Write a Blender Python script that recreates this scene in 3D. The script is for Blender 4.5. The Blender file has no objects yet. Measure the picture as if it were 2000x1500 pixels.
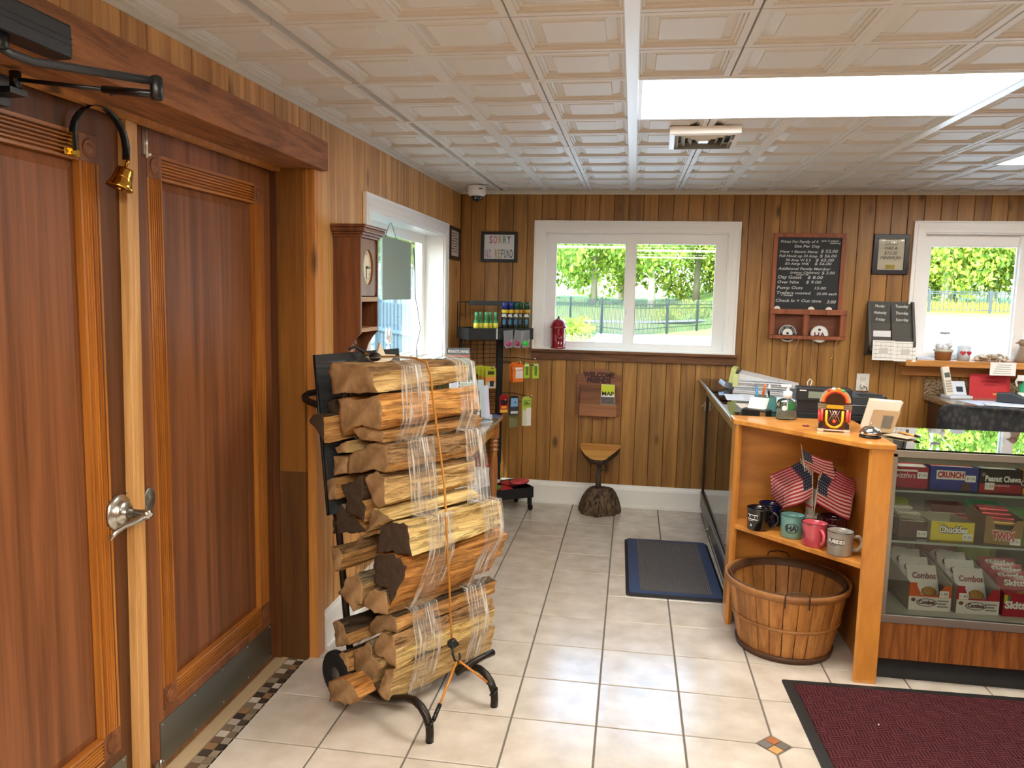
import bpy, bmesh, math, random
from mathutils import Vector, Matrix, Euler
PI = math.pi
D = math.radians
rnd = random.Random(11)
SC = bpy.context.scene
COL = SC.collection

# ------------------------------------------------------------------ camera, sky, sun, exposure
cam = bpy.data.cameras.new('camera')
camo = bpy.data.objects.new('camera', cam)
COL.objects.link(camo)
cam.sensor_fit = 'HORIZONTAL'
cam.sensor_width = 36.0
cam.lens = 36.0 * 1505.69 / 2000.0
cam.clip_start = 0.05
cam.clip_end = 500
_yaw, _pit, _rol = 0.1519086, 0.1161503, -0.0216734
_f = Vector((-math.sin(_yaw) * math.cos(_pit), math.cos(_yaw) * math.cos(_pit), -math.sin(_pit)))
_r = Vector((math.cos(_yaw), math.sin(_yaw), 0))
_d = _f.cross(_r)
_c, _s = math.cos(_rol), math.sin(_rol)
_r2 = _r * _c + _d * _s
_d2 = _d * _c - _r * _s
camo.matrix_world = Matrix(((_r2.x, -_d2.x, -_f.x, 1.2582), (_r2.y, -_d2.y, -_f.y, -5.5933), (_r2.z, -_d2.z, -_f.z, 1.5359), (0, 0, 0, 1)))
SC.camera = camo

SKY_STRENGTH, SUN_STRENGTH, LAMP_STRENGTH, EXPOSURE = 1.7, 11.0, 12.5, 0.72
world = bpy.data.worlds.new('sky')
SC.world = world
world.use_nodes = True
_nt = world.node_tree
_sky = _nt.nodes.new('ShaderNodeTexSky')
_sky.sky_type = 'NISHITA'
_sky.sun_disc = False
_sky.sun_elevation = D(48)
_sky.sun_rotation = D(200)
_sky.air_density = 1.0
_sky.dust_density = 2.0
_nt.links.new(_sky.outputs[0], _nt.nodes['Background'].inputs[0])
_nt.nodes['Background'].inputs[1].default_value = SKY_STRENGTH
sun = bpy.data.lights.new('sun', 'SUN')
sun.energy = SUN_STRENGTH
sun.angle = D(0.6)
sun.color = (1, 0.97, 0.92)
suno = bpy.data.objects.new('sun', sun)
suno.rotation_euler = (D(38), 0, D(-25))   # high sun behind the building, falling on the yard and trees
COL.objects.link(suno)
vs = SC.view_settings
vs.view_transform = 'Standard'
vs.look = 'None'
vs.gamma = 1
vs.use_curve_mapping = False
vs.exposure = EXPOSURE

# ------------------------------------------------------------------ materials
def srgb(c):
    if isinstance(c, str):
        c = tuple(int(c[i:i + 2], 16) / 255 for i in (0, 2, 4))
    return tuple((x / 12.92 if x <= .04045 else ((x + .055) / 1.055) ** 2.4) for x in c) + (1,)

_mc = {}
def newmat(name):
    m = bpy.data.materials.new(name)
    m.use_nodes = True
    return m, m.node_tree.nodes, m.node_tree.links, m.node_tree.nodes['Principled BSDF']

def M(hexc, rough=.5, metal=0, spec=.5, coat=0, em=0, bump=0, bs=60, trans=0, noise=0, ns=8):
    key = (hexc, rough, metal, spec, coat, em, bump, bs, trans, noise, ns)
    if key in _mc:
        return _mc[key]
    m, N, Lk, P = newmat('paint_' + hexc)
    col = srgb(hexc)
    P.inputs['Base Color'].default_value = col
    P.inputs['Roughness'].default_value = rough
    P.inputs['Metallic'].default_value = metal
    P.inputs['Specular IOR Level'].default_value = spec
    P.inputs['Coat Weight'].default_value = coat
    P.inputs['Transmission Weight'].default_value = trans
    if em:
        P.inputs['Emission Color'].default_value = col
        P.inputs['Emission Strength'].default_value = em
    if bump or noise:
        tc = N.new('ShaderNodeTexCoord')
        nz = N.new('ShaderNodeTexNoise')
        nz.inputs['Scale'].default_value = bs if bump else ns
        nz.inputs['Detail'].default_value = 4
        Lk.new(tc.outputs['Object'], nz.inputs['Vector'])
        if bump:
            b = N.new('ShaderNodeBump')
            b.inputs['Strength'].default_value = bump
            b.inputs['Distance'].default_value = .01
            Lk.new(nz.outputs['Fac'], b.inputs['Height'])
            Lk.new(b.outputs[0], P.inputs['Normal'])
        if noise:
            mx = N.new('ShaderNodeHueSaturation')
            mx.inputs['Color'].default_value = col
            mr = N.new('ShaderNodeMapRange')
            mr.inputs[3].default_value = 1 - noise
            mr.inputs[4].default_value = 1 + noise
            Lk.new(nz.outputs['Fac'], mr.inputs[0])
            Lk.new(mr.outputs[0], mx.inputs['Value'])
            Lk.new(mx.outputs[0], P.inputs['Base Color'])
    _mc[key] = m
    return m

def wood(name, a, b, axis='Z', sc=9, rough=.4, knots=0, var=.12, bump=.08, stretch=.05, coat=0, spec=.5, hue=.0, dist=1.2, cracks=0):
    m, N, Lk, P = newmat(name)
    tc = N.new('ShaderNodeTexCoord'); oi = N.new('ShaderNodeObjectInfo')
    sc3 = N.new('ShaderNodeVectorMath'); sc3.operation = 'SCALE'; sc3.inputs[0].default_value = (37, 53, 71)
    Lk.new(oi.outputs['Random'], sc3.inputs['Scale'])
    ad = N.new('ShaderNodeVectorMath'); ad.operation = 'ADD'
    Lk.new(tc.outputs['Object'], ad.inputs[0]); Lk.new(sc3.outputs[0], ad.inputs[1])
    mp = N.new('ShaderNodeMapping')
    s = [sc, sc, sc]; s['XYZ'.index(axis)] = sc * stretch
    mp.inputs['Scale'].default_value = s
    Lk.new(ad.outputs[0], mp.inputs['Vector'])
    n1 = N.new('ShaderNodeTexNoise'); n1.inputs['Scale'].default_value = 1; n1.inputs['Detail'].default_value = 5; n1.inputs['Distortion'].default_value = dist
    n2 = N.new('ShaderNodeTexNoise'); n2.inputs['Scale'].default_value = 9; n2.inputs['Detail'].default_value = 3
    Lk.new(mp.outputs[0], n1.inputs['Vector']); Lk.new(mp.outputs[0], n2.inputs['Vector'])
    mixf = N.new('ShaderNodeMath'); mixf.operation = 'MULTIPLY_ADD'; mixf.inputs[1].default_value = .35
    Lk.new(n2.outputs['Fac'], mixf.inputs[0]); Lk.new(n1.outputs['Fac'], mixf.inputs[2])
    rp = N.new('ShaderNodeValToRGB')
    rp.color_ramp.elements[0].position = .45; rp.color_ramp.elements[0].color = srgb(a)
    rp.color_ramp.elements[1].position = .85; rp.color_ramp.elements[1].color = srgb(b)
    Lk.new(mixf.outputs[0], rp.inputs[0])
    out = rp.outputs[0]
    if knots:
        kp = N.new('ShaderNodeMapping')
        ks = [1, 1, 1]; ks['XYZ'.index(axis)] = .45
        kp.inputs['Scale'].default_value = ks
        Lk.new(ad.outputs[0], kp.inputs['Vector'])
        vo = N.new('ShaderNodeTexVoronoi'); vo.inputs['Scale'].default_value = knots
        Lk.new(kp.outputs[0], vo.inputs['Vector'])
        kr = N.new('ShaderNodeValToRGB')
        kr.color_ramp.elements[0].position = .05; kr.color_ramp.elements[0].color = (.09, .09, .09, 1)
        kr.color_ramp.elements[1].position = .15; kr.color_ramp.elements[1].color = (1, 1, 1, 1)
        Lk.new(vo.outputs['Distance'], kr.inputs[0])
        mm = N.new('ShaderNodeMix'); mm.data_type = 'RGBA'; mm.blend_type = 'MULTIPLY'; mm.inputs[0].default_value = .8
        Lk.new(out, mm.inputs[6]); Lk.new(kr.outputs[0], mm.inputs[7]); out = mm.outputs[2]
    hgt_ = mixf.outputs[0]
    if cracks:
        cp = N.new('ShaderNodeMapping'); cs3 = [sc * 2.6] * 3; cs3['XYZ'.index(axis)] = sc * stretch * 2.2
        cp.inputs['Scale'].default_value = cs3
        Lk.new(ad.outputs[0], cp.inputs['Vector'])
        cn = N.new('ShaderNodeTexNoise'); cn.inputs['Scale'].default_value = 1; cn.inputs['Detail'].default_value = 6; cn.inputs['Roughness'].default_value = .65; cn.inputs['Distortion'].default_value = 1.2
        Lk.new(cp.outputs[0], cn.inputs['Vector'])
        cr = N.new('ShaderNodeValToRGB')
        cr.color_ramp.elements[0].position = .33; cr.color_ramp.elements[0].color = (.22, .16, .10, 1)
        cr.color_ramp.elements[1].position = .50; cr.color_ramp.elements[1].color = (1, 1, 1, 1)
        Lk.new(cn.outputs['Fac'], cr.inputs[0])
        mm = N.new('ShaderNodeMix'); mm.data_type = 'RGBA'; mm.blend_type = 'MULTIPLY'; mm.inputs[0].default_value = cracks
        Lk.new(out, mm.inputs[6]); Lk.new(cr.outputs[0], mm.inputs[7]); out = mm.outputs[2]
        ha = N.new('ShaderNodeMath'); ha.operation = 'ADD'
        Lk.new(mixf.outputs[0], ha.inputs[0]); Lk.new(cr.outputs[0], ha.inputs[1]); hgt_ = ha.outputs[0]
    hs = N.new('ShaderNodeHueSaturation')
    mr = N.new('ShaderNodeMapRange'); mr.inputs[3].default_value = 1 - var; mr.inputs[4].default_value = 1 + var
    wn = N.new('ShaderNodeTexWhiteNoise'); wn.noise_dimensions = '1D'
    Lk.new(oi.outputs['Random'], wn.inputs['W'])
    Lk.new(wn.outputs['Value'], mr.inputs[0]); Lk.new(mr.outputs[0], hs.inputs['Value']); Lk.new(out, hs.inputs['Color'])
    Lk.new(hs.outputs[0], P.inputs['Base Color'])
    P.inputs['Roughness'].default_value = rough
    P.inputs['Coat Weight'].default_value = coat
    P.inputs['Specular IOR Level'].default_value = spec
    bp = N.new('ShaderNodeBump'); bp.inputs['Strength'].default_value = bump; bp.inputs['Distance'].default_value = .01
    Lk.new(hgt_, bp.inputs['Height']); Lk.new(bp.outputs[0], P.inputs['Normal'])
    return m

def glass(name, tint='ffffff', refl=1.0, rough=0.0):
    m = bpy.data.materials.new(name); m.use_nodes = True
    N, Lk = m.node_tree.nodes, m.node_tree.links
    N.remove(N['Principled BSDF'])
    t = N.new('ShaderNodeBsdfTransparent'); t.inputs[0].default_value = srgb(tint)
    g = N.new('ShaderNodeBsdfGlossy'); g.inputs['Roughness'].default_value = rough
    fr = N.new('ShaderNodeFresnel'); fr.inputs[0].default_value = 1.5
    mu = N.new('ShaderNodeMath'); mu.operation = 'MULTIPLY'; mu.inputs[1].default_value = refl
    mx = N.new('ShaderNodeMixShader')
    Lk.new(fr.outputs[0], mu.inputs[0]); Lk.new(mu.outputs[0], mx.inputs[0])
    Lk.new(t.outputs[0], mx.inputs[1]); Lk.new(g.outputs[0], mx.inputs[2])
    Lk.new(mx.outputs[0], N['Material Output'].inputs[0])
    return m

# ------------------------------------------------------------------ mesh builder
class B:
    def __init__(s):
        s.v = []; s.f = []; s.mi = []; s.sm = []; s.t = None
    def add(s, vs, fs, mi=0, sm=False):
        o = len(s.v)
        for p in vs:
            p = Vector(p)
            s.v.append(s.t @ p if s.t else p)
        for f in fs:
            s.f.append([i + o for i in f]); s.mi.append(mi); s.sm.append(sm)
        return s
    def box(s, x0, y0, z0, x1, y1, z1, mi=0):
        x0, x1 = min(x0, x1), max(x0, x1); y0, y1 = min(y0, y1), max(y0, y1); z0, z1 = min(z0, z1), max(z0, z1)
        return s.add([(x0, y0, z0), (x1, y0, z0), (x1, y1, z0), (x0, y1, z0), (x0, y0, z1), (x1, y0, z1), (x1, y1, z1), (x0, y1, z1)],
                     [(0, 3, 2, 1), (4, 5, 6, 7), (0, 1, 5, 4), (1, 2, 6, 5), (2, 3, 7, 6), (3, 0, 4, 7)], mi)
    def frame(s, put, a0, a1, c0, c1, wl, wr, wb, wt):
        """four bars round a rectangle, butted so that no faces coincide; put(a0, a1, c0, c1) adds one bar"""
        if wt: put(a0, a1, c1 - wt, c1)
        if wb: put(a0, a1, c0, c0 + wb)
        if wl: put(a0, a0 + wl, c0 + wb, c1 - wt)
        if wr: put(a1 - wr, a1, c0 + wb, c1 - wt)
        return s
    def prism(s, poly, z0, z1, mi=0, mi_side=None, sm=False):
        n = len(poly)
        s.add([(x, y, z0) for x, y in poly] + [(x, y, z1) for x, y in poly], [tuple(range(n - 1, -1, -1)), tuple(range(n, 2 * n))], mi)
        o = len(s.v) - 2 * n
        for i in range(n):
            j = (i + 1) % n
            s.f.append([o + i, o + j, o + n + j, o + n + i]); s.mi.append(mi if mi_side is None else mi_side); s.sm.append(sm)
        return s
    def lathe(s, prof, n=20, c=(0, 0, 0), mi=0, sm=True, cap=True):
        vs = []; fs = []
        for r, z in prof:
            for i in range(n):
                a = 2 * PI * i / n
                vs.append((c[0] + r * math.cos(a), c[1] + r * math.sin(a), c[2] + z))
        for k in range(len(prof) - 1):
            for i in range(n):
                j = (i + 1) % n
                fs.append((k * n + i, k * n + j, (k + 1) * n + j, (k + 1) * n + i))
        s.add(vs, fs, mi, sm)
        if cap and prof[0][0] > 1e-5: s.f.append([len(s.v) - len(vs) + i for i in range(n - 1, -1, -1)]); s.mi.append(mi); s.sm.append(False)
        if cap and prof[-1][0] > 1e-5: s.f.append([len(s.v) - n + i for i in range(n)]); s.mi.append(mi); s.sm.append(False)
        return s
    def tube(s, pts, r, n=8, mi=0, cap=True, flat=1.0):
        pts = [Vector(p) for p in pts]
        rs = r if isinstance(r, (list, tuple)) else [r] * len(pts)
        vs = []; fs = []; up = None
        for k, p in enumerate(pts):
            t = (pts[min(k + 1, len(pts) - 1)] - pts[max(k - 1, 0)]).normalized()
            if up is None:
                up = t.orthogonal().normalized()
            up = (up - t * up.dot(t)).normalized()
            sd = t.cross(up)
            for i in range(n):
                a = 2 * PI * i / n
                vs.append(p + (up * math.cos(a) * flat + sd * math.sin(a)) * rs[k])
        for k in range(len(pts) - 1):
            for i in range(n):
                j = (i + 1) % n
                fs.append((k * n + i, k * n + j, (k + 1) * n + j, (k + 1) * n + i))
        if cap:
            fs.append(tuple(range(n - 1, -1, -1))); fs.append(tuple((len(pts) - 1) * n + i for i in range(n)))
        t0 = len(s.f)
        s.add(vs, fs, mi, True)
        return s
    def sphere(s, c, r, n=12, m=8, mi=0):
        r3 = r if isinstance(r, (tuple, list)) else (r, r, r)
        vs = [(c[0], c[1], c[2] - r3[2])]; fs = []
        for k in range(1, m):
            a = -PI / 2 + PI * k / m
            for i in range(n):
                b = 2 * PI * i / n
                vs.append((c[0] + r3[0] * math.cos(a) * math.cos(b), c[1] + r3[1] * math.cos(a) * math.sin(b), c[2] + r3[2] * math.sin(a)))
        vs.append((c[0], c[1], c[2] + r3[2])); L = len(vs) - 1
        for i in range(n):
            j = (i + 1) % n
            fs.append((0, 1 + j, 1 + i)); fs.append((L, 1 + (m - 2) * n + i, 1 + (m - 2) * n + j))
            for k in range(m - 2):
                fs.append((1 + k * n + i, 1 + k * n + j, 1 + (k + 1) * n + j, 1 + (k + 1) * n + i))
        return s.add(vs, fs, mi, True)
    def mesh(s, name, mats, bev=0):
        me = bpy.data.meshes.new(name)
        me.from_pydata([tuple(p) for p in s.v], [], s.f)
        for m in (mats if isinstance(mats, (list, tuple)) else [mats]):
            me.materials.append(m)
        me.polygons.foreach_set('material_index', s.mi)
        me.polygons.foreach_set('use_smooth', s.sm)
        if bev:
            bm = bmesh.new(); bm.from_mesh(me)
            bmesh.ops.remove_doubles(bm, verts=bm.verts, dist=1e-6)
            es = [e for e in bm.edges if len(e.link_faces) == 2 and e.calc_face_angle(0) > .6]
            bmesh.ops.bevel(bm, geom=es, offset=bev, segments=2, affect='EDGES', profile=.6, clamp_overlap=True)
            bm.to_mesh(me); bm.free()
        me.update()
        return me

def link(name, data, parent=None, loc=None, rot=None):
    o = bpy.data.objects.new(name, data)
    COL.objects.link(o)
    if parent: o.parent = parent
    if loc is not None: o.location = loc
    if rot is not None: o.rotation_euler = rot
    return o

def obj(name, b, mats, parent=None, loc=None, rot=None, bev=0):
    return link(name, b.mesh(name, mats, bev), parent, loc, rot)

def tag(o, label, cat, group=None):
    o['label'] = label; o['category'] = cat
    if group: o['group'] = group
    return o

def thing(name, label, cat, loc=(0, 0, 0), rot=(0, 0, 0), group=None):
    o = link(name, None, None, loc, rot)
    o.empty_display_size = .05
    return tag(o, label, cat, group)

def struct(name, b, mats, parent=None, loc=None, rot=None, bev=0):
    o = obj(name, b, mats, parent, loc, rot, bev)
    if not parent: o['kind'] = 'structure'
    return o

def dup(root, loc, rot=None, label=None):
    r = root.copy(); COL.objects.link(r); r.location = loc
    if rot is not None: r.rotation_euler = rot
    if label: r['label'] = label
    for ch in list(root.children):
        c = ch.copy(); COL.objects.link(c); c.parent = r
        for g in list(ch.children):
            d = g.copy(); COL.objects.link(d); d.parent = c
    return r

BACK = (D(90), 0, 0)          # writing that faces the room from the back wall
LEFT = (D(90), 0, D(90))      # writing that faces the room from the left wall
_tc = {}
def txt(s, size, parent, loc, rot, mat, w=None, align='CENTER', shear=0, bold=0, name='lettering', gap=1.0):
    cu = bpy.data.curves.new('t', 'FONT')
    cu.body = s; cu.size = size; cu.align_x = align; cu.align_y = 'CENTER'; cu.shear = shear; cu.offset = bold
    cu.resolution_u = 2; cu.space_line = gap
    o = bpy.data.objects.new('t', cu)
    COL.objects.link(o)
    dg = bpy.context.evaluated_depsgraph_get()
    me = bpy.data.meshes.new_from_object(o.evaluated_get(dg))
    bpy.data.objects.remove(o)
    if w and len(me.vertices):
        xs = [v.co.x for v in me.vertices]
        k = w / max(1e-6, max(xs) - min(xs))
        for v in me.vertices: v.co.x *= k
    me.materials.clear(); me.materials.append(mat)
    return link(name, me, parent, loc, rot)

# shared materials
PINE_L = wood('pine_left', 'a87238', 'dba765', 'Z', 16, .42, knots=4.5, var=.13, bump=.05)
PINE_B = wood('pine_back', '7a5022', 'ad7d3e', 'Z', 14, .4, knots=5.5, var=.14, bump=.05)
ROUGH = wood('rough_sawn', '6b3f1e', 'a3683a', 'Y', 26, .75, var=.08, bump=.5, stretch=.12)
ROUGHX = wood('rough_sawn_sill', '4f3019', '7d5232', 'X', 26, .75, var=.08, bump=.5, stretch=.12)
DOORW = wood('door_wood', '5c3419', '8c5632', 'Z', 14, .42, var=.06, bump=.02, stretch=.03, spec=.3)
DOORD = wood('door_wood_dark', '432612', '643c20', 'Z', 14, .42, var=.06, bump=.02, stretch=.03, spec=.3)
FIR = wood('fir_molding', '8a4d1a', 'b8752f', 'Z', 30, .3, var=.08, bump=.02, stretch=.03, coat=.15)
OAK = wood('oak_strip', 'b07c42', 'd6a566', 'Z', 40, .5, var=.05, stretch=.04)
JAMB = wood('jamb_wood', '6a4118', '94622a', 'Z', 12, .35, var=.1, knots=0, bump=.03)
CASING = wood('casing_wood', 'a06528', 'cc8c46', 'Z', 14, .4, knots=4, var=.08)
CLOCKW = wood('clock_oak', '5b321a', '8c5630', 'Z', 22, .4, var=.05, bump=.1)
HONEY = wood('honey_birch', 'b27030', 'd6923f', 'Z', 6, .3, var=.04, bump=.02, coat=.25, stretch=.2)
HONEYI = wood('honey_birch_inner', 'a86c2e', 'c98a3f', 'X', 6, .35, var=.04, bump=.02, stretch=.2)
TABLEW = wood('table_maple', '9a6a3c', 'c39560', 'Y', 18, .25, var=.05, bump=.02, coat=.4)
TURNED = wood('turned_leg', '8d5426', 'b9793e', 'Z', 18, .3, var=.05, bump=.02, coat=.3)
REDWOOD = wood('redwood', '7a3f22', 'a55c37', 'Z', 18, .5, var=.05)
WALNUTL = wood('laminate_walnut', '5c3014', '9a5f2c', 'Z', 22, .4, var=.02, bump=0, stretch=.08, dist=2.5)
WHITE = M('f4f3f0', .35, spec=.5)
CREAM = M('d9d5c9', .4)
BLACK = M('0d0d0e', .35)
BLACKM = M('17181a', .55)
RUBBER = M('101010', .8)
STEEL = M('b9b6ac', .28, 1)
BRUSH = M('8c8d83', .42, 1)
ALU = M('b4b3ac', .4, .9)
BRASS = M('c89a3c', .22, 1)
PAPER = M('eceae4', .7)
INK = M('2a2a2c', .7)
BRONZE = M('33291f', .4, .7)
CLEAR = glass('clear_glass', 'f4fbf8')
PANE = glass('window_pane', 'f2f8f5', .7)
# ------------------------------------------------------------------ room shell
CT = .0125
def cz(y): return 2.270 + CT * y

_pk = {}
def plank_mesh(w, h, mat):
    k = (round(w, 4), round(h, 3), mat.name)
    if k not in _pk:
        b = B()
        t, e, q = .0, .003, .008
        pr = [(0, .03), (0, q), (e, t), (w - e, t), (w, q), (w, .03)]
        vs = [(x, y, 0) for x, y in pr] + [(x, y, h) for x, y in pr]
        n = 6
        b.add(vs, [(i, i + 1, n + i + 1, n + i) for i in range(5)] + [(0, 1, 2, 3, 4, 5)[::-1], tuple(range(6, 12))])
        _pk[k] = b.mesh('plank', mat)
    return _pk[k]

def planks(wall, a0, a1, start, step, z0, z1, holes, mat, place, rot):
    k = math.floor((a0 - start) / step)
    while start + k * step < a1 - 1e-4:
        p0, p1 = max(a0, start + k * step), min(a1, start + (k + 1) * step)
        k += 1
        if p1 - p0 < .012: continue
        segs = [(p0, p1, z0, z1)]
        for (h0, h1, hz0, hz1) in holes:
            ns = []
            for (s0, s1, t0, t1) in segs:
                if s1 <= h0 or s0 >= h1 or t1 <= hz0 or t0 >= hz1:
                    ns.append((s0, s1, t0, t1)); continue
                if t0 < hz0: ns.append((s0, s1, t0, hz0))
                if t1 > hz1: ns.append((s0, s1, hz1, t1))
                m0, m1 = max(t0, hz0), min(t1, hz1)
                if s0 < h0: ns.append((s0, h0, m0, m1))
                if s1 > h1: ns.append((h1, s1, m0, m1))
            segs = ns
        for (s0, s1, t0, t1) in segs:
            if s1 - s0 < .006 or t1 - t0 < .01: continue
            o = link('plank', plank_mesh(s1 - s0, t1 - t0, mat), wall, place(s0, t0), rot)

def hole_boxes(b, a0, a1, z0, z1, holes, put):
    """wall boxes around rectangular openings"""
    xs = sorted({a0, a1, *[h[0] for h in holes], *[h[1] for h in holes]})
    xs = [x for x in xs if a0 <= x <= a1]
    for i in range(len(xs) - 1):
        c = (xs[i] + xs[i + 1]) / 2
        zz = z0
        for h in sorted([h for h in holes if h[0] < c < h[1]], key=lambda h: h[2]):
            if h[2] > zz: put(b, xs[i], xs[i + 1], zz, h[2])
            zz = max(zz, h[3])
        if zz < z1: put(b, xs[i], xs[i + 1], zz, z1)

H1 = (.612, 1.912, 1.15, 1.995)         # back wall, window with the sliding sashes
H3 = (3.165, 4.46, 1.165, 2.01)         # back wall, window over the desk
HL = (-2.02, -.515, 1.10, 1.925)        # left wall window
HD = (-4.62, -2.665, -.1, 2.03)        # doorway
BKW = M('5a3c1e', .8)
b = B()
hole_boxes(b, -.2, 6.2, -.2, 2.5, [H1, H3], lambda b, x0, x1, z0, z1: b.box(x0, .012, z0, x1, .16, z1))
wall_back = struct('wall_back', b, BKW)
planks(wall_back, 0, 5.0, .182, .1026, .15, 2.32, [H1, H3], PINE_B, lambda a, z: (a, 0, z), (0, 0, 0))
b = B()
hole_boxes(b, -8.2, -2.3, -.2, 2.5, [HD], lambda b, y0, y1, z0, z1: b.box(-.30, y0, z0, -.012, y1, z1))
hole_boxes(b, -2.3, .16, -.2, 2.5, [HL], lambda b, y0, y1, z0, z1: b.box(-.15, y0, z0, -.012, y1, z1))
wall_left = struct('wall_left', b, BKW)
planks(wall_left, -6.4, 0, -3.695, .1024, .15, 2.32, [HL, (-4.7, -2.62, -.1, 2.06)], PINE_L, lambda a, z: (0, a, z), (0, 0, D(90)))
b = B().box(6.2, -8.2, -.2, 6.35, .16, 2.5)
wall_right = struct('wall_right', b, PINE_B)
b = B().box(-.16, -8.35, -.2, 6.35, -8.2, 2.5)
wall_rear = struct('wall_rear', b, PINE_L)

# floor: grout bed, tiles, mosaic, threshold
GROUT = M('6f675c', .85)
m, N, Lk, P = newmat('floor_tile')
tc = N.new('ShaderNodeTexCoord'); oi = N.new('ShaderNodeObjectInfo')
sc3 = N.new('ShaderNodeVectorMath'); sc3.operation = 'SCALE'; sc3.inputs[0].default_value = (31, 17, 5)
Lk.new(oi.outputs['Random'], sc3.inputs['Scale'])
ad = N.new('ShaderNodeVectorMath'); Lk.new(tc.outputs['Object'], ad.inputs[0]); Lk.new(sc3.outputs[0], ad.inputs[1])
n1 = N.new('ShaderNodeTexNoise'); n1.inputs['Scale'].default_value = 9; n1.inputs['Detail'].default_value = 6
n2 = N.new('ShaderNodeTexNoise'); n2.inputs['Scale'].default_value = 24; n2.inputs['Detail'].default_value = 4
Lk.new(ad.outputs[0], n1.inputs[0]); Lk.new(ad.outputs[0], n2.inputs[0])
rp = N.new('ShaderNodeValToRGB')
rp.color_ramp.elements[0].position = .3; rp.color_ramp.elements[0].color = srgb('bdb2a0')
rp.color_ramp.elements[1].position = .7; rp.color_ramp.elements[1].color = srgb('d6cdbe')
Lk.new(n1.outputs['Fac'], rp.inputs[0])
Lk.new(rp.outputs[0], P.inputs['Base Color'])
P.inputs['Roughness'].default_value = .2
P.inputs['Specular IOR Level'].default_value = .6
mr = N.new('ShaderNodeMapRange'); mr.inputs[3].default_value = .10; mr.inputs[4].default_value = .26
Lk.new(n2.outputs['Fac'], mr.inputs[0]); Lk.new(mr.outputs[0], P.inputs['Roughness'])
bp = N.new('ShaderNodeBump'); bp.inputs['Strength'].default_value = .12; bp.inputs['Distance'].default_value = .004
Lk.new(n2.outputs['Fac'], bp.inputs['Height']); Lk.new(bp.outputs[0], P.inputs['Normal'])
TILE = m
b = B().box(-.2, -8.3, -.2, 6.3, .16, -.004)
floor = struct('floor', b, GROUT)
TS = .3081
def tile_mesh(cut=None):
    g, c, h = .0034, .0015, TS - .0034
    pts = [(g, g), (h, g), (h, h), (g, h)]
    if cut is not None:
        out = []
        for i, p in enumerate(pts):
            if i == cut:
                k = .058
                prv, nx = pts[i - 1], pts[(i + 1) % 4]
                q = lambda t: (p[0] + k * (1 if t[0] > p[0] else -1 if t[0] < p[0] else 0), p[1] + k * (1 if t[1] > p[1] else -1 if t[1] < p[1] else 0))
                out += [q(prv), q(nx)]
            else: out.append(p)
        pts = out
    cx = cy = TS / 2
    b = B(); n = len(pts)
    inn = [(x + (c if x < cx else -c), y + (c if y < cy else -c)) for x, y in pts]
    b.add([(x, y, -.02) for x, y in pts] + [(x, y, -c) for x, y in pts] + [(x, y, 0) for x, y in inn],
          [tuple(2 * n + i for i in range(n))] + [(k * n + i, k * n + (i + 1) % n, (k + 1) * n + (i + 1) % n, (k + 1) * n + i) for k in range(2) for i in range(n)])
    return b.mesh('floor_tile', TILE)
tm = tile_mesh()
DX, DY = .880 + 3 * TS, -.498 - 8 * TS
for c in range(-3, 11):
    for r in range(-1, 17):
        x, y = .880 + c * TS, -.498 - r * TS
        cut = None
        for k, (ax, ay) in enumerate([(0, 0), (TS, 0), (TS, TS), (0, TS)]):
            if abs(x + ax - DX) < .01 and abs(y + ay - DY) < .01: cut = k
        link('floor_tile', tm if cut is None else tile_mesh(cut), floor, (x, y, 0))
a = .0385
for (dx, dy, cc) in [(0, a / 1.414 + .001, 'a8693f'), (-a / 1.414 - .001, 0, '77706c'), (a / 1.414 + .001, 0, '6d675f'), (0, -a / 1.414 - .001, 'c69a62')]:
    b = B().box(-a / 2 + .001, -a / 2 + .001, -.02, a / 2 - .001, a / 2 - .001, 0)
    obj('inlay_tile', b, M(cc, .4, noise=.15, ns=30), floor, (DX + dx, DY + dy, 0), (0, 0, D(45)), bev=.001)
mc = ['3b3028', '4a3d31', '8d7e68', 'b3a593', '6a5340', '453a30', '9a8f7e', '7a6a55', '8e6c4c']
mm = {}
for i in range(2):
    for j in range(44):
        key = rnd.choice(mc)
        if j % 2 == i: key = rnd.choice(['3b3028', '4a3d31', '453a30', '6a5340', '7a6a55'])
        else: key = rnd.choice(['8d7e68', 'b3a593', '9a8f7e', 'c2b6a4', '8e6c4c', '5a4836'])
        if key not in mm:
            mm[key] = B().box(.001, .001, -.02, .0365, .0365, 0).mesh('mosaic_tile', M(key, .35, noise=.2, ns=30), .001)
        link('mosaic_tile', mm[key], floor, (-.107 + i * .038, -2.704 - j * .038, 0))
b = B().box(-.175, -4.62, -.02, -.110, -2.665, .003)
struct('trim_1', b, M('b39c78', .5, noise=.1, ns=14), bev=.002)['kind'] = 'structure'

# ceiling: slab, coffered panels, runners
CEIL = M('d9d6d0', .55, spec=.4)
b = B().box(-.2, -8.6, .028, 6.4, .2, .2)
ceiling = struct('ceiling', b, CEIL, loc=(0, 0, 2.270), rot=(math.atan(CT), 0, 0))
P1 = .3048
b = B()
rings = [(.1505, .028), (.1505, .004), (.1495, 0), (.130, 0), (.1285, .006), (.122, .006), (.120, .013), (.114, .015), (.112, .019), (.084, .009), (.082, .006)]
vs = []; fs = []
for h, z in rings:
    vs += [(-h, -h, z), (h, -h, z), (h, h, z), (-h, h, z)]
for k in range(len(rings) - 1):
    for i in range(4):
        j = (i + 1) % 4
        fs.append((k * 4 + j, k * 4 + i, (k + 1) * 4 + i, (k + 1) * 4 + j))
L0 = (len(rings) - 1) * 4
fs.append((L0 + 3, L0 + 2, L0 + 1, L0))
b.add(vs, fs)
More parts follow.
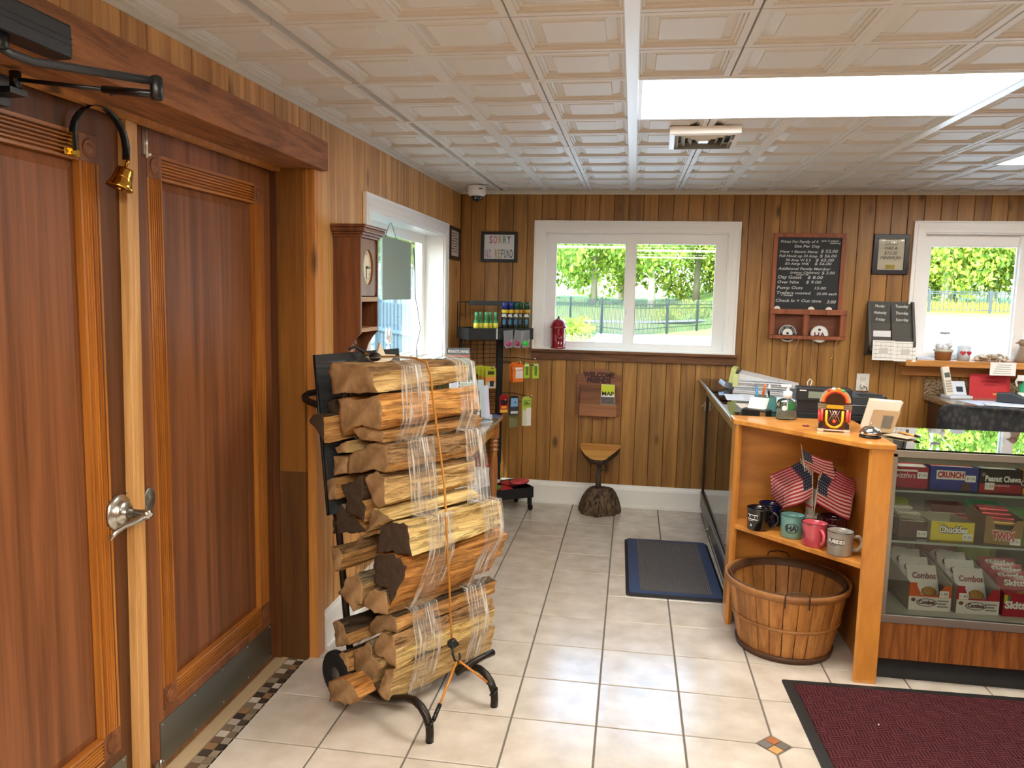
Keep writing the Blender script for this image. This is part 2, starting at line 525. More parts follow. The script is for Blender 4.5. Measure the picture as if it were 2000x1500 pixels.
cm = b.mesh('ceiling_panel', CEIL)
CX0, CY0 = 1.230, -2.375
for c in range(-4, 11):
    for r in range(-8, 8):
        x, y = CX0 + (c + .5) * P1, CY0 - (r + .5) * P1
        if 0 <= c < 4 and 0 <= r < 2: continue
        if 6 <= c < 10 and -4 <= r < -2: continue
        o = link('ceiling_panel', cm, ceiling, (x, y, 0))
        if c == -4: o.scale = (.9, 1, 1); o.location.x = .155
        if r == -8: o.scale = (o.scale[0], .8, 1); o.location.y = -.115
for c, w in ((0, .019), (4, .019), (8, .014), (-2, .010), (2, .010), (6, .010)):
    for y0, y1 in ([(-4.8, 0)] if c != 2 else [(-4.8, CY0 - 2 * P1 - .02), (CY0 + .02, 0)]):
        b = B().box(CX0 + c * P1 - w, y0, -.003 if w > .012 else -.001, CX0 + c * P1 + w, y1, .02)
        obj('grid_runner', b, M('e6e5de', .3) if w > .012 else CEIL, ceiling, bev=.001)
for (x0, x1, r) in [(0, 1.23, -2), (0, 1.23, 0), (0, 1.23, 2), (1.25, 2.44, 0), (1.25, 2.44, 2), (2.46, 5.6, 0), (2.46, 5.6, 2), (0, 5.6, -4)]:
    b = B().box(x0, CY0 - r * P1 - .009, -.0012, x1, CY0 - r * P1 + .009, .02)
    obj('grid_runner', b, CEIL, ceiling, bev=.001)
# wall angle along the ceiling
b = B().box(0, -6.4, 0, .022, 0, .012); b.box(0, -6.4, -.014, .004, 0, .004)
struct('trim_2', b, CREAM, loc=(0, 0, 2.262), rot=(math.atan(CT), 0, 0))
b = B().box(0, -.022, 0, 5.6, 0, .012); b.box(0, -.004, -.014, 5.6, 0, .004)
struct('trim_3', b, CREAM, loc=(0, 0, 2.262))

# baseboards
def base(name, p0, p1, n):
    """n: direction into the room"""
    b = B()
    d = (Vector(p1) - Vector(p0)); L = d.length
    pr = [(0, 0), (.018, 0), (.018, .13), (.014, .145), (.008, .155), (.006, .165), (0, .165)]
    vs = [(0, -x, z) for x, z in pr] + [(L, -x, z) for x, z in pr]
    k = len(pr)
    b.add(vs, [(i, (i + 1) % k, k + (i + 1) % k, k + i) for i in range(k)] + [tuple(range(k - 1, -1, -1)), tuple(range(k, 2 * k))])
    b.box(0, -.03, 0, L, -.018, .018)
    struct(name, b, M('efeee6', .35), loc=p0, rot=(0, 0, math.atan2(d.y, d.x)))
base('baseboard_back', (0, 0, 0), (5.0, 0, 0), 0)
base('baseboard_left', (0, -2.59, 0), (0, 0, 0), 0)

# doorway timbers
b = B().box(-.14, -5.2, 2.005, .042, -2.598, 2.117)
trim = struct('trim_4', b, ROUGH, bev=.004)
b = B().box(-.145, -4.62, 1.990, -.118, -2.665, 2.007)
obj('door_stop', b, CASING, trim)
b = B().box(-.16, -2.690, .80, -.026, -2.665, 2.005)
j = struct('trim_5', b, JAMB)
b = B().box(-.16, -2.691, 0, -.026, -2.665, .80)
obj('lower_board', b, wood('jamb_wood_low', '4a2c12', '6b441c', 'Z', 12, .45, var=.03), j)
b = B().box(-.165, -2.700, 0, -.135, -2.690, 1.99)
obj('stop_strip', b, DOORD, j)
b = B().box(-.026, -2.668, 0, .014, -2.600, 2.004)
struct('trim_6', b, CASING, bev=.002)

# ------------------------------------------------------------------ doors
def door_leaf(name, y0, y1, hinge):
    """leaf face at x=-.16 between y0<y1; raised panel with fluted moldings"""
    xf = -.16
    b = B()
    m0, m1, zb, zt = y0 + (.098 if hinge > 0 else .06), y1 - (.075 if hinge > 0 else .095), .20, 1.925
    if hinge < 0: m0 = y0 + .075
    i0, i1, jb, jt = m0 + .072, m1 - .072, zb + .072, zt - .072
    b.frame(lambda a0, a1, z0, z1: b.box(xf - .04, a0, z0, xf, a1, z1), y0, y1, .008, 1.995, m0 + .01 - y0, y1 - m1 + .01, zb + .002, 1.995 - zt + .01)
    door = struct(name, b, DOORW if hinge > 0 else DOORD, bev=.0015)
    obj('daylight_block', B().box(xf - .06, y0 - .06, -.002, xf - .041, y1 + .03, 2.02), DOORD, door)  # unseen slab added behind the leaf to stop daylight leaking in
    # panel field, bevelled
    p = B()
    e = .03
    vs = [(xf - .018, i0, jb), (xf - .018, i1, jb), (xf - .018, i1, jt), (xf - .018, i0, jt), (xf - .010, i0 + e, jb + e), (xf - .010, i1 - e, jb + e), (xf - .010, i1 - e, jt - e), (xf - .010, i0 + e, jt - e)]
    p.add(vs, [(0, 1, 5, 4), (1, 2, 6, 5), (2, 3, 7, 6), (3, 0, 4, 7), (4, 5, 6, 7)])
    obj('door_panel', p, DOORW, door)
    # fluted moldings
    def flute(L):
        f = B(); n = 6; w = .072
        pr = [(0, -.016), (0, .006)]
        for k in range(n):
            c0 = .006 + k * .010
            pr += [(c0, .006), (c0 + .0026, -.006), (c0 + .0050, -.006), (c0 + .0076, .006)]
        pr += [(w, .006), (w, -.016)]
        k = len(pr)
        f.add([(x, y, 0) for x, y in pr] + [(x, y, L) for x, y in pr], [(i, i + 1, k + i + 1, k + i) for i in range(k - 1)])
        return f
    # local x across the molding, local y outwards (+x in the room), local z along
    for (yy, zz, L, rt) in [(m0 + .072, zb + .072, zt - zb - .144, 'v'), (m1, zb + .072, zt - zb - .144, 'v')]:
        f = flute(L); f.t = None
        o = obj('side_molding', f, FIR, door)
        o.matrix_local = Matrix(((0, 1, 0, xf - .004), (-1, 0, 0, yy), (0, 0, 1, zz), (0, 0, 0, 1)))
    for zz in (zb, zt - .072):
        f = flute(m1 - m0 - .144)
        o = obj('rail_molding', f, FIR, door)
        o.matrix_local = Matrix(((0, 1, 0, xf - .004), (0, 0, 1, m0 + .072), (1, 0, 0, zz), (0, 0, 0, 1)))
    for yy in (m0, m1 - .072):
        for zz in (zb, zt - .072):
            r = B().box(xf - .01, yy, zz, xf + .003, yy + .072, zz + .072)
            o = obj('rosette', r, DOORW, door, bev=.0015)
            l = B().lathe([(.024, 0), (.024, .003), (.021, .0045), (.019, .002), (.014, .002), (.008, .006), (0, .007)], 18)
            q = obj('boss', l, DOORW, o)
            q.matrix_local = Matrix(((0, 0, 1, xf + .0025), (1, 0, 0, yy + .036), (0, 1, 0, zz + .036), (0, 0, 0, 1)))
    k0, k1 = (y0 + .073, y1 - .065) if hinge > 0 else (y0 + .07, y1 - .075)
    kb = B().box(xf, k0, .026, xf + .0025, k1, .170)
    kp = obj('kick_plate', kb, BRUSH, door)
    sb = B()
    for yy in [k0 + .012 + i * (k1 - k0 - .024) / 4 for i in range(5)]:
        for zz in (.036, .160):
            sb.sphere((xf + .0025, yy, zz), (.002, .004, .004), 6, 4)
    obj('screw', sb, STEEL, kp)
    return door
d1 = door_leaf('door_1', -3.575, -2.680, 1)
d2 = door_leaf('door_2', -4.440, -3.592, -1)
ast = obj('astragal', B().box(-.165, -.025, 0, -.135, .025, 1.985), OAK, d2, (0, -3.616, .005), (D(-1.2), 0, 0), bev=.002)
# lever handle
h = B()
h.lathe([(.052, 0), (.052, .004), (.048, .010), (.036, .013), (.036, .020), (.030, .026), (.018, .030), (.018, .036)], 24)
hb = obj('handle', h, STEEL, d2)
hb.matrix_local = Matrix(((0, 0, 1, -.158), (1, 0, 0, -3.662), (0, 1, 0, .898), (0, 0, 0, 1)))
h2 = B()
h2.lathe([(.013, .03), (.013, .085), (.015, .088), (.016, .094), (.012, .10), (.006, .102), (.005, .106), (0, .107)], 16)
h2.tube([(0, 0, .09), (-.015, -.004, .088), (-.04, -.012, .078), (-.065, -.016, .066), (-.09, -.028, .056), (-.105, -.044, .05)], [.012, .011, .008, .007, .007, .004], 8, flat=.55)
obj('lever', h2, STEEL, hb)
for z, y in ((.945, -3.616), (.855, -3.618)):
    obj('screw', B().sphere((-.158, y, z), (.004, .007, .007), 8, 6), STEEL, d2)
pl = B().lathe([(.027, 0), (.027, .002), (.024, .004), (.008, .004), (.005, .007), (0, .007)], 20)
o = obj('cover_plate', pl, BRUSH, d1); o.scale = (1, 1, 1)
o.matrix_local = Matrix(((0, 0, 1, -.159), (1, 0, 0, -3.517), (0, 1.35, 0, .898), (0, 0, 0, 1)))
sl = B().box(-.159, -3.494, 1.915, -.153, -3.480, 1.992); sl.tube([(-.15, -3.487, 1.905), (-.15, -3.487, 1.99)], .004, 8); sl.sphere((-.146, -3.482, 1.916), .007, 8, 6)
obj('slide_bolt', sl, M('d8d4cc', .3, .8), d1)
sb = B().box(-.159, -3.545, .022, -.15, -3.520, .06); sb.lathe([(.012, 0), (.016, .004), (.016, .022), (.01, .024)], 12, (-.135, -3.535, .006)); sb.tube([(-.14, -3.532, .02), (-.14, -3.532, .07)], .004, 8)
obj('floor_bolt', sb, STEEL, d1)

# ------------------------------------------------------------------ windows
def window(name, hole, axis, depth, sash, z_glass, mats=WHITE, cw=.065):
    """axis 'x': on the back wall, 'y': on the left wall. local u along the wall, n into the wall, z up.
    sash: list of (u0, glass0, glass1, u1, extra depth); z_glass: bottom and top of the glass"""
    u0, u1, z0, z1 = hole
    if axis == 'x': T = Matrix.Identity(4)
    else: T = Matrix(((0, -1, 0, 0), (1, 0, 0, 0), (0, 0, 1, 0), (0, 0, 0, 1)))
    def bb(): q = B(); q.t = T; return q
    fr = bb()
    fr.frame(lambda a0, a1, c0, c1: fr.box(a0, -.002, c0, a1, depth + .05, c1), u0, u1, z0 - .02, z1, .014, .014, .032, .014)
    w = struct(name, fr, mats)
    for (a0, a1, c0, c1) in [(u0 - cw, u0 + .006, z0, z1 - .006), (u1 - .006, u1 + cw, z0, z1 - .006), (u0 - cw, u1 + cw, z1 - .006, z1 + cw)]:
        c = bb().box(a0, -.016, c0, a1, -.0025, c1)
        if c1 - c0 > a1 - a0: c.box(a0 + .022, -.021, c0, a1 - .018, -.0155, c1 + .02)
        else: c.box(a0 + .022, -.0208, c0 + .022, a1 - .022, -.0155, c1 - .02)
        obj('casing', c, mats, w)
    bv = bb()
    for (a0, a1) in ((u0 - cw - .004, u0 - cw + .008), (u1 + cw - .008, u1 + cw + .004)): bv.box(a0, -.0225, z0, a1, -.0022, z1 + cw + .004)
    bv.box(u0 - cw + .0085, -.0226, z1 + cw - .008, u1 + cw - .0085, -.0022, z1 + cw + .0045)
    obj('back_band', bv, mats, w, bev=.002)
    zb, zt = z0 + .012, z1 - .014
    for (s0, g0, g1, s1, dd) in sash:
        d0 = depth - dd
        s = bb()
        s.frame(lambda a0, a1, c0, c1: s.box(a0, d0 - .012, c0, a1, d0 + .014, c1), s0, s1, zb, zt, g0 - s0, s1 - g1, z_glass[0] - zb, zt - z_glass[1])
        so = obj('sash', s, mats, w)
        bd = bb(); e = .012
        bd.frame(lambda a0, a1, c0, c1: bd.box(a0, d0 - .008, c0, a1, d0 + .008, c1), g0 - .001, g1 + .001, z_glass[0] - .001, z_glass[1] + .001, e, e, e, e)
        obj('glazing_bead', bd, mats, so)
        g = bb().box(g0 + .005, d0 - .002, z_glass[0] + .005, g1 - .005, d0 + .002, z_glass[1] - .005)
        obj('pane', g, PANE, so)
    return w
w1 = window('window_1', H1, 'x', .075, [(.626, .690, 1.205, 1.262, 0), (1.205, 1.264, 1.832, 1.898, .027)], (1.190, 1.918))
w3 = window('window_2', H3, 'x', .075, [(3.179, 3.233, 3.788, 3.842, 0), (3.785, 3.845, 4.39, 4.446, .027)], (1.195, 1.925))
w2 = window('window_3', HL, 'y', .135, [(-2.006, -1.955, -.58, -.529, 0)], (1.15, 1.865))
for z in (1.42, 1.80):      # sash latches of the back window
    obj('latch', B().tube([(1.216, .045, z - .03), (1.208, .035, z - .015), (1.206, .033, z + .012), (1.216, .045, z + .03)], [.004, .007, .007, .004], 8), WHITE, w1)
for z in (1.33, 1.72):
    obj('latch', B().tube([(3.800, .045, z - .03), (3.792, .035, z - .015), (3.790, .033, z + .012), (3.800, .045, z + .03)], [.004, .007, .007, .004], 8), WHITE, w3)
# sills
b = B().box(.53, -.055, 1.126, 2.0, .0, 1.146); sl1 = struct('trim_7', b, ROUGHX, bev=.003)
obj('apron', B().box(.545, -.030, 1.070, 1.995, 0, 1.126), ROUGHX, sl1, bev=.003)
obj('stool_cap', B().box(.55, -.05, 1.146, 1.98, .06, 1.151), WHITE, sl1)
b = B().box(3.07, -.14, 1.118, 4.7, .0, 1.160); sl3 = struct('trim_8', b, wood('sill_pine', 'a2672c', 'cf9450', 'X', 14, .4, var=.05), bev=.004)
obj('apron', B().box(3.085, -.028, 1.045, 4.7, 0, 1.118), wood('sill_pine_dark', '935a25', 'bd8040', 'X', 14, .4, var=.05), sl3, bev=.003)

# ------------------------------------------------------------------ ceiling fixtures
LAMP, N, Lk, P = newmat('lamp_diffuser')
P.inputs['Base Color'].default_value = (.9, .9, .9, 1)
P.inputs['Emission Color'].default_value = (1, .95, .88, 1)
P.inputs['Emission Strength'].default_value = LAMP_STRENGTH
def troffer(x, y, label):
    t = thing('ceiling_light', label, 'light', (x, y, cz(y)), (math.atan(CT), 0, 0), 'recessed ceiling lights')
    w, l = 4 * P1, 2 * P1
    f = B()
    f.frame(lambda a0, a1, c0, c1: f.box(a0, c0, -.0025, a1, c1, .02), .02, w - .02, .004, l - .004, .014, .014, .01, .01)
    obj('frame', f, M('e6e5de', .3), t)
    obj('diffuser', B().box(.030, .012, .008, w - .030, l - .012, .014), LAMP, t)
    return t
troffer(CX0, CY0 - 2 * P1, 'long glowing ceiling light above the counter, in front of the vent')
troffer(CX0 + 6 * P1, CY0 + 2 * P1, 'ceiling light at the edge, over the desk by the window')
troffer(CX0, CY0 - 12 * P1, 'added ceiling light, unseen behind the viewer, over the entrance floor')  # out of view, put in for general illumination
troffer(CX0 + 6 * P1, CY0 - 6 * P1, 'ceiling light over the shop floor right of the candy case')

troffer(CX0 - 4 * P1 + .02, CY0 - 10 * P1, 'added ceiling light over the doors, unseen just behind the viewer')  # extra lamp out of view, brightens the left wall and doors
troffer(CX0, CY0 - 17 * P1, 'added rearmost ceiling light, unseen far behind the viewer')  # extra unseen lamp, adds frontal light on the back wall and logs
troffer(CX0 + 6 * P1, CY0 - 14 * P1, 'added rear ceiling light on the candy case side, unseen behind the viewer')  # another added lamp out of view, for more even frontal light
t = thing('ceiling_vent', 'white ceiling air vent with nested square louvers', 'vent', (1.535, -2.045, cz(-2.045)), (0, 0, D(-2)))
f = B(); W, Lh = .145, .175
f.add([(-W, -Lh, .0), (W, -Lh, .0), (W, Lh, .0), (-W, Lh, .0), (-W, -Lh, -.03), (W, -Lh, -.03), (W, Lh, -.03), (-W, Lh, -.03), (-W + .022, -Lh + .022, -.034), (W - .022, -Lh + .022, -.034), (W - .022, Lh - .022, -.034), (-W + .022, Lh - .022, -.034)],
      [(1, 0, 4, 5), (2, 1, 5, 6), (3, 2, 6, 7), (0, 3, 7, 4), (5, 4, 8, 9), (6, 5, 9, 10), (7, 6, 10, 11), (4, 7, 11, 8)])
obj('frame', f, WHITE, t)
obj('duct', B().box(-W + .02, -Lh + .02, -.006, W - .02, Lh - .02, -.002), M('3b3a36', .7), t)
for k in range(4):
    s = 1 - k * .235
    a0, b0 = (W - .022) * s, (Lh - .022) * s
    s2 = s - .13
    a1, b1 = (W - .022) * s2, (Lh - .022) * s2
    r = B()
    r.add([(-a0, -b0, -.012), (a0, -b0, -.012), (a0, b0, -.012), (-a0, b0, -.012), (-a1, -b1, -.033), (a1, -b1, -.033), (a1, b1, -.033), (-a1, b1, -.033)],
          [(0, 1, 5, 4), (1, 2, 6, 5), (2, 3, 7, 6), (3, 0, 4, 7)] + ([(4, 5, 6, 7)] if k == 3 else []))
    obj('louver', r, M('d9dbd2', .3), t)

t = thing('security_camera', 'white dome security camera on the ceiling in the corner', 'camera', (.175, -.30, cz(-.3)))
obj('housing', B().lathe([(.062, 0), (.064, -.006), (.064, -.05), (.058, -.062), (.046, -.070)][::-1], 24), WHITE, t)
dm = B().lathe([(0, -.108), (.018, -.104), (.033, -.094), (.041, -.080), (.043, -.066)], 20)
obj('dome', dm, M('101418', .05, coat=1), t)
obj('lens', B().lathe([(.012, -.016), (.012, 0)], 12, (.012, -.03, -.078)), M('55565a', .2, .6), t)
obj('badge', B().box(.028, -.0655, -.030, .05, -.0575, -.024), INK, t)
# ------------------------------------------------------------------ door hardware that hangs in the doorway
t = thing('door_closer', 'black hydraulic door closer with folding arm on the rough door beam', 'door closer', (.042, -4.30, 2.03))
b = B().prism([(0, -.34), (.058, -.34), (.058, .20), (.045, .215), (0, .215)], -.032, .034)
obj('body', b, M('1d1e20', .5), t, bev=.006)
obj('cover_groove', B().box(.0585, -.33, .004, .0595, .20, .007).box(.0585, -.33, -.008, .0595, .20, -.005), BLACK, t)
obj('pivot', B().lathe([(.016, -.062), (.018, -.058), (.018, -.032)], 14, (.03, .04, 0)), BLACK, t)
b = B().tube([(.03, .04, -.055), (.045, .055, -.066), (.065, .085, -.072), (.10, .13, -.070), (.208, .256, -.066)], .0085, 8)
obj('main_arm', b, M('26272a', .5), t)
b = B().lathe([(.010, -.104), (.013, -.100), (.013, -.058), (.008, -.054)], 12, (.208, .256, 0))
obj('elbow', b, BLACK, t)
b = B().tube([(.208, .256, -.092), (.08, .262, -.078)], .0085, 8); b.tube([(.08, .262, -.078), (-.13, .268, -.052)], .0048, 8)
b.sphere((.10, .262, -.088), .005, 6, 4)
obj('fore_arm', b, BLACK, t)
b = B().box(-.199, .16, -.105, -.17, .29, -.040); b.lathe([(.012, -.07), (.012, -.035)], 12, (-.135, .268, 0)); b.box(-.2, .24, -.085, -.125, .29, -.072)
obj('door_bracket', b, BLACK, t)

t = thing('door_bell', 'brass bell on a black spring strap, screwed to the far left door', 'bell', (-.155, -3.79, 1.87))
b = B().box(0, -.028, -.012, .004, .028, .006); b.box(0, -.010, -.01, .012, .010, .045)
for y in (-.018, 0, .018): b.sphere((.004, y, -.003), (.003, .004, .004), 6, 4)
obj('bracket', b, BRASS, t, bev=.001)
pts = []
for k in range(15):
    a = PI - PI * k / 14
    pts.append((.012 + .045 * k / 14, .062 + .068 * math.cos(a), .055 + .068 * math.sin(a)))
pts = [(.012, -.008, .0)] + pts + [(.060, .131, .03), (.062, .126, .0)]
b = B()
for k in range(len(pts) - 1):
    pass
n = len(pts); w = .011
vs = [(x - w, y, z) for x, y, z in pts] + [(x + w, y, z) for x, y, z in pts]
vs += [(x - w, y + .0015, z + .0015) for x, y, z in pts] + [(x + w, y + .0015, z + .0015) for x, y, z in pts]
fs = []
for k in range(n - 1):
    fs += [(k, k + 1, n + k + 1, n + k), (2 * n + k, 3 * n + k, 3 * n + k + 1, 2 * n + k + 1), (k, 2 * n + k, 2 * n + k + 1, k + 1), (n + k, n + k + 1, 3 * n + k + 1, 3 * n + k)]
b.add(vs, fs, 0, True)
obj('spring', b, M('32373a', .35, .6), t)
b = B().tube([(0, 0, .0), (0, 0, .028)], .004, 8)
b.lathe([(.034, -.058), (.035, -.056), (.029, -.044), (.0245, -.028), (.022, -.008), (.020, -.003), (.009, .0), (.0, .001)], 24)
b.lathe([(.024, -.029), (.0255, -.027), (.024, -.025)], 24)
b.lathe([(0, -.05), (.030, -.0575), (.034, -.058)], 24)
b.sphere((0, 0, -.055), .008, 8, 6)
obj('bell', b, M('d2a344', .16, 1), t, (.063, .122, -.022), (D(-14), D(12), 0))

# ------------------------------------------------------------------ left wall: clock, disc plaque, frame
t = thing('wall_clock', 'oak wall clock with oval cream dial and open cubby beside the window', 'clock', (0, -2.452, 1.355))
W_, Dp, Hh = .232, .122, .405
b = B()
side = [(0, -.0), (Dp, 0), (Dp, Hh), (0, Hh)]
for y0 in (0, W_ - .014):
    vs = []
    prof = [(0, 0), (Dp, 0), (Dp, Hh), (0, Hh)]
    # bottom bracket scroll
    sc_ = [(0, -.17), (.03, -.165), (.05, -.14), (.062, -.10), (.078, -.055), (.10, -.02), (Dp, 0)]
    pl = sc_ + [(Dp, Hh), (0, Hh)]
    n = len(pl)
    b.add([(x, y0, z) for x, z in pl] + [(x, y0 + .014, z) for x, z in pl], [tuple(range(n)), tuple(range(2 * n - 1, n - 1, -1))] + [((i + 1) % n, i, n + i, n + (i + 1) % n) for i in range(n)])
obj('side_panel', b, CLOCKW, t)
obj('back_board', B().box(0, .014, -.10, .008, W_ - .014, Hh), CLOCKW, t)
CKE = wood('clock_oak_edge', '9a6b3e', 'c99a62', 'Y', 20, .45)
obj('shelf', B().box(.008, .014, .005, Dp, W_ - .014, .022), CKE, t)
obj('shelf', B().box(.008, .014, .135, Dp, W_ - .014, .155), CKE, t)
# front with oval opening
fb = B()
cy_, cz_, ry, rz = .116, .282, .062, .076
oval = [(cy_ + ry * math.cos(a), cz_ + rz * math.sin(a)) for a in [2 * PI * k / 32 for k in range(32)]]
rect = []
for k in range(32):
    a = 2 * PI * k / 32
    c, s = math.cos(a), math.sin(a)
    q = min((W_ / 2 - .014) / abs(c) if abs(c) > 1e-6 else 9, (.122) / abs(s) if abs(s) > 1e-6 else 9)
    rect.append((cy_ + c * q, min(Hh - .002, max(.156, cz_ + s * q))))
fb.add([(Dp - .006, y, z) for y, z in oval] + [(Dp - .006, y, z) for y, z in rect] + [(Dp - .018, y, z) for y, z in oval],
       [(k, 32 + k, 32 + (k + 1) % 32, (k + 1) % 32) for k in range(32)] + [(k, (k + 1) % 32, 64 + (k + 1) % 32, 64 + k) for k in range(32)])
obj('front_board', fb, CLOCKW, t)
dial = obj('dial', B().add([(Dp - .016, y, z) for y, z in oval], [tuple(range(32))]), M('ded3b4', .5), t)
hb = B().box(Dp - .0155, cy_ - .004, cz_ - .004, Dp - .013, cy_ + .045, cz_ + .004); hb.box(Dp - .0155, cy_ - .003, cz_ - .05, Dp - .014, cy_ + .003, cz_ + .005)
hb.sphere((Dp - .014, cy_, cz_), .006, 8, 6)
obj('hands', hb, BLACK, dial)
for k in range(12):
    a = 2 * PI * k / 12
    txt(['XII', 'I', 'II', 'III', 'IIII', 'V', 'VI', 'VII', 'VIII', 'IX', 'X', 'XI'][k], .016, dial, (Dp - .0155, cy_ + .046 * math.sin(a), cz_ + .058 * math.cos(a)), LEFT, INK, name='numeral')
b = B()
for k, (z0, z1, e) in enumerate([(0, .012, .006), (.012, .022, .014), (.022, .040, .024), (.040, .052, .032)]):
    b.box(0, -e, Hh + z0, Dp + e, W_ + e, Hh + z1)
obj('crown_molding', b, CLOCKW, t, bev=.003)

t = thing('round_plaque', 'round maroon camper plaque with cut-out letters hanging below the wall clock', 'plaque', (.012, -2.335, 1.245))
ring = B()
N_ = 40
def ann(b, r0, r1, x0, x1, a0=0, a1=2 * PI, n=N_, mi=0):
    vs = []
    for k in range(n + 1):
        a = a0 + (a1 - a0) * k / n
        c, s = math.cos(a), math.sin(a)
        vs += [(x0, r0 * c, r0 * s), (x0, r1 * c, r1 * s), (x1, r0 * c, r0 * s), (x1, r1 * c, r1 * s)]
    fs = []
    for k in range(n):
        o, p = 4 * k, 4 * k + 4
        fs += [(o + 2, o + 3, p + 3, p + 2), (o, p, p + 1, o + 1), (o + 1, p + 1, p + 3, o + 3), (o, o + 2, p + 2, p)]
    b.add(vs, fs, mi)
ann(ring, .09, .118, 0, .006); ann(ring, .098, .104, .006, .009)
obj('disc', B().add([(0, .118 * math.cos(2 * PI * k / 40), .118 * math.sin(2 * PI * k / 40)) for k in range(40)], [tuple(range(40))]), M('5c1c18', .5), t)
obj('rim', ring, M('7d2a22', .45), t)
r2 = B(); ann(r2, .112, .118, .006, .012); ann(r2, .076, .08, 0, .012); obj('cut_out_border', r2, M('d9b79a', .5), t)
for k, ch in enumerate('HAPPY CAMPER'):
    a = D(160 - k * 12.7)
    if ch != ' ': txt(ch, .03, t, (.012, .097 * math.cos(a), .097 * math.sin(a)), (D(90), 0, D(90)), M('d9b79a', .5)).rotation_euler = (Matrix.Rotation(D(90), 3, 'Z') @ Matrix.Rotation(D(90), 3, 'X') @ Matrix.Rotation(a - PI / 2, 3, 'Z')).to_euler()
b = B().box(.0, -.05, -.06, .012, -.03, .02).box(0, .0, -.06, .012, .022, .05).box(0, .035, -.06, .012, .05, .03).box(0, -.06, -.02, .012, .06, -.008)
obj('camper_figure', b, M('d9b79a', .5), t)
obj('hanging_loop', B().tube([(.004, -.03, .112), (.004, 0, .16), (.004, .03, .112)], .002, 6), M('3a2414', .6), t)

def picture(name, label, x0, x1, z0, z1, wall, fw, fmat, pmat, cat='picture frame', depth=.018):
    t = thing(name, label, cat, ((x0 + x1) / 2, 0, (z0 + z1) / 2) if wall == 'b' else (0, (x0 + x1) / 2, (z0 + z1) / 2), (0, 0, 0) if wall == 'b' else (0, 0, D(90)))
    w, h = (x1 - x0) / 2, (z1 - z0) / 2
    b = B()
    b.frame(lambda a0, a1, c0, c1: b.box(a0, -depth, c0, a1, 0, c1), -w, w, -h, h, fw, fw, fw, fw)
    obj('frame', b, fmat, t, bev=.003)
    obj('paper', B().box(-w + fw * .8, -depth * .5, -h + fw * .8, w - fw * .8, -.002, h - fw * .8), pmat, t)
    return t
DKF = M('14141a', .35)
t = picture('framed_notice', 'small dark framed printed notice on the left wall near the corner', -.385, -.085, 1.765, 1.992, 'l', .026, M('2c1710', .4), M('d8cbc2', .4))
for k in range(8):
    obj('text_line', B().box(-.085 + .012 * (k % 3), -.0105, .068 - k * .018, .085 - .015 * (k % 2), -.0092, .074 - k * .018), M('7d5a58', .7), t)
t = picture('refund_sign', 'black framed rainbow lettered sign between the corner and the window', .156, .420, 1.764, 1.982, 'b', .022, DKF, M('d3d6d8', .25))
RAIN = ['b05a9a', 'c9636a', 'c98a4a', 'a8a24e', '4b6f86', '3a3f56', '33364a', '2f3242']
def rainbow(s, z, size, w, x0):
    n = len(s); 
    for k, ch in enumerate(s):
        if ch == ' ': continue
        txt(ch, size, t, (x0 + w * (k + .5) / n, -.0105, z), BACK, M(RAIN[min(7, int(k * 8 / n))], .5), bold=.0012, w=w / n * .74)
rainbow('SORRY', .048, .075, .165, -.078)
rainbow('NO REFUND', -.052, .085, .205, -.103)

# ------------------------------------------------------------------ left window: hung board, cord, white ornament
t = thing('hanging_board', 'pale grey back of a sign board hung on wire in the side window', 'sign', (-.075, -1.30, 1.66))
obj('panel', B().box(-.006, -.30, -.17, .006, .27, .17), M('93a59b', .28, noise=.1, ns=3), t, (0, 0, 0), (0, 0, D(1)), bev=.002)
b = B().tube([(0, -.22, .17), (0, -.13, .262), (0, -.02, .17)], .0016, 5); b.tube([(0, -.13, .262), (0, -.14, .30), (0, -.13, .34)], .0016, 5)
b.tube([(0, -.13, .262), (0, -.10, .275)], .0016, 5)
obj('hanging_wire', b, M('202422', .5), t)
for y in (-.22, -.02): obj('hook_eye', B().sphere((0, y, .17), .006, 8, 6), BLACK, t)
b = B().tube([(-.055, -1.035, 1.80), (-.05, -1.028, 1.66), (-.05, -1.015, 1.50), (-.048, -.985, 1.46), (-.045, -.965, 1.40), (-.04, -.930, 1.31), (-.045, -1.0, 1.20), (-.045, -.98, 1.12), (-.04, -.97, 1.105)], .003, 6)
tag(obj('power_cord', b, M('1c2a26', .5), None), 'thin dark cord dangling from the board in the side window', 'cord')
b = B().box(-.135, -2.06, 1.083, .03, -.47, 1.102)
w2s = struct('trim_9', b, WHITE, bev=.003)
t = thing('glass_angel', 'small white glass angel figurine on the side window sill above the star', 'figurine', (-.085, -1.43, 1.102))
b = B().lathe([(.03, 0), (.034, .004), (.026, .05), (.014, .11), (.010, .13)], 14)
obj('gown', b, M('eef2f0', .15, spec=.6), t)
obj('head', B().sphere((0, 0, .165), (.018, .018, .024), 10, 8), M('f3e6e2', .2), t)
b = B()
for s in (-1, 1):
    b.sphere((0, s * .028, .20), (.006, .022, .034), 8, 6); b.sphere((.004, s * .02, .155), (.008, .014, .018), 8, 6)
obj('wings', b, M('f3e9ea', .2), t)

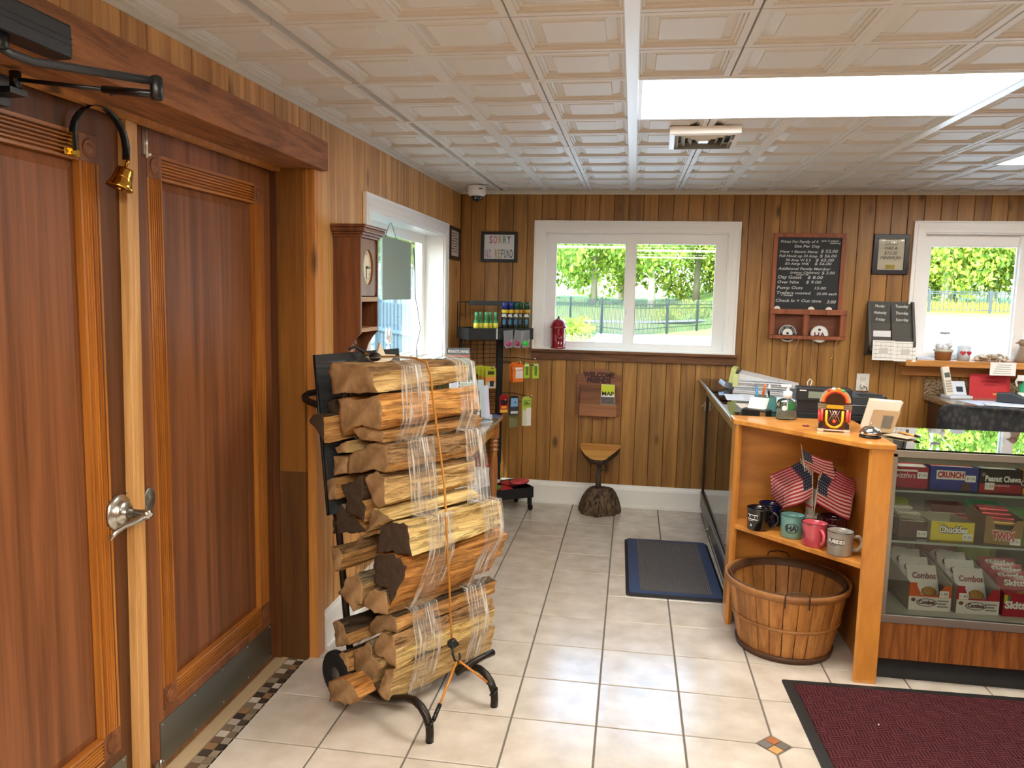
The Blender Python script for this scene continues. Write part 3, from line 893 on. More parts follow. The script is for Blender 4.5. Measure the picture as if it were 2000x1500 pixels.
# ------------------------------------------------------------------ firewood cart
FV = Vector((.55, .835, 0)).normalized()
GV = Vector((FV.y, -FV.x, 0))
CARTO = Vector((.53, -3.13, 0))
ANG = math.atan2(FV.y, FV.x)      # local x runs along the logs, local y is -front, so v = -y
def cl(u, v, w): return (u, -v, w)
t = thing('firewood_cart', 'dark bronze tubular log cart loaded with wrapped firewood, beside the doors', 'cart', CARTO, (0, 0, ANG))
BZ = M('2c241d', .38, .5)
LN = -.14
def rail(u):
    return [cl(u, .10, .02), cl(u, .10, .075), cl(u, .085, .125), cl(u, .05, .155), cl(u, 0, .165), cl(u, -.10, .115), cl(u, -.22, .06), cl(u, -.30, .045)]
for u in (.02, .342):
    obj('front_foot', B().tube([cl(u, .103, 0), cl(u, .105, .03), cl(u, .102, .058), cl(u, .085, .088), cl(u, .058, .110), cl(u, .022, .120), cl(u, -.02, .112), cl(u, -.08, .085), cl(u, -.16, .062), cl(u, -.30, .06)], .0145, 10), BZ, t)
for u in (.03, .36):
    obj('side_rail', B().tube([cl(u, -.26, .06), cl(u, -.32, .075), cl(u, -.36, .14)] + [cl(u, -.345 + LN * w, w) for w in (.3, .6, .9, 1.12)], .0135, 10), BZ, t)
obj('lip_bar', B().tube([cl(.25, -.01, .122), cl(.31, .012, .150), cl(.37, .018, .157), cl(.42, .02, .158)], [.012, .012, .012, .013], 8), BZ, t)
obj('cross_bar', B().tube([cl(.03, -.37, .25), cl(.36, -.37, .25)], .009, 8), BZ, t)
hp = [cl(-.0, -.50, 1.10), cl(-.005, -.56, 1.108), cl(-.004, -.60, 1.115), cl(.0, -.612, 1.125), cl(.02, -.615, 1.134), cl(.10, -.615, 1.14), cl(.36, -.615, 1.14), cl(.385, -.60, 1.13), cl(.385, -.55, 1.115), cl(.37, -.50, 1.10)]
obj('handle', B().tube([cl(.03, -.455, 1.02), cl(.01, -.48, 1.07)] + hp + [cl(.36, -.47, 1.06)], .0135, 10), BZ, t)
bp_ = B()
pu0, pu1, pv = -.030, .375, -.318
q = [(pu0, .70), (pu1, .70), (pu1, 1.305), (pu0, 1.295)]
vs = [cl(u, pv + LN * w, w) for u, w in q] + [cl(u, pv - .004 + LN * w, w) for u, w in q]
bp_.add(vs, [(0, 1, 2, 3), (7, 6, 5, 4), (0, 3, 7, 4), (1, 5, 6, 2), (3, 2, 6, 7), (0, 4, 5, 1)])
obj('panel_trim', B().tube([cl(pu0, pv + LN * .7, .70), cl(pu0, pv + LN * 1.295, 1.295)], .006, 6), BLACK, t)
obj('back_panel', bp_, M('34383a', .1, spec=.8, coat=1), t)['label'] = 'glossy smoke grey back panel'
for u, nm in ((-.02, 'wheel'), (.42, 'wheel')):
    wb = B()
    wb.lathe([(.030, -.012), (.034, -.018), (.062, -.018), (.082, -.016), (.09, -.008), (.09, .008), (.082, .016), (.062, .018), (.034, .018), (.030, .012)], 28)
    o = obj('wheel', wb, RUBBER, t)
    o.matrix_local = Matrix(((0, 0, 1, u), (1, 0, 0, .37), (0, 1, 0, .09), (0, 0, 0, 1)))
    hbm = B().lathe([(0, -.014), (.031, -.014), (.031, .014), (0, .014)], 16)
    obj('hub', hbm, M('6d6a64', .4, .5), o)
obj('axle', B().tube([cl(-.03, -.37, .09), cl(.44, -.37, .09)], .007, 8), STEEL, t)

# logs
def logmat(name, a, b, dark=0.0, sc=22):
    return wood(name, a, b, 'X', sc, .85, var=.1, bump=.7, stretch=.10, spec=.2, dist=1.8, cracks=.85 if dark else .6)
SPLIT = [logmat('split_wood_pale', 'a07a48', 'd8b87c'), logmat('split_wood_tan', '96683a', 'cf9f60'), logmat('split_wood_orange', 'a5672c', 'd9a05a'), logmat('split_wood_yellow', 'b08a4a', 'e2c888')]
BARKM = [logmat('bark_dark', '33271c', '6b563e', 1, 40), logmat('bark_brown', '6a4c30', 'a88458', 1, 34), logmat('bark_grey', '665a46', 'a39170', 1, 36)]
m, N, Lk, P = newmat('end_grain')
tc = N.new('ShaderNodeTexCoord'); oi = N.new('ShaderNodeObjectInfo')
n1 = N.new('ShaderNodeTexNoise'); n1.inputs['Scale'].default_value = 14; n1.inputs['Detail'].default_value = 6
Lk.new(tc.outputs['Object'], n1.inputs[0])
rp = N.new('ShaderNodeValToRGB'); rp.color_ramp.elements[0].position = .3; rp.color_ramp.elements[0].color = srgb('80623f'); rp.color_ramp.elements[1].position = .75; rp.color_ramp.elements[1].color = srgb('c4a074')
Lk.new(n1.outputs['Fac'], rp.inputs[0])
hs = N.new('ShaderNodeHueSaturation'); mr = N.new('ShaderNodeMapRange'); mr.inputs[3].default_value = .75; mr.inputs[4].default_value = 1.15
Lk.new(oi.outputs['Random'], mr.inputs[0]); Lk.new(mr.outputs[0], hs.inputs['Value']); Lk.new(rp.outputs[0], hs.inputs['Color']); Lk.new(hs.outputs[0], P.inputs['Base Color'])
P.inputs['Roughness'].default_value = .9; P.inputs['Specular IOR Level'].default_value = .2
bp = N.new('ShaderNodeBump'); bp.inputs['Strength'].default_value = .5; bp.inputs['Distance'].default_value = .01; Lk.new(n1.outputs['Fac'], bp.inputs['Height']); Lk.new(bp.outputs[0], P.inputs['Normal'])
ENDG = m
ENDD = M('463626', .9, bump=.6, bs=50, noise=.45, ns=30)
from mathutils import noise as mnoise
LOGS = [
('a', 0.00, .52, 0, -1, 0, [(-0.097,0.075),(-0.159,0.092),(-0.115,0.184),(-0.058,0.216)], 'pale wedge of split firewood at the very bottom front of the cart'),
('b', 0.00, .50, 3, 1, 0, [(-0.176,0.229),(-0.168,0.288),(-0.132,0.318),(-0.073,0.332),(-0.050,0.288),(-0.056,0.222),(-0.112,0.224)], 'thick log with a flaky patch in the lowest wrapped bundle, cord knot resting on it'),
('c', 0.02, .52, 1, 0, 0, [(-0.242,0.292),(-0.194,0.361),(-0.138,0.392),(-0.075,0.392),(-0.08,0.335),(-0.14,0.322),(-0.186,0.295)], 'dark topped log crowning the lowest wrapped bundle'),
('d', 0.00, .44, 1, 2, 0, [(-0.242,0.403),(-0.226,0.442),(-0.169,0.478),(-0.113,0.478),(-0.100,0.454),(-0.100,0.395),(-0.176,0.384)], 'round ended log under the big dark wedge, second bundle from the bottom'),
('e', 0.00, .50, 2, -1, 1, [(-0.169,0.600),(-0.083,0.628),(0.011,0.610),(-0.044,0.499),(-0.089,0.430),(-0.094,0.48),(-0.108,0.493),(-0.177,0.496)], 'big orange split wedge with a near black end, second bundle from the bottom'),
('f', 0.00, .46, 3, -1, 1, [(-0.146,0.706),(-0.067,0.742),(0.007,0.748),(0.020,0.650),(-0.076,0.638),(-0.160,0.612)], 'pale yellow split log with dark end on top of the second bundle'),
('g', 0.00, .46, 3, -1, 0, [(-0.218,0.704),(-0.186,0.766),(-0.140,0.774),(-0.091,0.752),(-0.071,0.752),(-0.15,0.716),(-0.226,0.674)], 'pale yellow split log at the bottom of the third bundle'),
('h', 0.00, .45, 0, 1, 0, [(-0.238,0.876),(-0.156,0.905),(-0.120,0.889),(-0.118,0.801),(-0.150,0.778),(-0.186,0.786)], 'log with a swirled leaf shaped grain in the middle of the third bundle'),
('i', 0.00, .45, 1, 1, 0, [(-0.331,0.936),(-0.179,1.002),(-0.110,1.002),(-0.100,0.942),(-0.120,0.908),(-0.171,0.912),(-0.332,0.868)], 'brown log with scaly bark along the top of the third bundle'),
('j', 0.02, .50, 1, -1, 0, [(-0.338,1.034),(-0.276,1.050),(-0.197,1.055),(-0.150,1.040),(-0.162,1.008),(-0.232,1.004),(-0.284,1.002)], 'thin pale splinter log at the bottom of the topmost bundle'),
('k', 0.00, .48, 2, -1, 0, [(-0.389,1.136),(-0.330,1.150),(-0.218,1.158),(-0.150,1.182),(-0.128,1.09),(-0.158,1.06),(-0.250,1.06),(-0.306,1.044),(-0.373,1.0)], 'large orange split log with smooth cut face in the topmost bundle'),
('l', -0.02, .46, 0, 1, 0, [(-0.441,1.244),(-0.393,1.269),(-0.222,1.280),(-0.150,1.262),(-0.140,1.193),(-0.278,1.170),(-0.386,1.164),(-0.415,1.211)], 'long barky log lying at the very top of the stack under the cord'),
('m', -0.06, .42, 1, 0, 1, [(-0.489,1.049),(-0.458,1.078),(-0.392,1.082),(-0.392,1.018),(-0.392,0.981),(-0.432,1.021)], 'black barked log end sticking out furthest left, high on the stack'),
('n', 0.00, .42, 1, -1, 0, [(-0.421,0.919),(-0.340,0.930),(-0.338,0.870),(-0.417,0.850)], 'square tan log end behind the third bundle, under the small chip'),
('o', 0.00, .42, 0, -1, 0, [(-0.412,0.954),(-0.340,0.991),(-0.335,0.945),(-0.408,0.930)], 'small mossy log end behind the gap of the upper two bundles'),
('p', -0.02, .42, 1, -1, 0, [(-0.445,0.827),(-0.389,0.848),(-0.375,0.848),(-0.378,0.768),(-0.446,0.746)], 'stubby tan log end jutting left at the middle of the stack'),
('q', 0.00, .42, 1, 0, 1, [(-0.370,0.817),(-0.246,0.872),(-0.242,0.785),(-0.228,0.765),(-0.235,0.71),(-0.333,0.721)], 'dark quartered log with film over its end, middle of the stack'),
('r', 0.02, .42, 1, 2, 1, [(-0.456,0.685),(-0.403,0.739),(-0.360,0.708),(-0.285,0.691),(-0.240,0.664),(-0.457,0.610)], 'grey brown log end below the dark quartered log'),
('s', -0.06, .42, 1, 1, 0, [(-0.357,0.598),(-0.316,0.608),(-0.286,0.589),(-0.295,0.537),(-0.330,0.515)], 'rectangular brown split log jutting left above the round pale one'),
('t', 0.00, .42, 0, 2, 0, [(-0.391,0.395),(-0.354,0.460),(-0.272,0.505),(-0.245,0.47),(-0.246,0.437),(-0.254,0.398),(-0.302,0.358)], 'round pale log end with a bark notch, behind the second bundle'),
('u', -0.03, .42, 1, 0, 0, [(-0.390,0.285),(-0.348,0.312),(-0.304,0.272),(-0.279,0.242),(-0.371,0.200)], 'short split log with shaggy dark bark, above the wheel'),
('v', -0.01, .42, 0, 2, 0, [(-0.290,0.203),(-0.204,0.262),(-0.180,0.262),(-0.176,0.228),(-0.125,0.208),(-0.18,0.115),(-0.270,0.09)], 'pale quartered log with mottled end above the bottom corner'),
('w', -0.03, .42, 1, 0, 0, [(-0.417,0.146),(-0.327,0.198),(-0.298,0.205),(-0.290,0.132),(-0.318,0.115),(-0.376,0.122)], 'small split log with ragged dark bark just over the lowest left log'),
('x', -0.12, .078, 2, -1, 0, [(-0.286,0.126),(-0.192,0.177),(-0.139,0.164),(-0.107,0.136),(-0.164,0.091),(-0.283,0.053)], 'lowest left split chunk of firewood in front of the wheel'),
('y', 0.00, .40, 1, 0, 1, [(-0.458,1.119),(-0.41,1.135),(-0.405,1.078),(-0.459,1.085)], 'dark log end behind the topmost bundle near the handle'),
]
for (nm, u0, Ln, sp, bk, de, poly, label) in LOGS:
    cu_, cw_ = sum(p[0] for p in poly) / len(poly), sum(p[1] for p in poly) / len(poly)
    # refine polygon
    P0 = [(-(v - cu_), w - cw_) for v, w in poly]
    if sum(P0[i][0] * P0[(i + 1) % len(P0)][1] - P0[(i + 1) % len(P0)][0] * P0[i][1] for i in range(len(P0))) < 0: P0.reverse()
    pts = []; fl = []
    n0 = len(P0)
    for i in range(n0):
        a, c = P0[i], P0[(i + 1) % n0]
        mm_ = max(1, int(math.hypot(c[0] - a[0], c[1] - a[1]) / .014))
        for k in range(mm_):
            s = k / mm_
            pts.append((a[0] + (c[0] - a[0]) * s, a[1] + (c[1] - a[1]) * s)); fl.append(i)
    n = len(pts); NS = 22
    sd = rnd.random() * 100
    b = B(); vs = []
    tw = rnd.uniform(-.05, .05); tap = rnd.uniform(.9, 1.04)
    for k in range(NS + 1):
        s = k / NS; x = s * Ln
        sc_ = 1 + (tap - 1) * s
        for (y, z) in pts:
            rr = 1 + .17 * (mnoise.noise((x * 5 + sd, y * 22, z * 22)))
            rr2 = .0075 * mnoise.noise((x * 9 + sd, y * 70, z * 70 + 7)) + .004 * mnoise.noise((x * 30 + sd, y * 130, z * 130))
            yy, zz = y * sc_ * rr, z * sc_ * rr
            L_ = math.hypot(yy, zz) + 1e-6
            yy += yy / L_ * rr2; zz += zz / L_ * rr2
            ex = .006 * mnoise.noise((y * 40, z * 40, sd + k * .0)) if k in (0, NS) else 0
            vs.append((x + ex, yy - zz * tw * s * .5, zz + yy * tw * s * .5))
    b.add(vs, [])
    top = sorted(range(n0), key=lambda i: -(P0[i][1] + P0[(i + 1) % n0][1]))[:max(2, n0 // 3)]
    for k in range(NS):
        for i in range(n):
            j = (i + 1) % n
            b.f.append([k * n + i, (k + 1) * n + i, (k + 1) * n + j, k * n + j]); b.sm.append(False)
            bark = bk >= 0 and fl[i] in top
            b.mi.append(1 if bark else 0)
    for base_, rev in ((0, False), (NS * n, True)):
        mx_, my_ = sum(p[0] for p in pts) / n, sum(p[1] for p in pts) / n
        prev = base_
        for fr_ in (.84, .6, .32):
            st_ = len(b.v)
            for i in range(n):
                q = b.v[base_ + i]
                yy, zz = mx_ + (q.y - mx_) * fr_, my_ + (q.z - my_) * fr_
                b.v.append(Vector(((0 if not rev else Ln) + .0045 * mnoise.noise((yy * 55, zz * 55, sd)) - (.004 if not rev else -.004) * (1 - fr_), yy, zz)))
            for i in range(n):
                j = (i + 1) % n
                b.f.append([prev + i, prev + j, st_ + j, st_ + i]); b.sm.append(True); b.mi.append(2)
            prev = st_
        c_ = len(b.v); b.v.append(Vector((-.004 if not rev else Ln + .004, mx_, my_)))
        for i in range(n):
            b.f.append([prev + i, prev + (i + 1) % n, c_]); b.sm.append(True); b.mi.append(2)
    # faces above are wound for -x axis cap; fix by recalculation
    me = b.mesh('firewood_log', [SPLIT[sp], BARKM[max(bk, 0)], ENDD if de else ENDG])
    bm = bmesh.new(); bm.from_mesh(me); bmesh.ops.recalc_face_normals(bm, faces=bm.faces); bm.to_mesh(me); bm.free()
    o = link('firewood_log', me, None, CARTO + FV * u0 + GV * cu_ + Vector((0, 0, cw_)), (0, 0, ANG))
    tag(o, label, 'firewood', 'split logs on the cart')

# clear film around each wrapped bundle
FILM = bpy.data.materials.new('stretch_film'); FILM.use_nodes = True
N, Lk = FILM.node_tree.nodes, FILM.node_tree.links
N.remove(N['Principled BSDF'])
tr = N.new('ShaderNodeBsdfTransparent'); tr.inputs[0].default_value = (.97, .97, .96, 1)
gl = N.new('ShaderNodeBsdfPrincipled'); gl.inputs['Base Color'].default_value = srgb('d8d2c6'); gl.inputs['Roughness'].default_value = .12; gl.inputs['Specular IOR Level'].default_value = .8
tc = N.new('ShaderNodeTexCoord'); mp = N.new('ShaderNodeMapping'); mp.inputs['Scale'].default_value = (110, 6, 6)
Lk.new(tc.outputs['Object'], mp.inputs['Vector'])
n1 = N.new('ShaderNodeTexNoise'); n1.inputs['Scale'].default_value = 1; n1.inputs['Detail'].default_value = 4; n1.inputs['Distortion'].default_value = .6
Lk.new(mp.outputs[0], n1.inputs['Vector'])
n3 = N.new('ShaderNodeTexNoise'); n3.inputs['Scale'].default_value = 11; n3.inputs['Detail'].default_value = 2
Lk.new(tc.outputs['Object'], n3.inputs['Vector'])
rp = N.new('ShaderNodeMapRange'); rp.inputs[1].default_value = .47; rp.inputs[2].default_value = .64; rp.inputs[3].default_value = .16; rp.inputs[4].default_value = .92  # whitish opaque streaks painted into the film in place of glints
Lk.new(n1.outputs['Fac'], rp.inputs[0])
mz = N.new('ShaderNodeMath'); mz.operation = 'MULTIPLY'
rz = N.new('ShaderNodeMapRange'); rz.inputs[1].default_value = .35; rz.inputs[2].default_value = .65; rz.inputs[3].default_value = .45; rz.inputs[4].default_value = 1
Lk.new(n3.outputs['Fac'], rz.inputs[0]); Lk.new(rp.outputs[0], mz.inputs[0]); Lk.new(rz.outputs[0], mz.inputs[1])
bp = N.new('ShaderNodeBump'); bp.inputs['Strength'].default_value = .9; bp.inputs['Distance'].default_value = .012
Lk.new(n1.outputs['Fac'], bp.inputs['Height']); Lk.new(bp.outputs[0], gl.inputs['Normal'])
mx = N.new('ShaderNodeMixShader'); Lk.new(mz.outputs[0], mx.inputs[0]); Lk.new(tr.outputs[0], mx.inputs[1]); Lk.new(gl.outputs[0], mx.inputs[2])
Lk.new(mx.outputs[0], N['Material Output'].inputs[0])

def hull(ps):
    ps = sorted(set(ps))
    def half(q):
        h = []
        for p in q:
            while len(h) > 1 and (h[-1][0] - h[-2][0]) * (p[1] - h[-2][1]) - (h[-1][1] - h[-2][1]) * (p[0] - h[-2][0]) <= 0: h.pop()
            h.append(p)
        return h
    a, c = half(ps), half(ps[::-1])
    return a[:-1] + c[:-1]
LP = {l[0]: l[6] for l in LOGS}
BUN = [('abcvw', 'lowest'), ('defts', 'second lowest'), ('ghiqp', 'third'), ('jkly', 'topmost')]
for names, where in BUN:
    allp = [p for nme in names for p in LP[nme]]
    hp_ = hull([(round(v, 3), round(w, 3)) for v, w in allp])
    cv, cw = sum(p[0] for p in hp_) / len(hp_), sum(p[1] for p in hp_) / len(hp_)
    pts = []
    for i in range(len(hp_)):
        a, c = hp_[i], hp_[(i + 1) % len(hp_)]
        k_ = max(1, int(math.hypot(c[0] - a[0], c[1] - a[1]) / .012))
        for k in range(k_): pts.append((a[0] + (c[0] - a[0]) * k / k_, a[1] + (c[1] - a[1]) * k / k_))
    t2 = thing('stretch_wrap', 'clear stretch film bands around the %s firewood bundle' % where, 'plastic wrap', CARTO + GV * cv + Vector((0, 0, cw)), (0, 0, ANG), 'film around the firewood bundles')
    for (ua, ub) in ((.075, .20), (.355, .465)):
        b = B(); n = len(pts); NU = 12; vs = []
        sk = rnd.uniform(-.03, .03)
        for k in range(NU + 1):
            u = ua + (ub - ua) * k / NU
            for (v, w) in pts:
                dv, dw = v - cv, w - cw
                L_ = math.hypot(dv, dw)
                g = 1.045 + (.010 + .004 * mnoise.noise((u * 60, dv * 6, dw * 6))) / L_
                pu = u + sk * dw / .2 + .006 * mnoise.noise((dv * 20, dw * 20, ua * 50 + k * .15))
                vs.append((pu, -dv * g, dw * g))
        b.add(vs, [(k * n + i, k * n + (i + 1) % n, (k + 1) * n + (i + 1) % n, (k + 1) * n + i) for k in range(NU) for i in range(n)], 0, True)
        obj('film_band', b, FILM, t2)

# bungee cord over the stack
CORD = M('b87a24', .5, bump=.3, bs=400)
t = thing('bungee_cord', 'ochre elastic cord strapped over the firewood stack and down its front', 'bungee cord', CARTO, (0, 0, ANG))
top = [cl(.165, -.475, 1.300), cl(.19, -.42, 1.284), cl(.20, -.32, 1.291), cl(.205, -.20, 1.293), cl(.205, -.140, 1.284), cl(.212, -.122, 1.235), cl(.22, -.118, 1.148), cl(.226, -.092, 1.0), cl(.213, -.045, .85), cl(.168, .014, .765), cl(.152, .036, .70), cl(.166, .028, .60), cl(.198, .006, .469), cl(.232, -.026, .37), cl(.242, -.028, .288), cl(.241, -.024, .245)]
obj('cord', B().tube(top, .0042, 8), CORD, t)
b = B().sphere(cl(.241, -.022, .240), (.022, .016, .018), 8, 6); b.tube([cl(.227, -.014, .245), cl(.241, -.014, .256), cl(.263, -.014, .232), cl(.231, -.014, .229)], .008, 6)
obj('knot', b, BLACKM, t)
b = B().tube([cl(.233, -.012, .24), cl(.224, .0, .21), cl(.226, .008, .19), cl(.238, .012, .178), cl(.252, .010, .188), cl(.254, .004, .206)], .0045, 8)
obj('hook', b, BLACK, t)
for u1, v1, w1_, u2 in ((.03, .108, .080, .232), (.345, .11, .070, .244)):
    obj('tie_cord', B().tube([cl(u2, .012, .182), cl((u1 * .75 + u2 * .25), .088, (w1_ * .75 + .182 * .25))], .0045, 8), M('c07a22', .5), t)
    hk = B().tube([cl((u1 * .75 + u2 * .25), .088, (w1_ * .75 + .182 * .25)), cl(u1, .112, w1_)], .008, 8); hk.tube([cl(u1, .116, w1_), cl(u1 - .02, .118, w1_ - .008), cl(u1 - .022, .10, w1_ - .02)], .004, 6)
    obj('end_hook', hk, BLACK, t)
b = B().sphere(cl(.19, -.42, 1.284), (.022, .03, .018), 8, 6); b.tube([cl(.17, -.46, 1.298), cl(.14, -.48, 1.322), cl(.11, -.475, 1.312)], .006, 6)
obj('top_knot', b, BLACKM, t)

# wooden star on the stack
b = B()
sp_ = []
for k in range(10):
    r = .075 if k % 2 == 0 else .034
    a = PI / 2 + k * PI / 5
    sp_.append((r * math.cos(a), r * math.sin(a)))
b.t = Matrix.Rotation(D(90), 4, 'X')
b.prism(sp_, -.006, .006)
star = obj('wooden_star', b, M('d9c9ac', .6, noise=.06), None, CARTO + FV * .235 + GV * (-.44) + Vector((0, 0, 1.262)), (D(-8), 0, ANG), bev=.001)
tag(star, 'cream five-pointed wooden star propped on the stack against the back panel', 'star')
# ------------------------------------------------------------------ brochure table under the side window
t = thing('side_table', 'long maple table with turned legs and low shelf under the side window', 'table', (.235, -1.31, 0))
tb = B()
rc = []
for cx, cy, a0 in ((.18, .66, 0), (-.18, .66, 90), (-.18, -.66, 180), (.18, -.66, 270)):
    for k in range(5):
        a = D(a0 + k * 22.5); rc.append((cx + .03 * math.cos(a), cy + .03 * math.sin(a)))
tb.prism(rc, .716, .74)
TOPM = wood('table_top', '8d7358', 'b59c7c', 'Y', 18, .12, var=.03, bump=.02, coat=.6)
obj('tabletop', tb, TOPM, t, bev=.003)
ap = B()
for q in [(-.165, -.64, -.150, .64), (.150, -.64, .165, .64), (-.165, -.64, .165, -.625), (-.165, .625, .165, .64)]: ap.box(q[0], q[1], .628, q[2], q[3], .716)
obj('apron', ap, wood('apron_honey', 'a06526', 'cc9242', 'Y', 16, .35, var=.02), t)
leg = B()
leg.box(-.029, -.029, .60, .029, .029, .716); 
leg.lathe([(.014, 0), (.022, .004), (.029, .03), (.030, .055), (.024, .085), (.015, .098), (.020, .104), (.029, .118), (.031, .14), (.030, .19), (.024, .215), (.020, .225), (.026, .232), (.023, .24), (.026, .28), (.0285, .36), (.026, .46), (.021, .505), (.020, .51), (.029, .518), (.030, .526), (.021, .534), (.020, .54), (.029, .548), (.030, .556), (.021, .564), (.020, .568), (.029, .576), (.030, .584), (.022, .592), (.022, .60)], 18)
lm = leg.mesh('leg', TURNED)
for x in (-.16, .165):
    for y in (-.62, .60):
        link('leg', lm, t, (x, y, 0))
obj('lower_shelf', B().box(-.16, -.60, .105, .185, .585, .125), TABLEW, t, bev=.003)

def mag(label, loc, rot, w, h, th, mat, cat='magazine', group=None, name='magazine'):
    """standing booklet leaning back, front facing local -y"""
    o = obj(name, B().box(-w / 2, 0, 0, w / 2, th, h), mat, None, loc, rot)
    return tag(o, label, cat, group)
def art(o, items):
    for (x0, z0, x1, z1, c, *rest) in items:
        obj('print_block', B().box(x0, -.0012, z0, x1, -.0002, z1), M(c, .5, noise=rest[0] if rest else 0, ns=40), o)
lean = D(-16)
ay = D(20)
rack = thing('brochure_holder', 'clear acrylic three-tier brochure holder on the side table', 'holder', (.20, -.98, .74), (0, 0, ay))
b = B()
AC = glass('acrylic', 'eef6f4', 1.0)
for (y, z0, h) in ((.10, .20, .22), (.035, .10, .20), (-.03, .0, .20)):
    b.box(-.12, y + .018, z0, .13, y + .021, z0 + h)
    b.box(-.12, y - .018, z0, .13, y - .015, z0 + h * .4)
b.box(-.122, -.05, 0, -.119, .125, .30); b.box(.129, -.05, 0, .132, .125, .30)
b.box(-.12, -.05, 0, .13, .125, .003)
obj('tiers', b, AC, rack)
o = mag('dark travel magazine with white state name at the back of the brochure holder', (.205, -.905, .985), (lean, 0, ay), .148, .215, .006, M('3a3f40', .3, noise=.35, ns=14))
txt('PENNSYLVANIA', .03, o, (0, -.0015, .190), BACK, PAPER, w=.132)
art(o, [(-.07, .155, .074, .168, 'b5544a'), (-.072, .0, .074, .150, '8d9a86', .5), (-.066, .115, -.025, .135, 'e5e2dc'), (-.03, .0, .02, .10, '42406a', .4), (.045, .03, .074, .14, 'b3ab86', .3)])
o = mag('pale blue leaflet with two small photos in the middle of the brochure holder', (.225, -.985, .872), (lean, 0, ay), .118, .205, .004, M('dfe6f0', .4), 'leaflet', name='leaflet')
art(o, [(.0, .105, .050, .165, '55626e', .4), (.0, .04, .050, .095, '6d7480', .4), (-.05, .06, -.01, .15, 'c4cdd8'), (-.052, .172, .052, .178, 'a8b2c0')])
o = mag('white brochure with big black sideways letters on the brochure holder', (.285, -1.02, .775), (lean, 0, ay), .075, .225, .004, M('e2e6e4', .4), 'brochure', name='brochure')
art(o, [(-.036, .0, .036, .02, 'f2f0ee'), (-.036, .16, .036, .22, 'a9b8a4', .2)])
txt('YOUTH', .045, o, (.006, -.0015, .09), (D(90), D(-90), 0), INK, w=.125, bold=.002)
o = mag('grey brochure showing a person outdoors, front of the brochure holder', (.345, -.97, .775), (lean, 0, ay + D(4)), .088, .235, .004, M('9db0b4', .35, noise=.25, ns=16), 'brochure', name='brochure')
art(o, [(-.012, .06, .014, .165, '2c3a52', .4), (-.006, .0, .012, .06, 'd6d4cc'), (-.04, .0, -.015, .09, '6f8a5e', .3), (-.008, .165, .008, .185, '6d5646')])
o = mag('lilac edged brochure half hidden behind the grey one', (.375, -.925, .765), (lean, 0, ay + D(4)), .07, .205, .004, M('c3c2da', .4), 'brochure', name='brochure')
t = thing('card_box', 'maroon open card box with a white label on the side table', 'box', (.315, -.955, .74), (0, 0, D(28)))
b = B(); b.box(-.035, -.03, 0, .035, -.027, .075); b.box(-.035, .027, 0, .035, .03, .10); b.box(-.035, -.03, 0, -.032, .03, .08); b.box(.032, -.03, 0, .035, .03, .08); b.box(-.035, -.03, 0, .035, .03, .003)
obj('tray', b, M('5e1418', .3), t)
obj('label', B().box(.006, -.0312, .048, .026, -.030, .068), PAPER, t)
for k in range(7):
    o = obj('business_card', B().box(-.045, -.028, 0, .045, .028, .0045), M(['c6d6d8', 'b9cfd4', 'd8e0de'][k % 3], .4), None, (.355 + rnd.uniform(-.004, .004), -.84 + rnd.uniform(-.004, .004), .7402 + k * .0047), (0, 0, D(rnd.uniform(15, 40))))
    tag(o, ['lowest', 'second lowest', 'third lowest', 'middle', 'third highest', 'second highest', 'topmost'][k] + ' pale blue card in the low stack at the front of the side table', 'card', 'stack of pale blue cards')
o = obj('flyer', B().box(-.05, -.03, 0, .05, .03, .003), M('cfdbe6', .35), None, (.37, -.92, .7402), (0, 0, D(50))); tag(o, 'single white flyer lying by the table edge before the card stack', 'flyer')
o = obj('flyer', B().box(-.055, -.03, 0, .055, .03, .006), M('5a6496', .4), None, (.385, -.70, .7402), (0, 0, D(60))); tag(o, 'violet blue flyer lying at the far end of the side table', 'flyer')

# things on the low shelf
o = mag('black and white photo catalog standing on the low shelf, nearest the turned leg', (.352, -.83, .140), (D(-8), 0, D(58)), .19, .265, .012, M('c9c8cc', .35), 'catalog', name='catalog')
art(o, [(-.09, .0, .09, .15, '77777c', .5), (-.09, .0, .09, .08, '454548', .4)])
bb = B(); 
for k in range(24):
    a, c = 2 * PI * k / 24, 2 * PI * (k + 1) / 24
    bb.add([(.02 + .036 * math.cos(a), -.0015, .205 + .036 * math.sin(a)), (.02 + .036 * math.cos(c), -.0015, .205 + .036 * math.sin(c)), (.02 + .032 * math.cos(c), -.0015, .205 + .032 * math.sin(c)), (.02 + .032 * math.cos(a), -.0015, .205 + .032 * math.sin(a))], [(0, 1, 2, 3)])
obj('printed_ring', bb, M('9a9aa0', .5), o)
for k in range(4):
    o = mag('grey spined catalog in the row behind the photo catalog', (.337 - k * .0145, -.821 + k * .009, .140), (D(-8), 0, D(58)), .19, .25 - .006 * k, .010, M(['6b6b66', 'b3aea6', '4a4a4a', '8a857c'][k], .4), 'catalog', 'catalogs on the low shelf', name='catalog')
for k, (h, c) in enumerate([(.30, 'd9d6d2'), (.33, 'c2beb8'), (.28, 'e6e3e6')]):
    o = mag(['white paper sheaf leaning furthest left on the low shelf', 'tall grey printed paper sheaf on the low shelf, behind the white ones', 'lilac white paper sheaf beside the logs on the low shelf'][k], (.30 + .012 * k, -1.08 - .07 * (k - 1), .138), (D(-6), 0, D(52)), .19, h, .01, M(c, .6), 'papers', name='paper_sheaf')
    art(o, [(-.08, h - .05 - .016 * j, .08, h - .044 - .016 * j, 'a9a6a4') for j in range(5)])
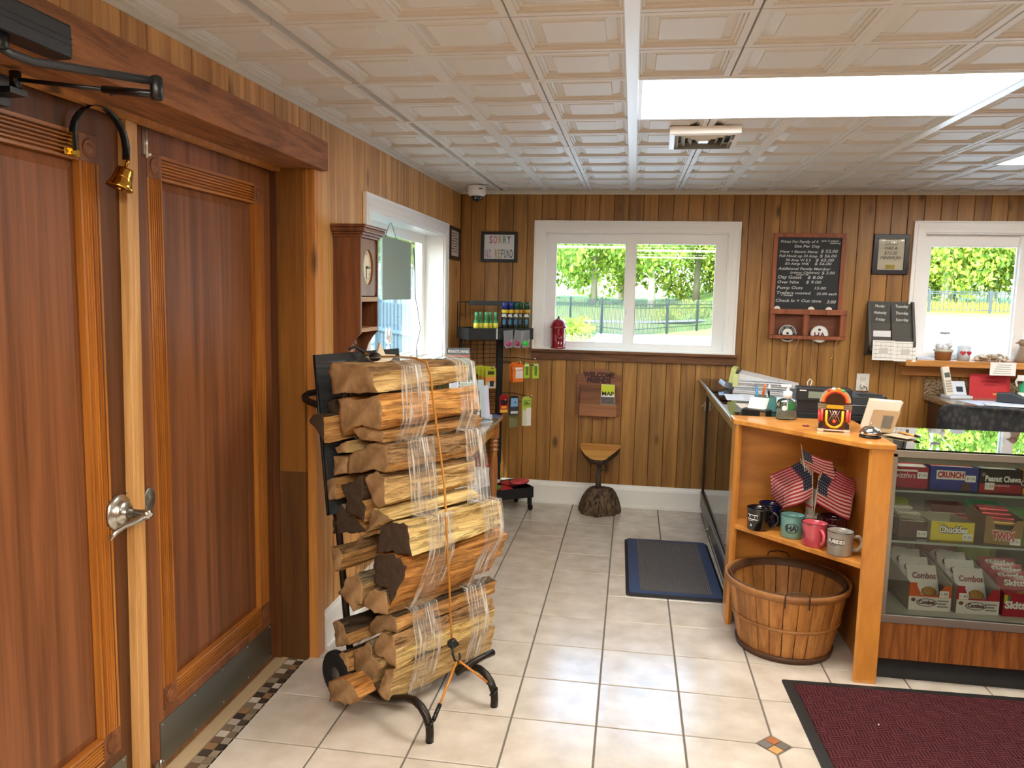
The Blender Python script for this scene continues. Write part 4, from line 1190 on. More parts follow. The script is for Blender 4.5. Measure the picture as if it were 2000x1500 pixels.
def bottle(label, loc, r, h, body, cap, lab, neck=.4, name='bottle', cat='bottle', group=None, band=None):
    t = thing(name, label, cat, loc, (0, 0, 0), group)
    sh = h * .62
    obj('body', B().lathe([(r * .9, 0), (r, .004), (r, sh), (r * .95, sh + r * .3), (r * neck, sh + r * .9), (r * neck, sh + r * 1.1)], 18), body, t)
    obj('label', B().lathe([(r + .0006, h * .12), (r + .0006, h * .52)], 18), lab, t)
    obj('cap', B().lathe([(r * neck * 1.15, sh + r * .95), (r * neck * 1.15, sh + r * 1.5), (r * neck * .5, sh + r * 1.8), (r * neck * .25, h), (0, h)], 14), cap, t)
    return t
bottle('small bottle with green label and pink cap on the low shelf', (.27, -.70, .126), .028, .36, M('e4cdbf', .3), M('d9a693', .4), M('6ba04a', .4, noise=.3, ns=40), .6)
bottle('second pink capped bottle behind the green labelled one', (.22, -.74, .126), .026, .34, M('e0c9bb', .3), M('cf9a88', .4), M('7aa85a', .4, noise=.3, ns=40), .6)
# ------------------------------------------------------------------ black wheeled display rack in the corner
RK = (.315, -.285, 0); RR = D(35)
t = thing('display_rack', 'black wheeled wire display rack in the corner by the side table', 'rack', RK, (0, 0, RR))
BK = M('141516', .45)
obj('post', B().box(.055, .06, .10, .095, .085, 1.30), BK, t, bev=.003)
obj('post', B().box(-.235, .06, .10, -.215, .085, 1.30), BK, t, bev=.003)
b = B()
for k in range(7):
    x = -.20 + k * .05
    b.tube([(x, .07, .32), (x, .07, 1.24)], .0022, 5)
for k in range(30):
    z = .34 + k * .031
    b.tube([(-.215, .066, z), (.06, .066, z)], .0018, 5)
obj('wire_grid', b, BK, t)['kind'] = 'stuff'
def tray(z, h, x0, x1, y0, y1):
    b = B(); b.box(x0, y0, z, x1, y1, z + .004)
    b.box(x0, y0, z, x1, y0 + .004, z + h); b.box(x0, y1 - .004, z, x1, y1, z + h); b.box(x0, y0, z, x0 + .004, y1, z + h); b.box(x1 - .004, y0, z, x1, y1, z + h)
    return b
obj('top_tray', tray(1.225, .078, -.255, .235, -.135, .075), M('202325', .4), t, bev=.001)
obj('riser', B().box(-.245, -.125, 1.2296, .225, .065, 1.292), M('202325', .5), t)
obj('price_rail', B().box(-.05, -.139, 1.228, -.042, -.135, 1.300), M('c9ccca', .3), t)
obj('bottom_tray', tray(.10, .075, -.26, .26, -.15, .12), BK, t, bev=.002)
obj('header_rail', B().box(-.17, .066, 1.452, .235, .082, 1.485), M('3a3d3f', .4), t, bev=.002)
b = B().tube([(-.17, .074, 1.475), (-.25, .074, 1.475), (-.25, .074, 1.30)], .004, 6); b.tube([(-.25, .074, 1.36), (-.19, .074, 1.36), (-.19, .074, 1.475)], .003, 6); b.tube([(.23, .074, 1.47), (.23, .074, 1.30)], .004, 6)
obj('header_wire', b, BK, t)
for x in (-.24, .24):
    for y in (-.13, .10):
        w = B().box(x - .012, y - .012, .045, x + .012, y + .012, .105)
        o = obj('caster', w, BK, t)
        wb = B().lathe([(.0, -.010), (.022, -.010), (.027, -.006), (.027, .006), (.022, .010), (0, .010)], 18)
        q = obj('wheel', wb, RUBBER, o)
        q.matrix_local = Matrix(((0, 0, 1, x + .006), (1, 0, 0, y), (0, 1, 0, .027), (0, 0, 0, 1)))
def rk(x, y, z):
    c, s = math.cos(RR), math.sin(RR)
    return (RK[0] + x * c - y * s, RK[1] + x * s + y * c, z)
pegs = [(-.10, 1.03, .20), (.10, 1.06, .20), (.20, 1.045, .26), (.075, .79, .2), (.14, .79, .26), (.0, .80, .18), (.19, 1.085, .24), (.17, .83, .24)]
b = B()
for (x, z, l) in pegs:
    pb = B().tube([(min(x, .07), .066, z), (x, .03, z), (x, -l, z + .006), (x, -l - .012, z + .016)], .0028, 6)
    obj('peg', pb, M('2a1a12', .4), t)
    obj('peg_tip', B().sphere((x, -l - .013, z + .017), .005, 8, 6), M('d8cfc4', .3), t)

def spray(label, x, y, body, cap, band, h, r, group, text=None, tall=False):
    c = thing('spray_can' if tall else 'spray_bottle', label, 'spray can' if tall else 'spray bottle', rk(x, y, 1.2925), (0, 0, 0), group)
    if tall:
        obj('can', B().lathe([(r * .96, 0), (r, .004), (r, h * .74), (r * .9, h * .77)], 18), body, c)
        obj('cap', B().lathe([(r * .93, h * .76), (r * .93, h * .97), (r * .7, h), (0, h)], 18), cap, c)
        obj('band', B().lathe([(r + .0006, h * .60), (r + .0006, h * .72)], 18), band, c)
        if text: txt(text, .026, c, (0, -r - .0012, h * .50), BACK, PAPER, w=r * 1.5, bold=.001)
        obj('lower_print', B().box(-r * .5, -r - .001, h * .18, r * .5, -r * .85, h * .36), M('2f6a8c', .4), c)
    else:
        obj('body', B().lathe([(r, 0), (r, h * .42), (r * .55, h * .6), (r * .5, h * .62)], 14), body, c)
        obj('label', B().lathe([(r + .0006, h * .05), (r + .0006, h * .38)], 14), band, c)
        obj('cap', B().lathe([(r * .62, h * .58), (r * .62, h * .98), (r * .5, h), (0, h)], 12), cap, c)
    return c
GRN = M('1f7a3c', .3); CAPG = glass('cap_clear', 'bfe3cf', 1)
for k in range(5):
    spray(['leftmost small green spray bottle on the rack top', 'small green spray bottle, second in the row on the rack', 'middle one of five small green spray bottles on the rack', 'small green spray bottle, fourth from the corner', 'small green spray bottle next to the tall blue cans'][k], -.185 + k * .036, -.10 + .012 * (k % 2), GRN, M('3f9a68', .2), M('d8d04a', .4), .118, .0175, 'green spray bottles on the rack')
for k in range(5):
    blue = k < 2
    spray(['tall black spray can with blue cap, nearest the green bottles', 'second tall spray can with blue cap', 'tall spray can with green cap and orange disc', 'dark green capped spray can partly hidden between two others', 'green capped spray can furthest from the corner'][k], .035 + k * .043, -.085 + .02 * (k == 3), M('10141c' if blue else '26301f', .3), M('1c2f7a' if blue else '0f4a34', .3), M('d8b92a' if blue else 'c99a2c', .35), .188, .022, 'tall spray cans on the rack', 'REPEL', True)
def bag(label, x, col, z=1.215):
    c = thing('lure_bag', label, 'plastic bag', rk(x, -.150, z), (D(6), D(rnd.uniform(-14, 14)), RR), 'bags clipped on the rack tray')
    b = B(); 
    b.add([(-.036, 0, .075), (.036, 0, .075), (.034, -.004, .0), (.026, -.010, -.045), (-.026, -.010, -.045), (-.034, -.004, 0), (-.036, .003, .075), (.036, .003, .075), (.030, .008, -.03), (-.030, .008, -.03)], [(0, 1, 2, 5), (5, 2, 3, 4), (7, 6, 9, 8), (4, 3, 8, 9), (0, 5, 4, 9, 6), (1, 7, 8, 3, 2)])
    obj('film', b, M('c9ccd4', .12, trans=.75, bump=.5, bs=40), c)
    obj('filling', B().sphere((0, -.002, -.018), (.028, .010, .022), 7, 5), M(col, .3, bump=.5, bs=80), c)
    return c
bag('clear bag of pink lures clipped left on the rack tray', .035, 'a03a62'); bag('clear bag of dark pink lures in the middle of the rack tray', .105, '8e3350'); bag('clear bag of bright green lures on the rack tray', .165, '3fc24a')

def pack(label, x, y, z, w, h, c1, c2, group, name='hang_pack', art_=None, th=.006, rot=0):
    c = thing(name, label, 'hanging pack', rk(x, y, z - h), (0, 0, RR + rot), group)
    b = B().prism([(-w / 2, 0), (w / 2, 0), (w / 2, h - .012), (w * .3, h + .004), (-w * .3, h + .004), (-w / 2, h - .012)], -th / 2, th / 2)
    b.v = [Vector((p.x, p.z, p.y)) for p in b.v]
    obj('card', b, M(c1, .35), c)
    y0 = -th / 2 - .0008
    obj('front_print', B().box(-w / 2 + .002, y0, .002, w / 2 - .002, y0 + .0006, h * .55), M(c2, .35, noise=.12, ns=25), c)
    for (x0, z0, x1, z1, cc) in art_ or []:
        obj('print_block', B().box(x0 * w, y0 - .0008, z0 * h, x1 * w, y0 - .0001, z1 * h), M(cc, .4, noise=.15, ns=40), c)
    return c
for k in range(4):
    pack('yellow and orange lure pack with a black fish in the row on the left peg' if k == 3 else 'yellow lure pack hanging behind the black fish pack', -.10 - .012 * (3 - k), -.06 - .035 * k, 1.04, .078, .145, 'b3b02e', 'cf6a2a' if k < 3 else 'd98a4e', 'yellow packs on the left peg', art_=[(-.42, .04, .42, .30, 'b9c2c4'), (-.1, .1, .3, .36, '1d1f24'), (-.3, .66, .3, .82, '2f3a1e')] if k == 3 else None)
for k in range(2):
    pack(['orange hook pack hanging behind the front orange pack', 'orange hook pack with white window, front of the middle peg'][k], .10, -.13 - .05 * k, 1.065, .08, .13, 'd96a1e', 'e0762a', 'orange packs on the middle peg', art_=[(-.25, .2, .45, .62, 'd9d2cc'), (-.3, .66, .4, .78, 'f0e4d8')])
for k in range(2):
    pack(['lime green sinker pack on the right peg, the nearer to the post', 'lime green sinker pack at the outer end of the right peg'][k], .165 + .055 * k, -.18 - .03 * k, 1.06, .046, .10, '9ab52e', 'a8c436', 'lime packs on the right peg', art_=[(-.2, .2, .2, .8, '5d7a1c'), (-.35, .84, .35, .95, 'e8efc8')], rot=D(-10 * k))
pack('red wrapped jerky pack on the lower pegs', .0, -.17, .845, .065, .12, '8e1418', 'b0201c', None, art_=[(-.38, .45, .38, .75, '241416'), (-.3, .25, .3, .38, 'd9a23a'), (-.42, .02, .42, .18, 'd8b64a')])
pack('black pack with a blue picture on the lower pegs', .075, -.18, .835, .07, .125, '1c2022', '3a3f42', None, art_=[(-.4, .45, .4, .92, '7aa8d0'), (-.4, .05, .4, .2, 'c8ccd0')])
pack('lime pack with white worm baits on the lower right peg', .15, -.22, .835, .068, .20, 'a9b84a', 'c6c6b0', None, art_=[(-.05, .0, .5, .62, 'd9d6cc'), (-.4, .7, .4, .9, '7d9a2c')], th=.012)
pack('olive tinted see-through pack behind the worm bait pack', .10, -.12, .80, .07, .19, '6d6a44', '85825a', None)
# bottom tray goods
for k in range(3):
    bottle(['red capped squeeze bottle with blue label, front of the rack base', 'red capped squeeze bottle behind the front one', 'third red capped squeeze bottle, deepest in the rack base'][k], rk(-.06 - .045 * k, -.05 + .045 * k, .105), .030, .31, M('dcd6d0', .3), M('b0222a', .35), M('2c3a8c', .4, noise=.2, ns=30), .5, group='squeeze bottles in the rack base')
for k, (x, y, a, c, lb) in enumerate([(.05, -.07, 10, 'a8242a', 'red snack pouch at the front of the rack base'), (.14, .0, -25, 'b8383a', 'red snack pouch at the right end of the rack base'), (-.06, -.10, 30, '3f8a3a', 'green snack pouch lying by the squeeze bottles'), (.19, -.06, 50, 'c0484a', 'bright red pouch sticking out over the rack base edge')]):
    b = B().sphere((0, 0, 0), (.085, .06, .018), 12, 6)
    o = obj('snack_pouch', b, M(c, .3, bump=.4, bs=30, noise=.25, ns=18), None, rk(x, y, .165 + .012 * k), (D(rnd.uniform(-6, 6)), D(rnd.uniform(-8, 8)), D(a)))
    tag(o, lb, 'snack pouch', 'pouches in the rack base')
o = obj('snack_pouch', B().sphere((0, 0, 0), (.05, .035, .02), 10, 6), M('d8d2ca', .3, bump=.4), None, rk(.03, .03, .195), (0, 0, .4)); tag(o, 'white pouch lying on top of the red ones in the rack base', 'snack pouch')

# ------------------------------------------------------------------ back wall: hydrant jar, plaque, stool
t = thing('hydrant_jar', 'shiny red fire hydrant shaped jar on the back window sill', 'jar', (.735, -.012, 1.152))
RED = M('8e1220', .12, coat=.6)
obj('body', B().lathe([(.054, 0), (.056, .008), (.050, .016), (.048, .14), (.052, .146)], 28), RED, t)
obj('lid', B().lathe([(.058, .146), (.061, .150), (.061, .160), (.056, .164), (.052, .178), (.040, .198), (.022, .210), (.010, .214), (.008, .222), (.0, .224)], 28), RED, t)
for k in range(10):
    a = 2 * PI * k / 10
    obj('rib', B().tube([(.0485 * math.cos(a), .0485 * math.sin(a), .018), (.0485 * math.cos(a), .0485 * math.sin(a), .138)], .0035, 6), RED, t)
b = B().lathe([(.022, 0), (.022, .008), (.016, .012), (.010, .012), (.008, .02), (0, .02)], 16); o = obj('side_cap', b, RED, t); o.matrix_local = Matrix(((1, 0, 0, .012), (0, 0, -1, -.044), (0, 1, 0, .075), (0, 0, 0, 1)))
obj('knob', B().sphere((0, 0, .226), .008, 8, 6), BLACK, t)

t = thing('welcome_plaque', 'carved redwood welcome plaque with wall pocket under the back window', 'plaque', (1.04, -.004, .655))
pl = [(-.158, .02), (-.10, .02), (-.085, .006), (-.05, .0), (-.02, -.012), (.02, -.012), (.05, .0), (.085, .006), (.10, .02), (.158, .02), (.158, .315), (.115, .318), (.09, .335), (.05, .352), (0, .358), (-.05, .352), (-.09, .335), (-.115, .318), (-.158, .315)]
PLW = wood('plaque_wood', '6a3b20', '8f5b36', 'X', 16, .5, var=.02, bump=.1)
b = B().prism(pl, 0, .016); b.v = [Vector((p.x, -p.z, p.y)) for p in b.v]
obj('board', b, PLW, t, bev=.002)
b = B().box(-.13, -.042, .02, .13, -.032, .235); b.box(-.13, -.032, .02, -.12, -.016, .235); b.box(.12, -.032, .02, .13, -.016, .235)
obj('pocket', b, wood('plaque_wood_pocket', '5e351e', '86542f', 'X', 12, .5, var=.02), t, bev=.002)
obj('pocket_lip', B().box(-.135, -.048, .015, .135, -.030, .105), wood('plaque_wood_lip', '75472a', 'a0693e', 'X', 10, .5, var=.02, dist=3), t, bev=.002)
txt('WELCOME\nFRIENDS', .048, t, (0, -.0175, .292), BACK, M('3a150e', .6), w=.225, bold=.003, gap=.85)
t = thing('map_leaflet', 'yellow topped map leaflet in the wooden welcome pocket', 'leaflet', (1.108, -.043, .79))
obj('sheet', B().box(-.048, -.010, -.03, .048, -.002, .115), M('e8e6de', .4), t)
obj('yellow_band', B().box(-.047, -.0112, .04, .047, -.0098, .113), M('c8d42a', .45), t)
txt('MAP', .042, t, (0, -.0125, .048), BACK, INK, w=.085, bold=.001)
obj('photo', B().box(-.047, -.0112, -.028, .047, -.0098, .025), M('55504e', .4, noise=.6, ns=30), t)

t = thing('rustic_stool', 'rustic log stool with stump base and thin wedge seat before the back wall', 'stool', (1.075, -.20, 0))
b = B()
n = 26; vs = []
prof = [(1.0, 0), (1.03, .02), (1.0, .05), (.9, .10), (.74, .15), (.60, .175), (.56, .182)]
for k, (s, z) in enumerate(prof):
    for i in range(n):
        a = 2 * PI * i / n
        r = (.132 + .012 * math.sin(3 * a + 1) + .012 * math.sin(7 * a) * (1 - k / 9) + .008 * math.sin(11 * a)) * s
        vs.append((r * math.cos(a) * 1.02 + .02 * (1 - s), r * math.sin(a) * .85, z))
b.add(vs, [(k * n + i, k * n + (i + 1) % n, (k + 1) * n + (i + 1) % n, (k + 1) * n + i) for k in range(len(prof) - 1) for i in range(n)] + [tuple((len(prof) - 1) * n + i for i in range(n))], 0, True)
m, N, Lk, P = newmat('stump_bark')
tc = N.new('ShaderNodeTexCoord'); mp = N.new('ShaderNodeMapping'); mp.inputs['Scale'].default_value = (1, 1, .28)
n1 = N.new('ShaderNodeTexNoise'); n1.inputs['Scale'].default_value = 60; n1.inputs['Detail'].default_value = 5; n1.inputs['Distortion'].default_value = .8
Lk.new(tc.outputs['Object'], mp.inputs[0]); Lk.new(mp.outputs[0], n1.inputs[0])
rp = N.new('ShaderNodeValToRGB'); rp.color_ramp.elements[0].position = .35; rp.color_ramp.elements[0].color = srgb('2a1f15'); rp.color_ramp.elements[1].position = .68; rp.color_ramp.elements[1].color = srgb('7a6248')
Lk.new(n1.outputs[0], rp.inputs[0]); Lk.new(rp.outputs[0], P.inputs[0]); P.inputs['Roughness'].default_value = .9
bp = N.new('ShaderNodeBump'); bp.inputs['Strength'].default_value = 1; bp.inputs['Distance'].default_value = .015; Lk.new(n1.outputs[0], bp.inputs['Height']); Lk.new(bp.outputs[0], P.inputs['Normal'])
STUMP = m
obj('stump_base', b, STUMP, t)
st = B().tube([(-.008, 0, .17), (-.006, 0, .24), (-.004, 0, .31), (-.002, -.002, .35), (-.004, -.004, .39)], [.022, .0175, .017, .022, .03], 10)
st.tube([(-.004, -.004, .35), (-.04, .0, .385), (-.07, .004, .41)], [.016, .017, .018], 8); st.tube([(.0, -.004, .35), (.035, .004, .385), (.06, .01, .41)], [.016, .017, .018], 8)
obj('stem', st, M('4a4034', .7, bump=.5, bs=60, noise=.2, ns=30), t)
obj('twig', B().tube([(.008, -.004, .31), (.035, -.01, .318), (.058, -.012, .33)], [.006, .005, .0045], 8), M('3f3428', .7), t)
sp = [(-.145, .10), (.145, .10), (.14, .07), (.10, .02), (.06, -.025), (.045, -.045), (.02, -.06), (-.03, -.058), (-.06, -.05), (-.10, -.02), (-.135, .03), (-.15, .07)]
b = B(); n = len(sp)
vs = [(x * .86, y * .8, .405) for x, y in sp] + [(x * .98, y, .43) for x, y in sp] + [(x, y, .448) for x, y in sp]
vs = [(x, y * 1.45 - .03, z - .075 * (.115 - y * 1.45) / .24 + .02) for x, y, z in vs]
b.add(vs, [tuple(range(n - 1, -1, -1))] + [(k * n + i, k * n + (i + 1) % n, (k + 1) * n + (i + 1) % n, (k + 1) * n + i) for k in range(2) for i in range(n)], 1)
b.add(vs[2 * n:], [tuple(range(n))], 0)
obj('seat', b, [wood('stool_seat', 'a8692c', 'd39c54', 'X', 9, .3, var=0, coat=.3), M('3a2a1a', .8, bump=.6, bs=50)], t)

# ------------------------------------------------------------------ mats
t = thing('anti_fatigue_mat', 'blue bordered grey ribbed floor mat beside the glass counter', 'mat', (1.53, -1.24, .0), (0, 0, D(1)))
def rrect(w, h, r, n=4):
    o = []
    for cx, cy, a0 in ((w - r, h - r, 0), (-w + r, h - r, 90), (-w + r, -h + r, 180), (w - r, -h + r, 270)):
        for k in range(n + 1):
            a = D(a0 + 90 * k / n); o.append((cx + r * math.cos(a), cy + r * math.sin(a)))
    return o
def mat_slab(w, h, r, z0, z1, ins):
    b = B(); a = rrect(w, h, r); c = rrect(w - ins, h - ins, max(.002, r - ins * .5)); n = len(a)
    b.add([(x, y, z0) for x, y in a] + [(x, y, z0 + .004) for x, y in a] + [(x, y, z1) for x, y in c], [(k * n + i, k * n + (i + 1) % n, (k + 1) * n + (i + 1) % n, (k + 1) * n + i) for k in range(2) for i in range(n)] + [tuple(2 * n + i for i in range(n))])
    return b
obj('edge', mat_slab(.255, .47, .025, 0, .013, .018), M('1b1a1c', .55), t)
obj('border', mat_slab(.238, .453, .015, .012, .0155, .002), M('2b3c5c', .5), t)
b = B().box(-.180, -.415, .014, .185, .415, .0165)
for k in range(37):
    x = -.180 + k * .01
    b.add([(x, -.415, .0165), (x + .005, -.415, .0195), (x + .01, -.415, .0165), (x, .415, .0165), (x + .005, .415, .0195), (x + .01, .415, .0165)], [(0, 1, 4, 3), (1, 2, 5, 4), (0, 2, 1), (3, 4, 5)])
obj('ribbed_pad', b, M('5a5551', .8, noise=.08, ns=40), t)
t = thing('entrance_mat', 'burgundy ribbed entrance mat with black rubber edge on the tiles', 'mat', (2.92, -3.03, .0), (0, 0, D(2.0)))
obj('rubber_edge', mat_slab(.985, .585, .012, 0, .007, .02), M('1d1c1b', .6), t)
m, N, Lk, P = newmat('burgundy_carpet')
tc = N.new('ShaderNodeTexCoord')
br = N.new('ShaderNodeTexChecker'); br.inputs['Scale'].default_value = 22
w1_ = N.new('ShaderNodeTexWave'); w1_.bands_direction = 'X'; w1_.inputs['Scale'].default_value = 26; w1_.inputs['Distortion'].default_value = 1.5
w2_ = N.new('ShaderNodeTexWave'); w2_.bands_direction = 'Y'; w2_.inputs['Scale'].default_value = 26; w2_.inputs['Distortion'].default_value = 1.5
for q in (br, w1_, w2_): Lk.new(tc.outputs['Object'], q.inputs['Vector'])
mxx = N.new('ShaderNodeMix'); mxx.data_type = 'RGBA'
Lk.new(br.outputs['Fac'], mxx.inputs[0]); Lk.new(w1_.outputs['Color'], mxx.inputs[6]); Lk.new(w2_.outputs['Color'], mxx.inputs[7])
rp = N.new('ShaderNodeValToRGB'); rp.color_ramp.elements[0].color = srgb('36161a'); rp.color_ramp.elements[1].position = .6; rp.color_ramp.elements[1].color = srgb('66363a')
Lk.new(mxx.outputs[2], rp.inputs[0]); Lk.new(rp.outputs[0], P.inputs[0]); P.inputs['Roughness'].default_value = .95; P.inputs['Specular IOR Level'].default_value = .1
bp = N.new('ShaderNodeBump'); bp.inputs['Strength'].default_value = .8; bp.inputs['Distance'].default_value = .01; Lk.new(mxx.outputs[2], bp.inputs['Height']); Lk.new(bp.outputs[0], P.inputs['Normal'])
obj('carpet', mat_slab(.945, .545, .004, .006, .011, .004), m, t)
for k in range(5):
    o = obj('crumb', B().sphere((0, 0, 0), .003, 6, 4), PAPER, None, (2.2 + .22 * k, -2.78 - .09 * ((k * 7) % 4), .0135)); tag(o, 'tiny white crumb on the burgundy mat', 'crumb', 'crumbs on the mat')
# ------------------------------------------------------------------ back wall: chalkboard, sign, file pocket
t = thing('price_chalkboard', 'redwood framed price chalkboard with cubby box beneath, on the back wall', 'chalkboard', (2.435, -.002, 1.47))
b = B()
b.frame(lambda a0, a1, c0, c1: b.box(a0, -.022, c0, a1, 0, c1), -.236, .236, 0, .52, .028, .028, 0, .028)
obj('frame', b, REDWOOD, t, bev=.003)
obj('slate', B().box(-.21, -.012, .0, .21, -.002, .495), M('20262a', .6, noise=.08, ns=8), t)
b = B()
b.frame(lambda a0, a1, c0, c1: b.box(a0, -.062, c0, a1, 0, c1), -.236, .262, -.20, .005, .031, .04, .025, .035); b.box(-.015, -.061, -.175, .02, 0, -.03)
obj('cubby_box', b, REDWOOD, t, bev=.003)
obj('cubby_back', B().box(-.23, -.010, -.19, .255, -.002, 0), wood('redwood_dark', '5c2f1a', '7f472b', 'X', 12, .6, var=0), t)
CH = M('c9cbca', .9)
lines = [('Prices For Family of 4', .026, -.190, .463, .245), ('(a/o 2 minor', .016, .075, .470, .115), ('children)', .014, .13, .455, .07), ('Site Per Day', .026, -.10, .432, .17),
         ('Water + Electric 30amp', .022, -.195, .395, .25), ('$ 52.00', .028, .075, .400, .11), ('Full Hook up 30 Amp', .024, -.195, .366, .25), ('$ 56.00', .028, .07, .368, .11),
         ('50 Amp W E S', .023, -.15, .338, .165), ('$ 65.00', .028, .045, .340, .12), ('50 Amp WE', .023, -.155, .313, .16), ('$ 56.00', .026, .04, .315, .11),
         ('Additional Family Member', .025, -.195, .280, .345), ('(minor Children)', .020, -.115, .254, .19), ('$ 3.00', .028, .09, .254, .085), ('under 18', .012, -.075, .240, .08),
         ('Day Guest', .031, -.195, .222, .155), ('$ 8.00', .028, .0, .222, .10), ('Over Nite', .027, -.198, .188, .14), ('$ 9.00', .028, -.01, .190, .10),
         ('Pump Outs', .029, -.198, .150, .17), ('15.00', .026, .045, .150, .075), ('Trailers moved', .027, -.2, .115, .225), ('25.00 each', .024, .065, .112, .135), ('+ Docks', .015, -.17, .098, .08),
         ('Check In + Out time', .028, -.203, .062, .30), ('3:00', .030, .135, .058, .06)]
for s, sz, x, z, w in lines:
    txt(s, sz, t, (x, -.0128, z), BACK, CH, w=w, align='LEFT', shear=.18, name='chalk_line', bold=.0004)
def disc_badge(label, x, z, ring, letters):
    d = thing('round_badge', label, 'badge', (x, -.040, z), (D(-8), 0, 0))
    b = B(); b.prism([(.058 * math.cos(2 * PI * k / 36), .058 * math.sin(2 * PI * k / 36)) for k in range(36)], 0, .005); b.v = [Vector((p.x, -p.z, p.y)) for p in b.v]
    obj('disc', b, M('e3e1dc', .35), d)
    rb = B()
    def rg(r0, r1, y):
        for k in range(36):
            a, c = 2 * PI * k / 36, 2 * PI * (k + 1) / 36
            rb.add([(r0 * math.cos(a), y, r0 * math.sin(a)), (r1 * math.cos(a), y, r1 * math.sin(a)), (r1 * math.cos(c), y, r1 * math.sin(c)), (r0 * math.cos(c), y, r0 * math.sin(c))], [(0, 1, 2, 3)])
    for r0, r1 in ring: rg(r0, r1, -.0058)
    obj('printed_ring', rb, INK, d)
    fl = [(-.010, 0), (-.006, -.008), (.006, -.008), (.010, 0), (.006, .006), (.003, .004), (0, .014), (-.004, .005), (-.007, .007)]
    f = B().prism(fl, 0, .0006); f.v = [Vector((p.x, -.0056 - p.z, p.y + (.03 if letters else .0))) for p in f.v]
    obj('flame_emblem', f, INK, d)
    if letters: txt('HA', .055, d, (0, -.0062, -.012), BACK, M('6d1b2a', .5), w=.075, bold=.002)
    else:
        for k in range(16):
            a = D(170 - k * 10.7)
            tt = txt('HAPPY CAMP SITES'[k], .012, d, (.043 * math.cos(a), -.0062, .043 * math.sin(a)), BACK, M('e3e1dc', .4)) if 'HAPPY CAMP SITES'[k] != ' ' else None
            if tt: tt.rotation_euler = (D(90), -(a - PI / 2), 0)
    return d
disc_badge('black and white ringed badge in the left cubby under the chalkboard', 2.322, 1.308, [(.033, .052), (.054, .056)], False)
disc_badge('white badge with maroon letters in the right cubby under the chalkboard', 2.532, 1.308, [(.054, .0555)], True)
for k, x in enumerate((2.245, 2.47, 2.585)):
    b = B(); b.prism([(.022 * math.cos(2 * PI * i / 24), .022 * math.sin(2 * PI * i / 24)) for i in range(24)], 0, .004); b.v = [Vector((p.x, -p.z, p.y)) for p in b.v]
    o = obj('white_token', b, M('e6ddd2', .4), None, (x, -.030, 1.472 + .0), (D(-6), 0, 0))
    tag(o, ['small white token on the cubby top, leftmost under the slate', 'small white token on the cubby top, middle of three', 'small white token on the cubby top, furthest from the corner'][k], 'token', 'white tokens on the cubby top')
for k, pts in enumerate([[(2.40, -.064, 1.285), (2.385, -.05, 1.22), (2.35, -.02, 1.14), (2.33, -.006, 1.04), (2.325, -.006, 1.0)], [(2.478, -.066, 1.285), (2.495, -.05, 1.25), (2.495, -.015, 1.15), (2.50, -.006, 1.05), (2.53, -.006, .99)], [(2.66, -.066, 1.285), (2.64, -.05, 1.25), (2.635, -.02, 1.18), (2.63, -.03, 1.15)]]):
    c = thing('dangling_cord', ['thin tan cord hanging from the left cubby under the chalkboard', 'thin tan cord hanging from the middle of the cubby box', 'tan cord with brass end hanging from the right cubby'][k], 'cord', (0, 0, 0))
    obj('cord', B().tube(pts, .0018, 6), M('b79a74', .7), c)
    if k == 2: obj('brass_end', B().tube([(2.63, -.03, 1.152), (2.618, -.032, 1.138)], .005, 8), BRASS, c)

t = picture('card_sign', 'black framed card minimum sign between the chalkboard and the right window', 2.851, 3.077, 1.722, 1.990, 'b', .030, M('15121c', .3), M('d3ccbd', .5))
txt('CREDIT\nCARD\nHAS A\n$10.00\nMINIMUM', .031, t, (-.003, -.0105, .040), BACK, M('3a3634', .6), w=.128, shear=.15, gap=1.05)
obj('yellow_sticker', B().box(-.030, -.0105, -.098, .030, -.0092, -.070), M('b3a24a', .5), t)
obj('clear_sleeve', B().box(-.083, -.0115, -.104, .084, -.0108, .112), glass('sleeve', 'fbfbf8', .7), t)

t = thing('file_pocket', 'grey tiered wall file pocket with weekday labels beside the right window', 'organizer', (2.985, -.004, 1.175), (0, 0, D(-3)))
GREY = M('45433c', .55)
b = B()
sd = [(0, -.01), (.13, .07), (.13, .10), (.02, .365), (0, .365)]
for x in (-.145, .131):
    vs = [(x, -y, z) for y, z in sd] + [(x + .014, -y, z) for y, z in sd]
    b.add(vs, [(0, 1, 2, 3, 4), (9, 8, 7, 6, 5)] + [((i + 1) % 5, i, 5 + i, 5 + (i + 1) % 5) for i in range(5)])
b.box(-.145, -.010, 0, .145, 0, .365)
obj('side_panels', b, GREY, t)
PANEL = M('35352f', .5)
for k in range(6):
    f = k / 5
    y0, z0 = .112 - .018 * k, .085 + .045 * k
    q = B()
    for (xa, xb) in ((-.131, -.004), (.004, .131)):
        q.add([(xa, -y0, z0 - .05), (xb, -y0, z0 - .05), (xb, -y0 + .010, z0 + .045), (xa, -y0 + .010, z0 + .045), (xa, -y0 + .004, z0 - .05), (xb, -y0 + .004, z0 - .05), (xb, -y0 + .013, z0 + .045), (xa, -y0 + .013, z0 + .045)],
              [(0, 1, 2, 3), (7, 6, 5, 4), (3, 2, 6, 7)])
    obj('pocket', q, PANEL if k > 2 else GREY, t)
for k, (s, x, r) in enumerate([('Monday', -.068, 5), ('Tuesday', .068, 5), ('Wednesday', -.068, 4), ('Thursday', .068, 4), ('Friday', -.068, 3), ('Saturday', .068, 3)]):
    y0, z0 = .112 - .018 * r, .085 + .045 * r
    txt(s, .027, t, (x, -y0 + .0052, z0 + .024), (D(84), 0, 0), M('efede6', .7), w=.08 if len(s) > 6 else .06, shear=.15, name='weekday_label')
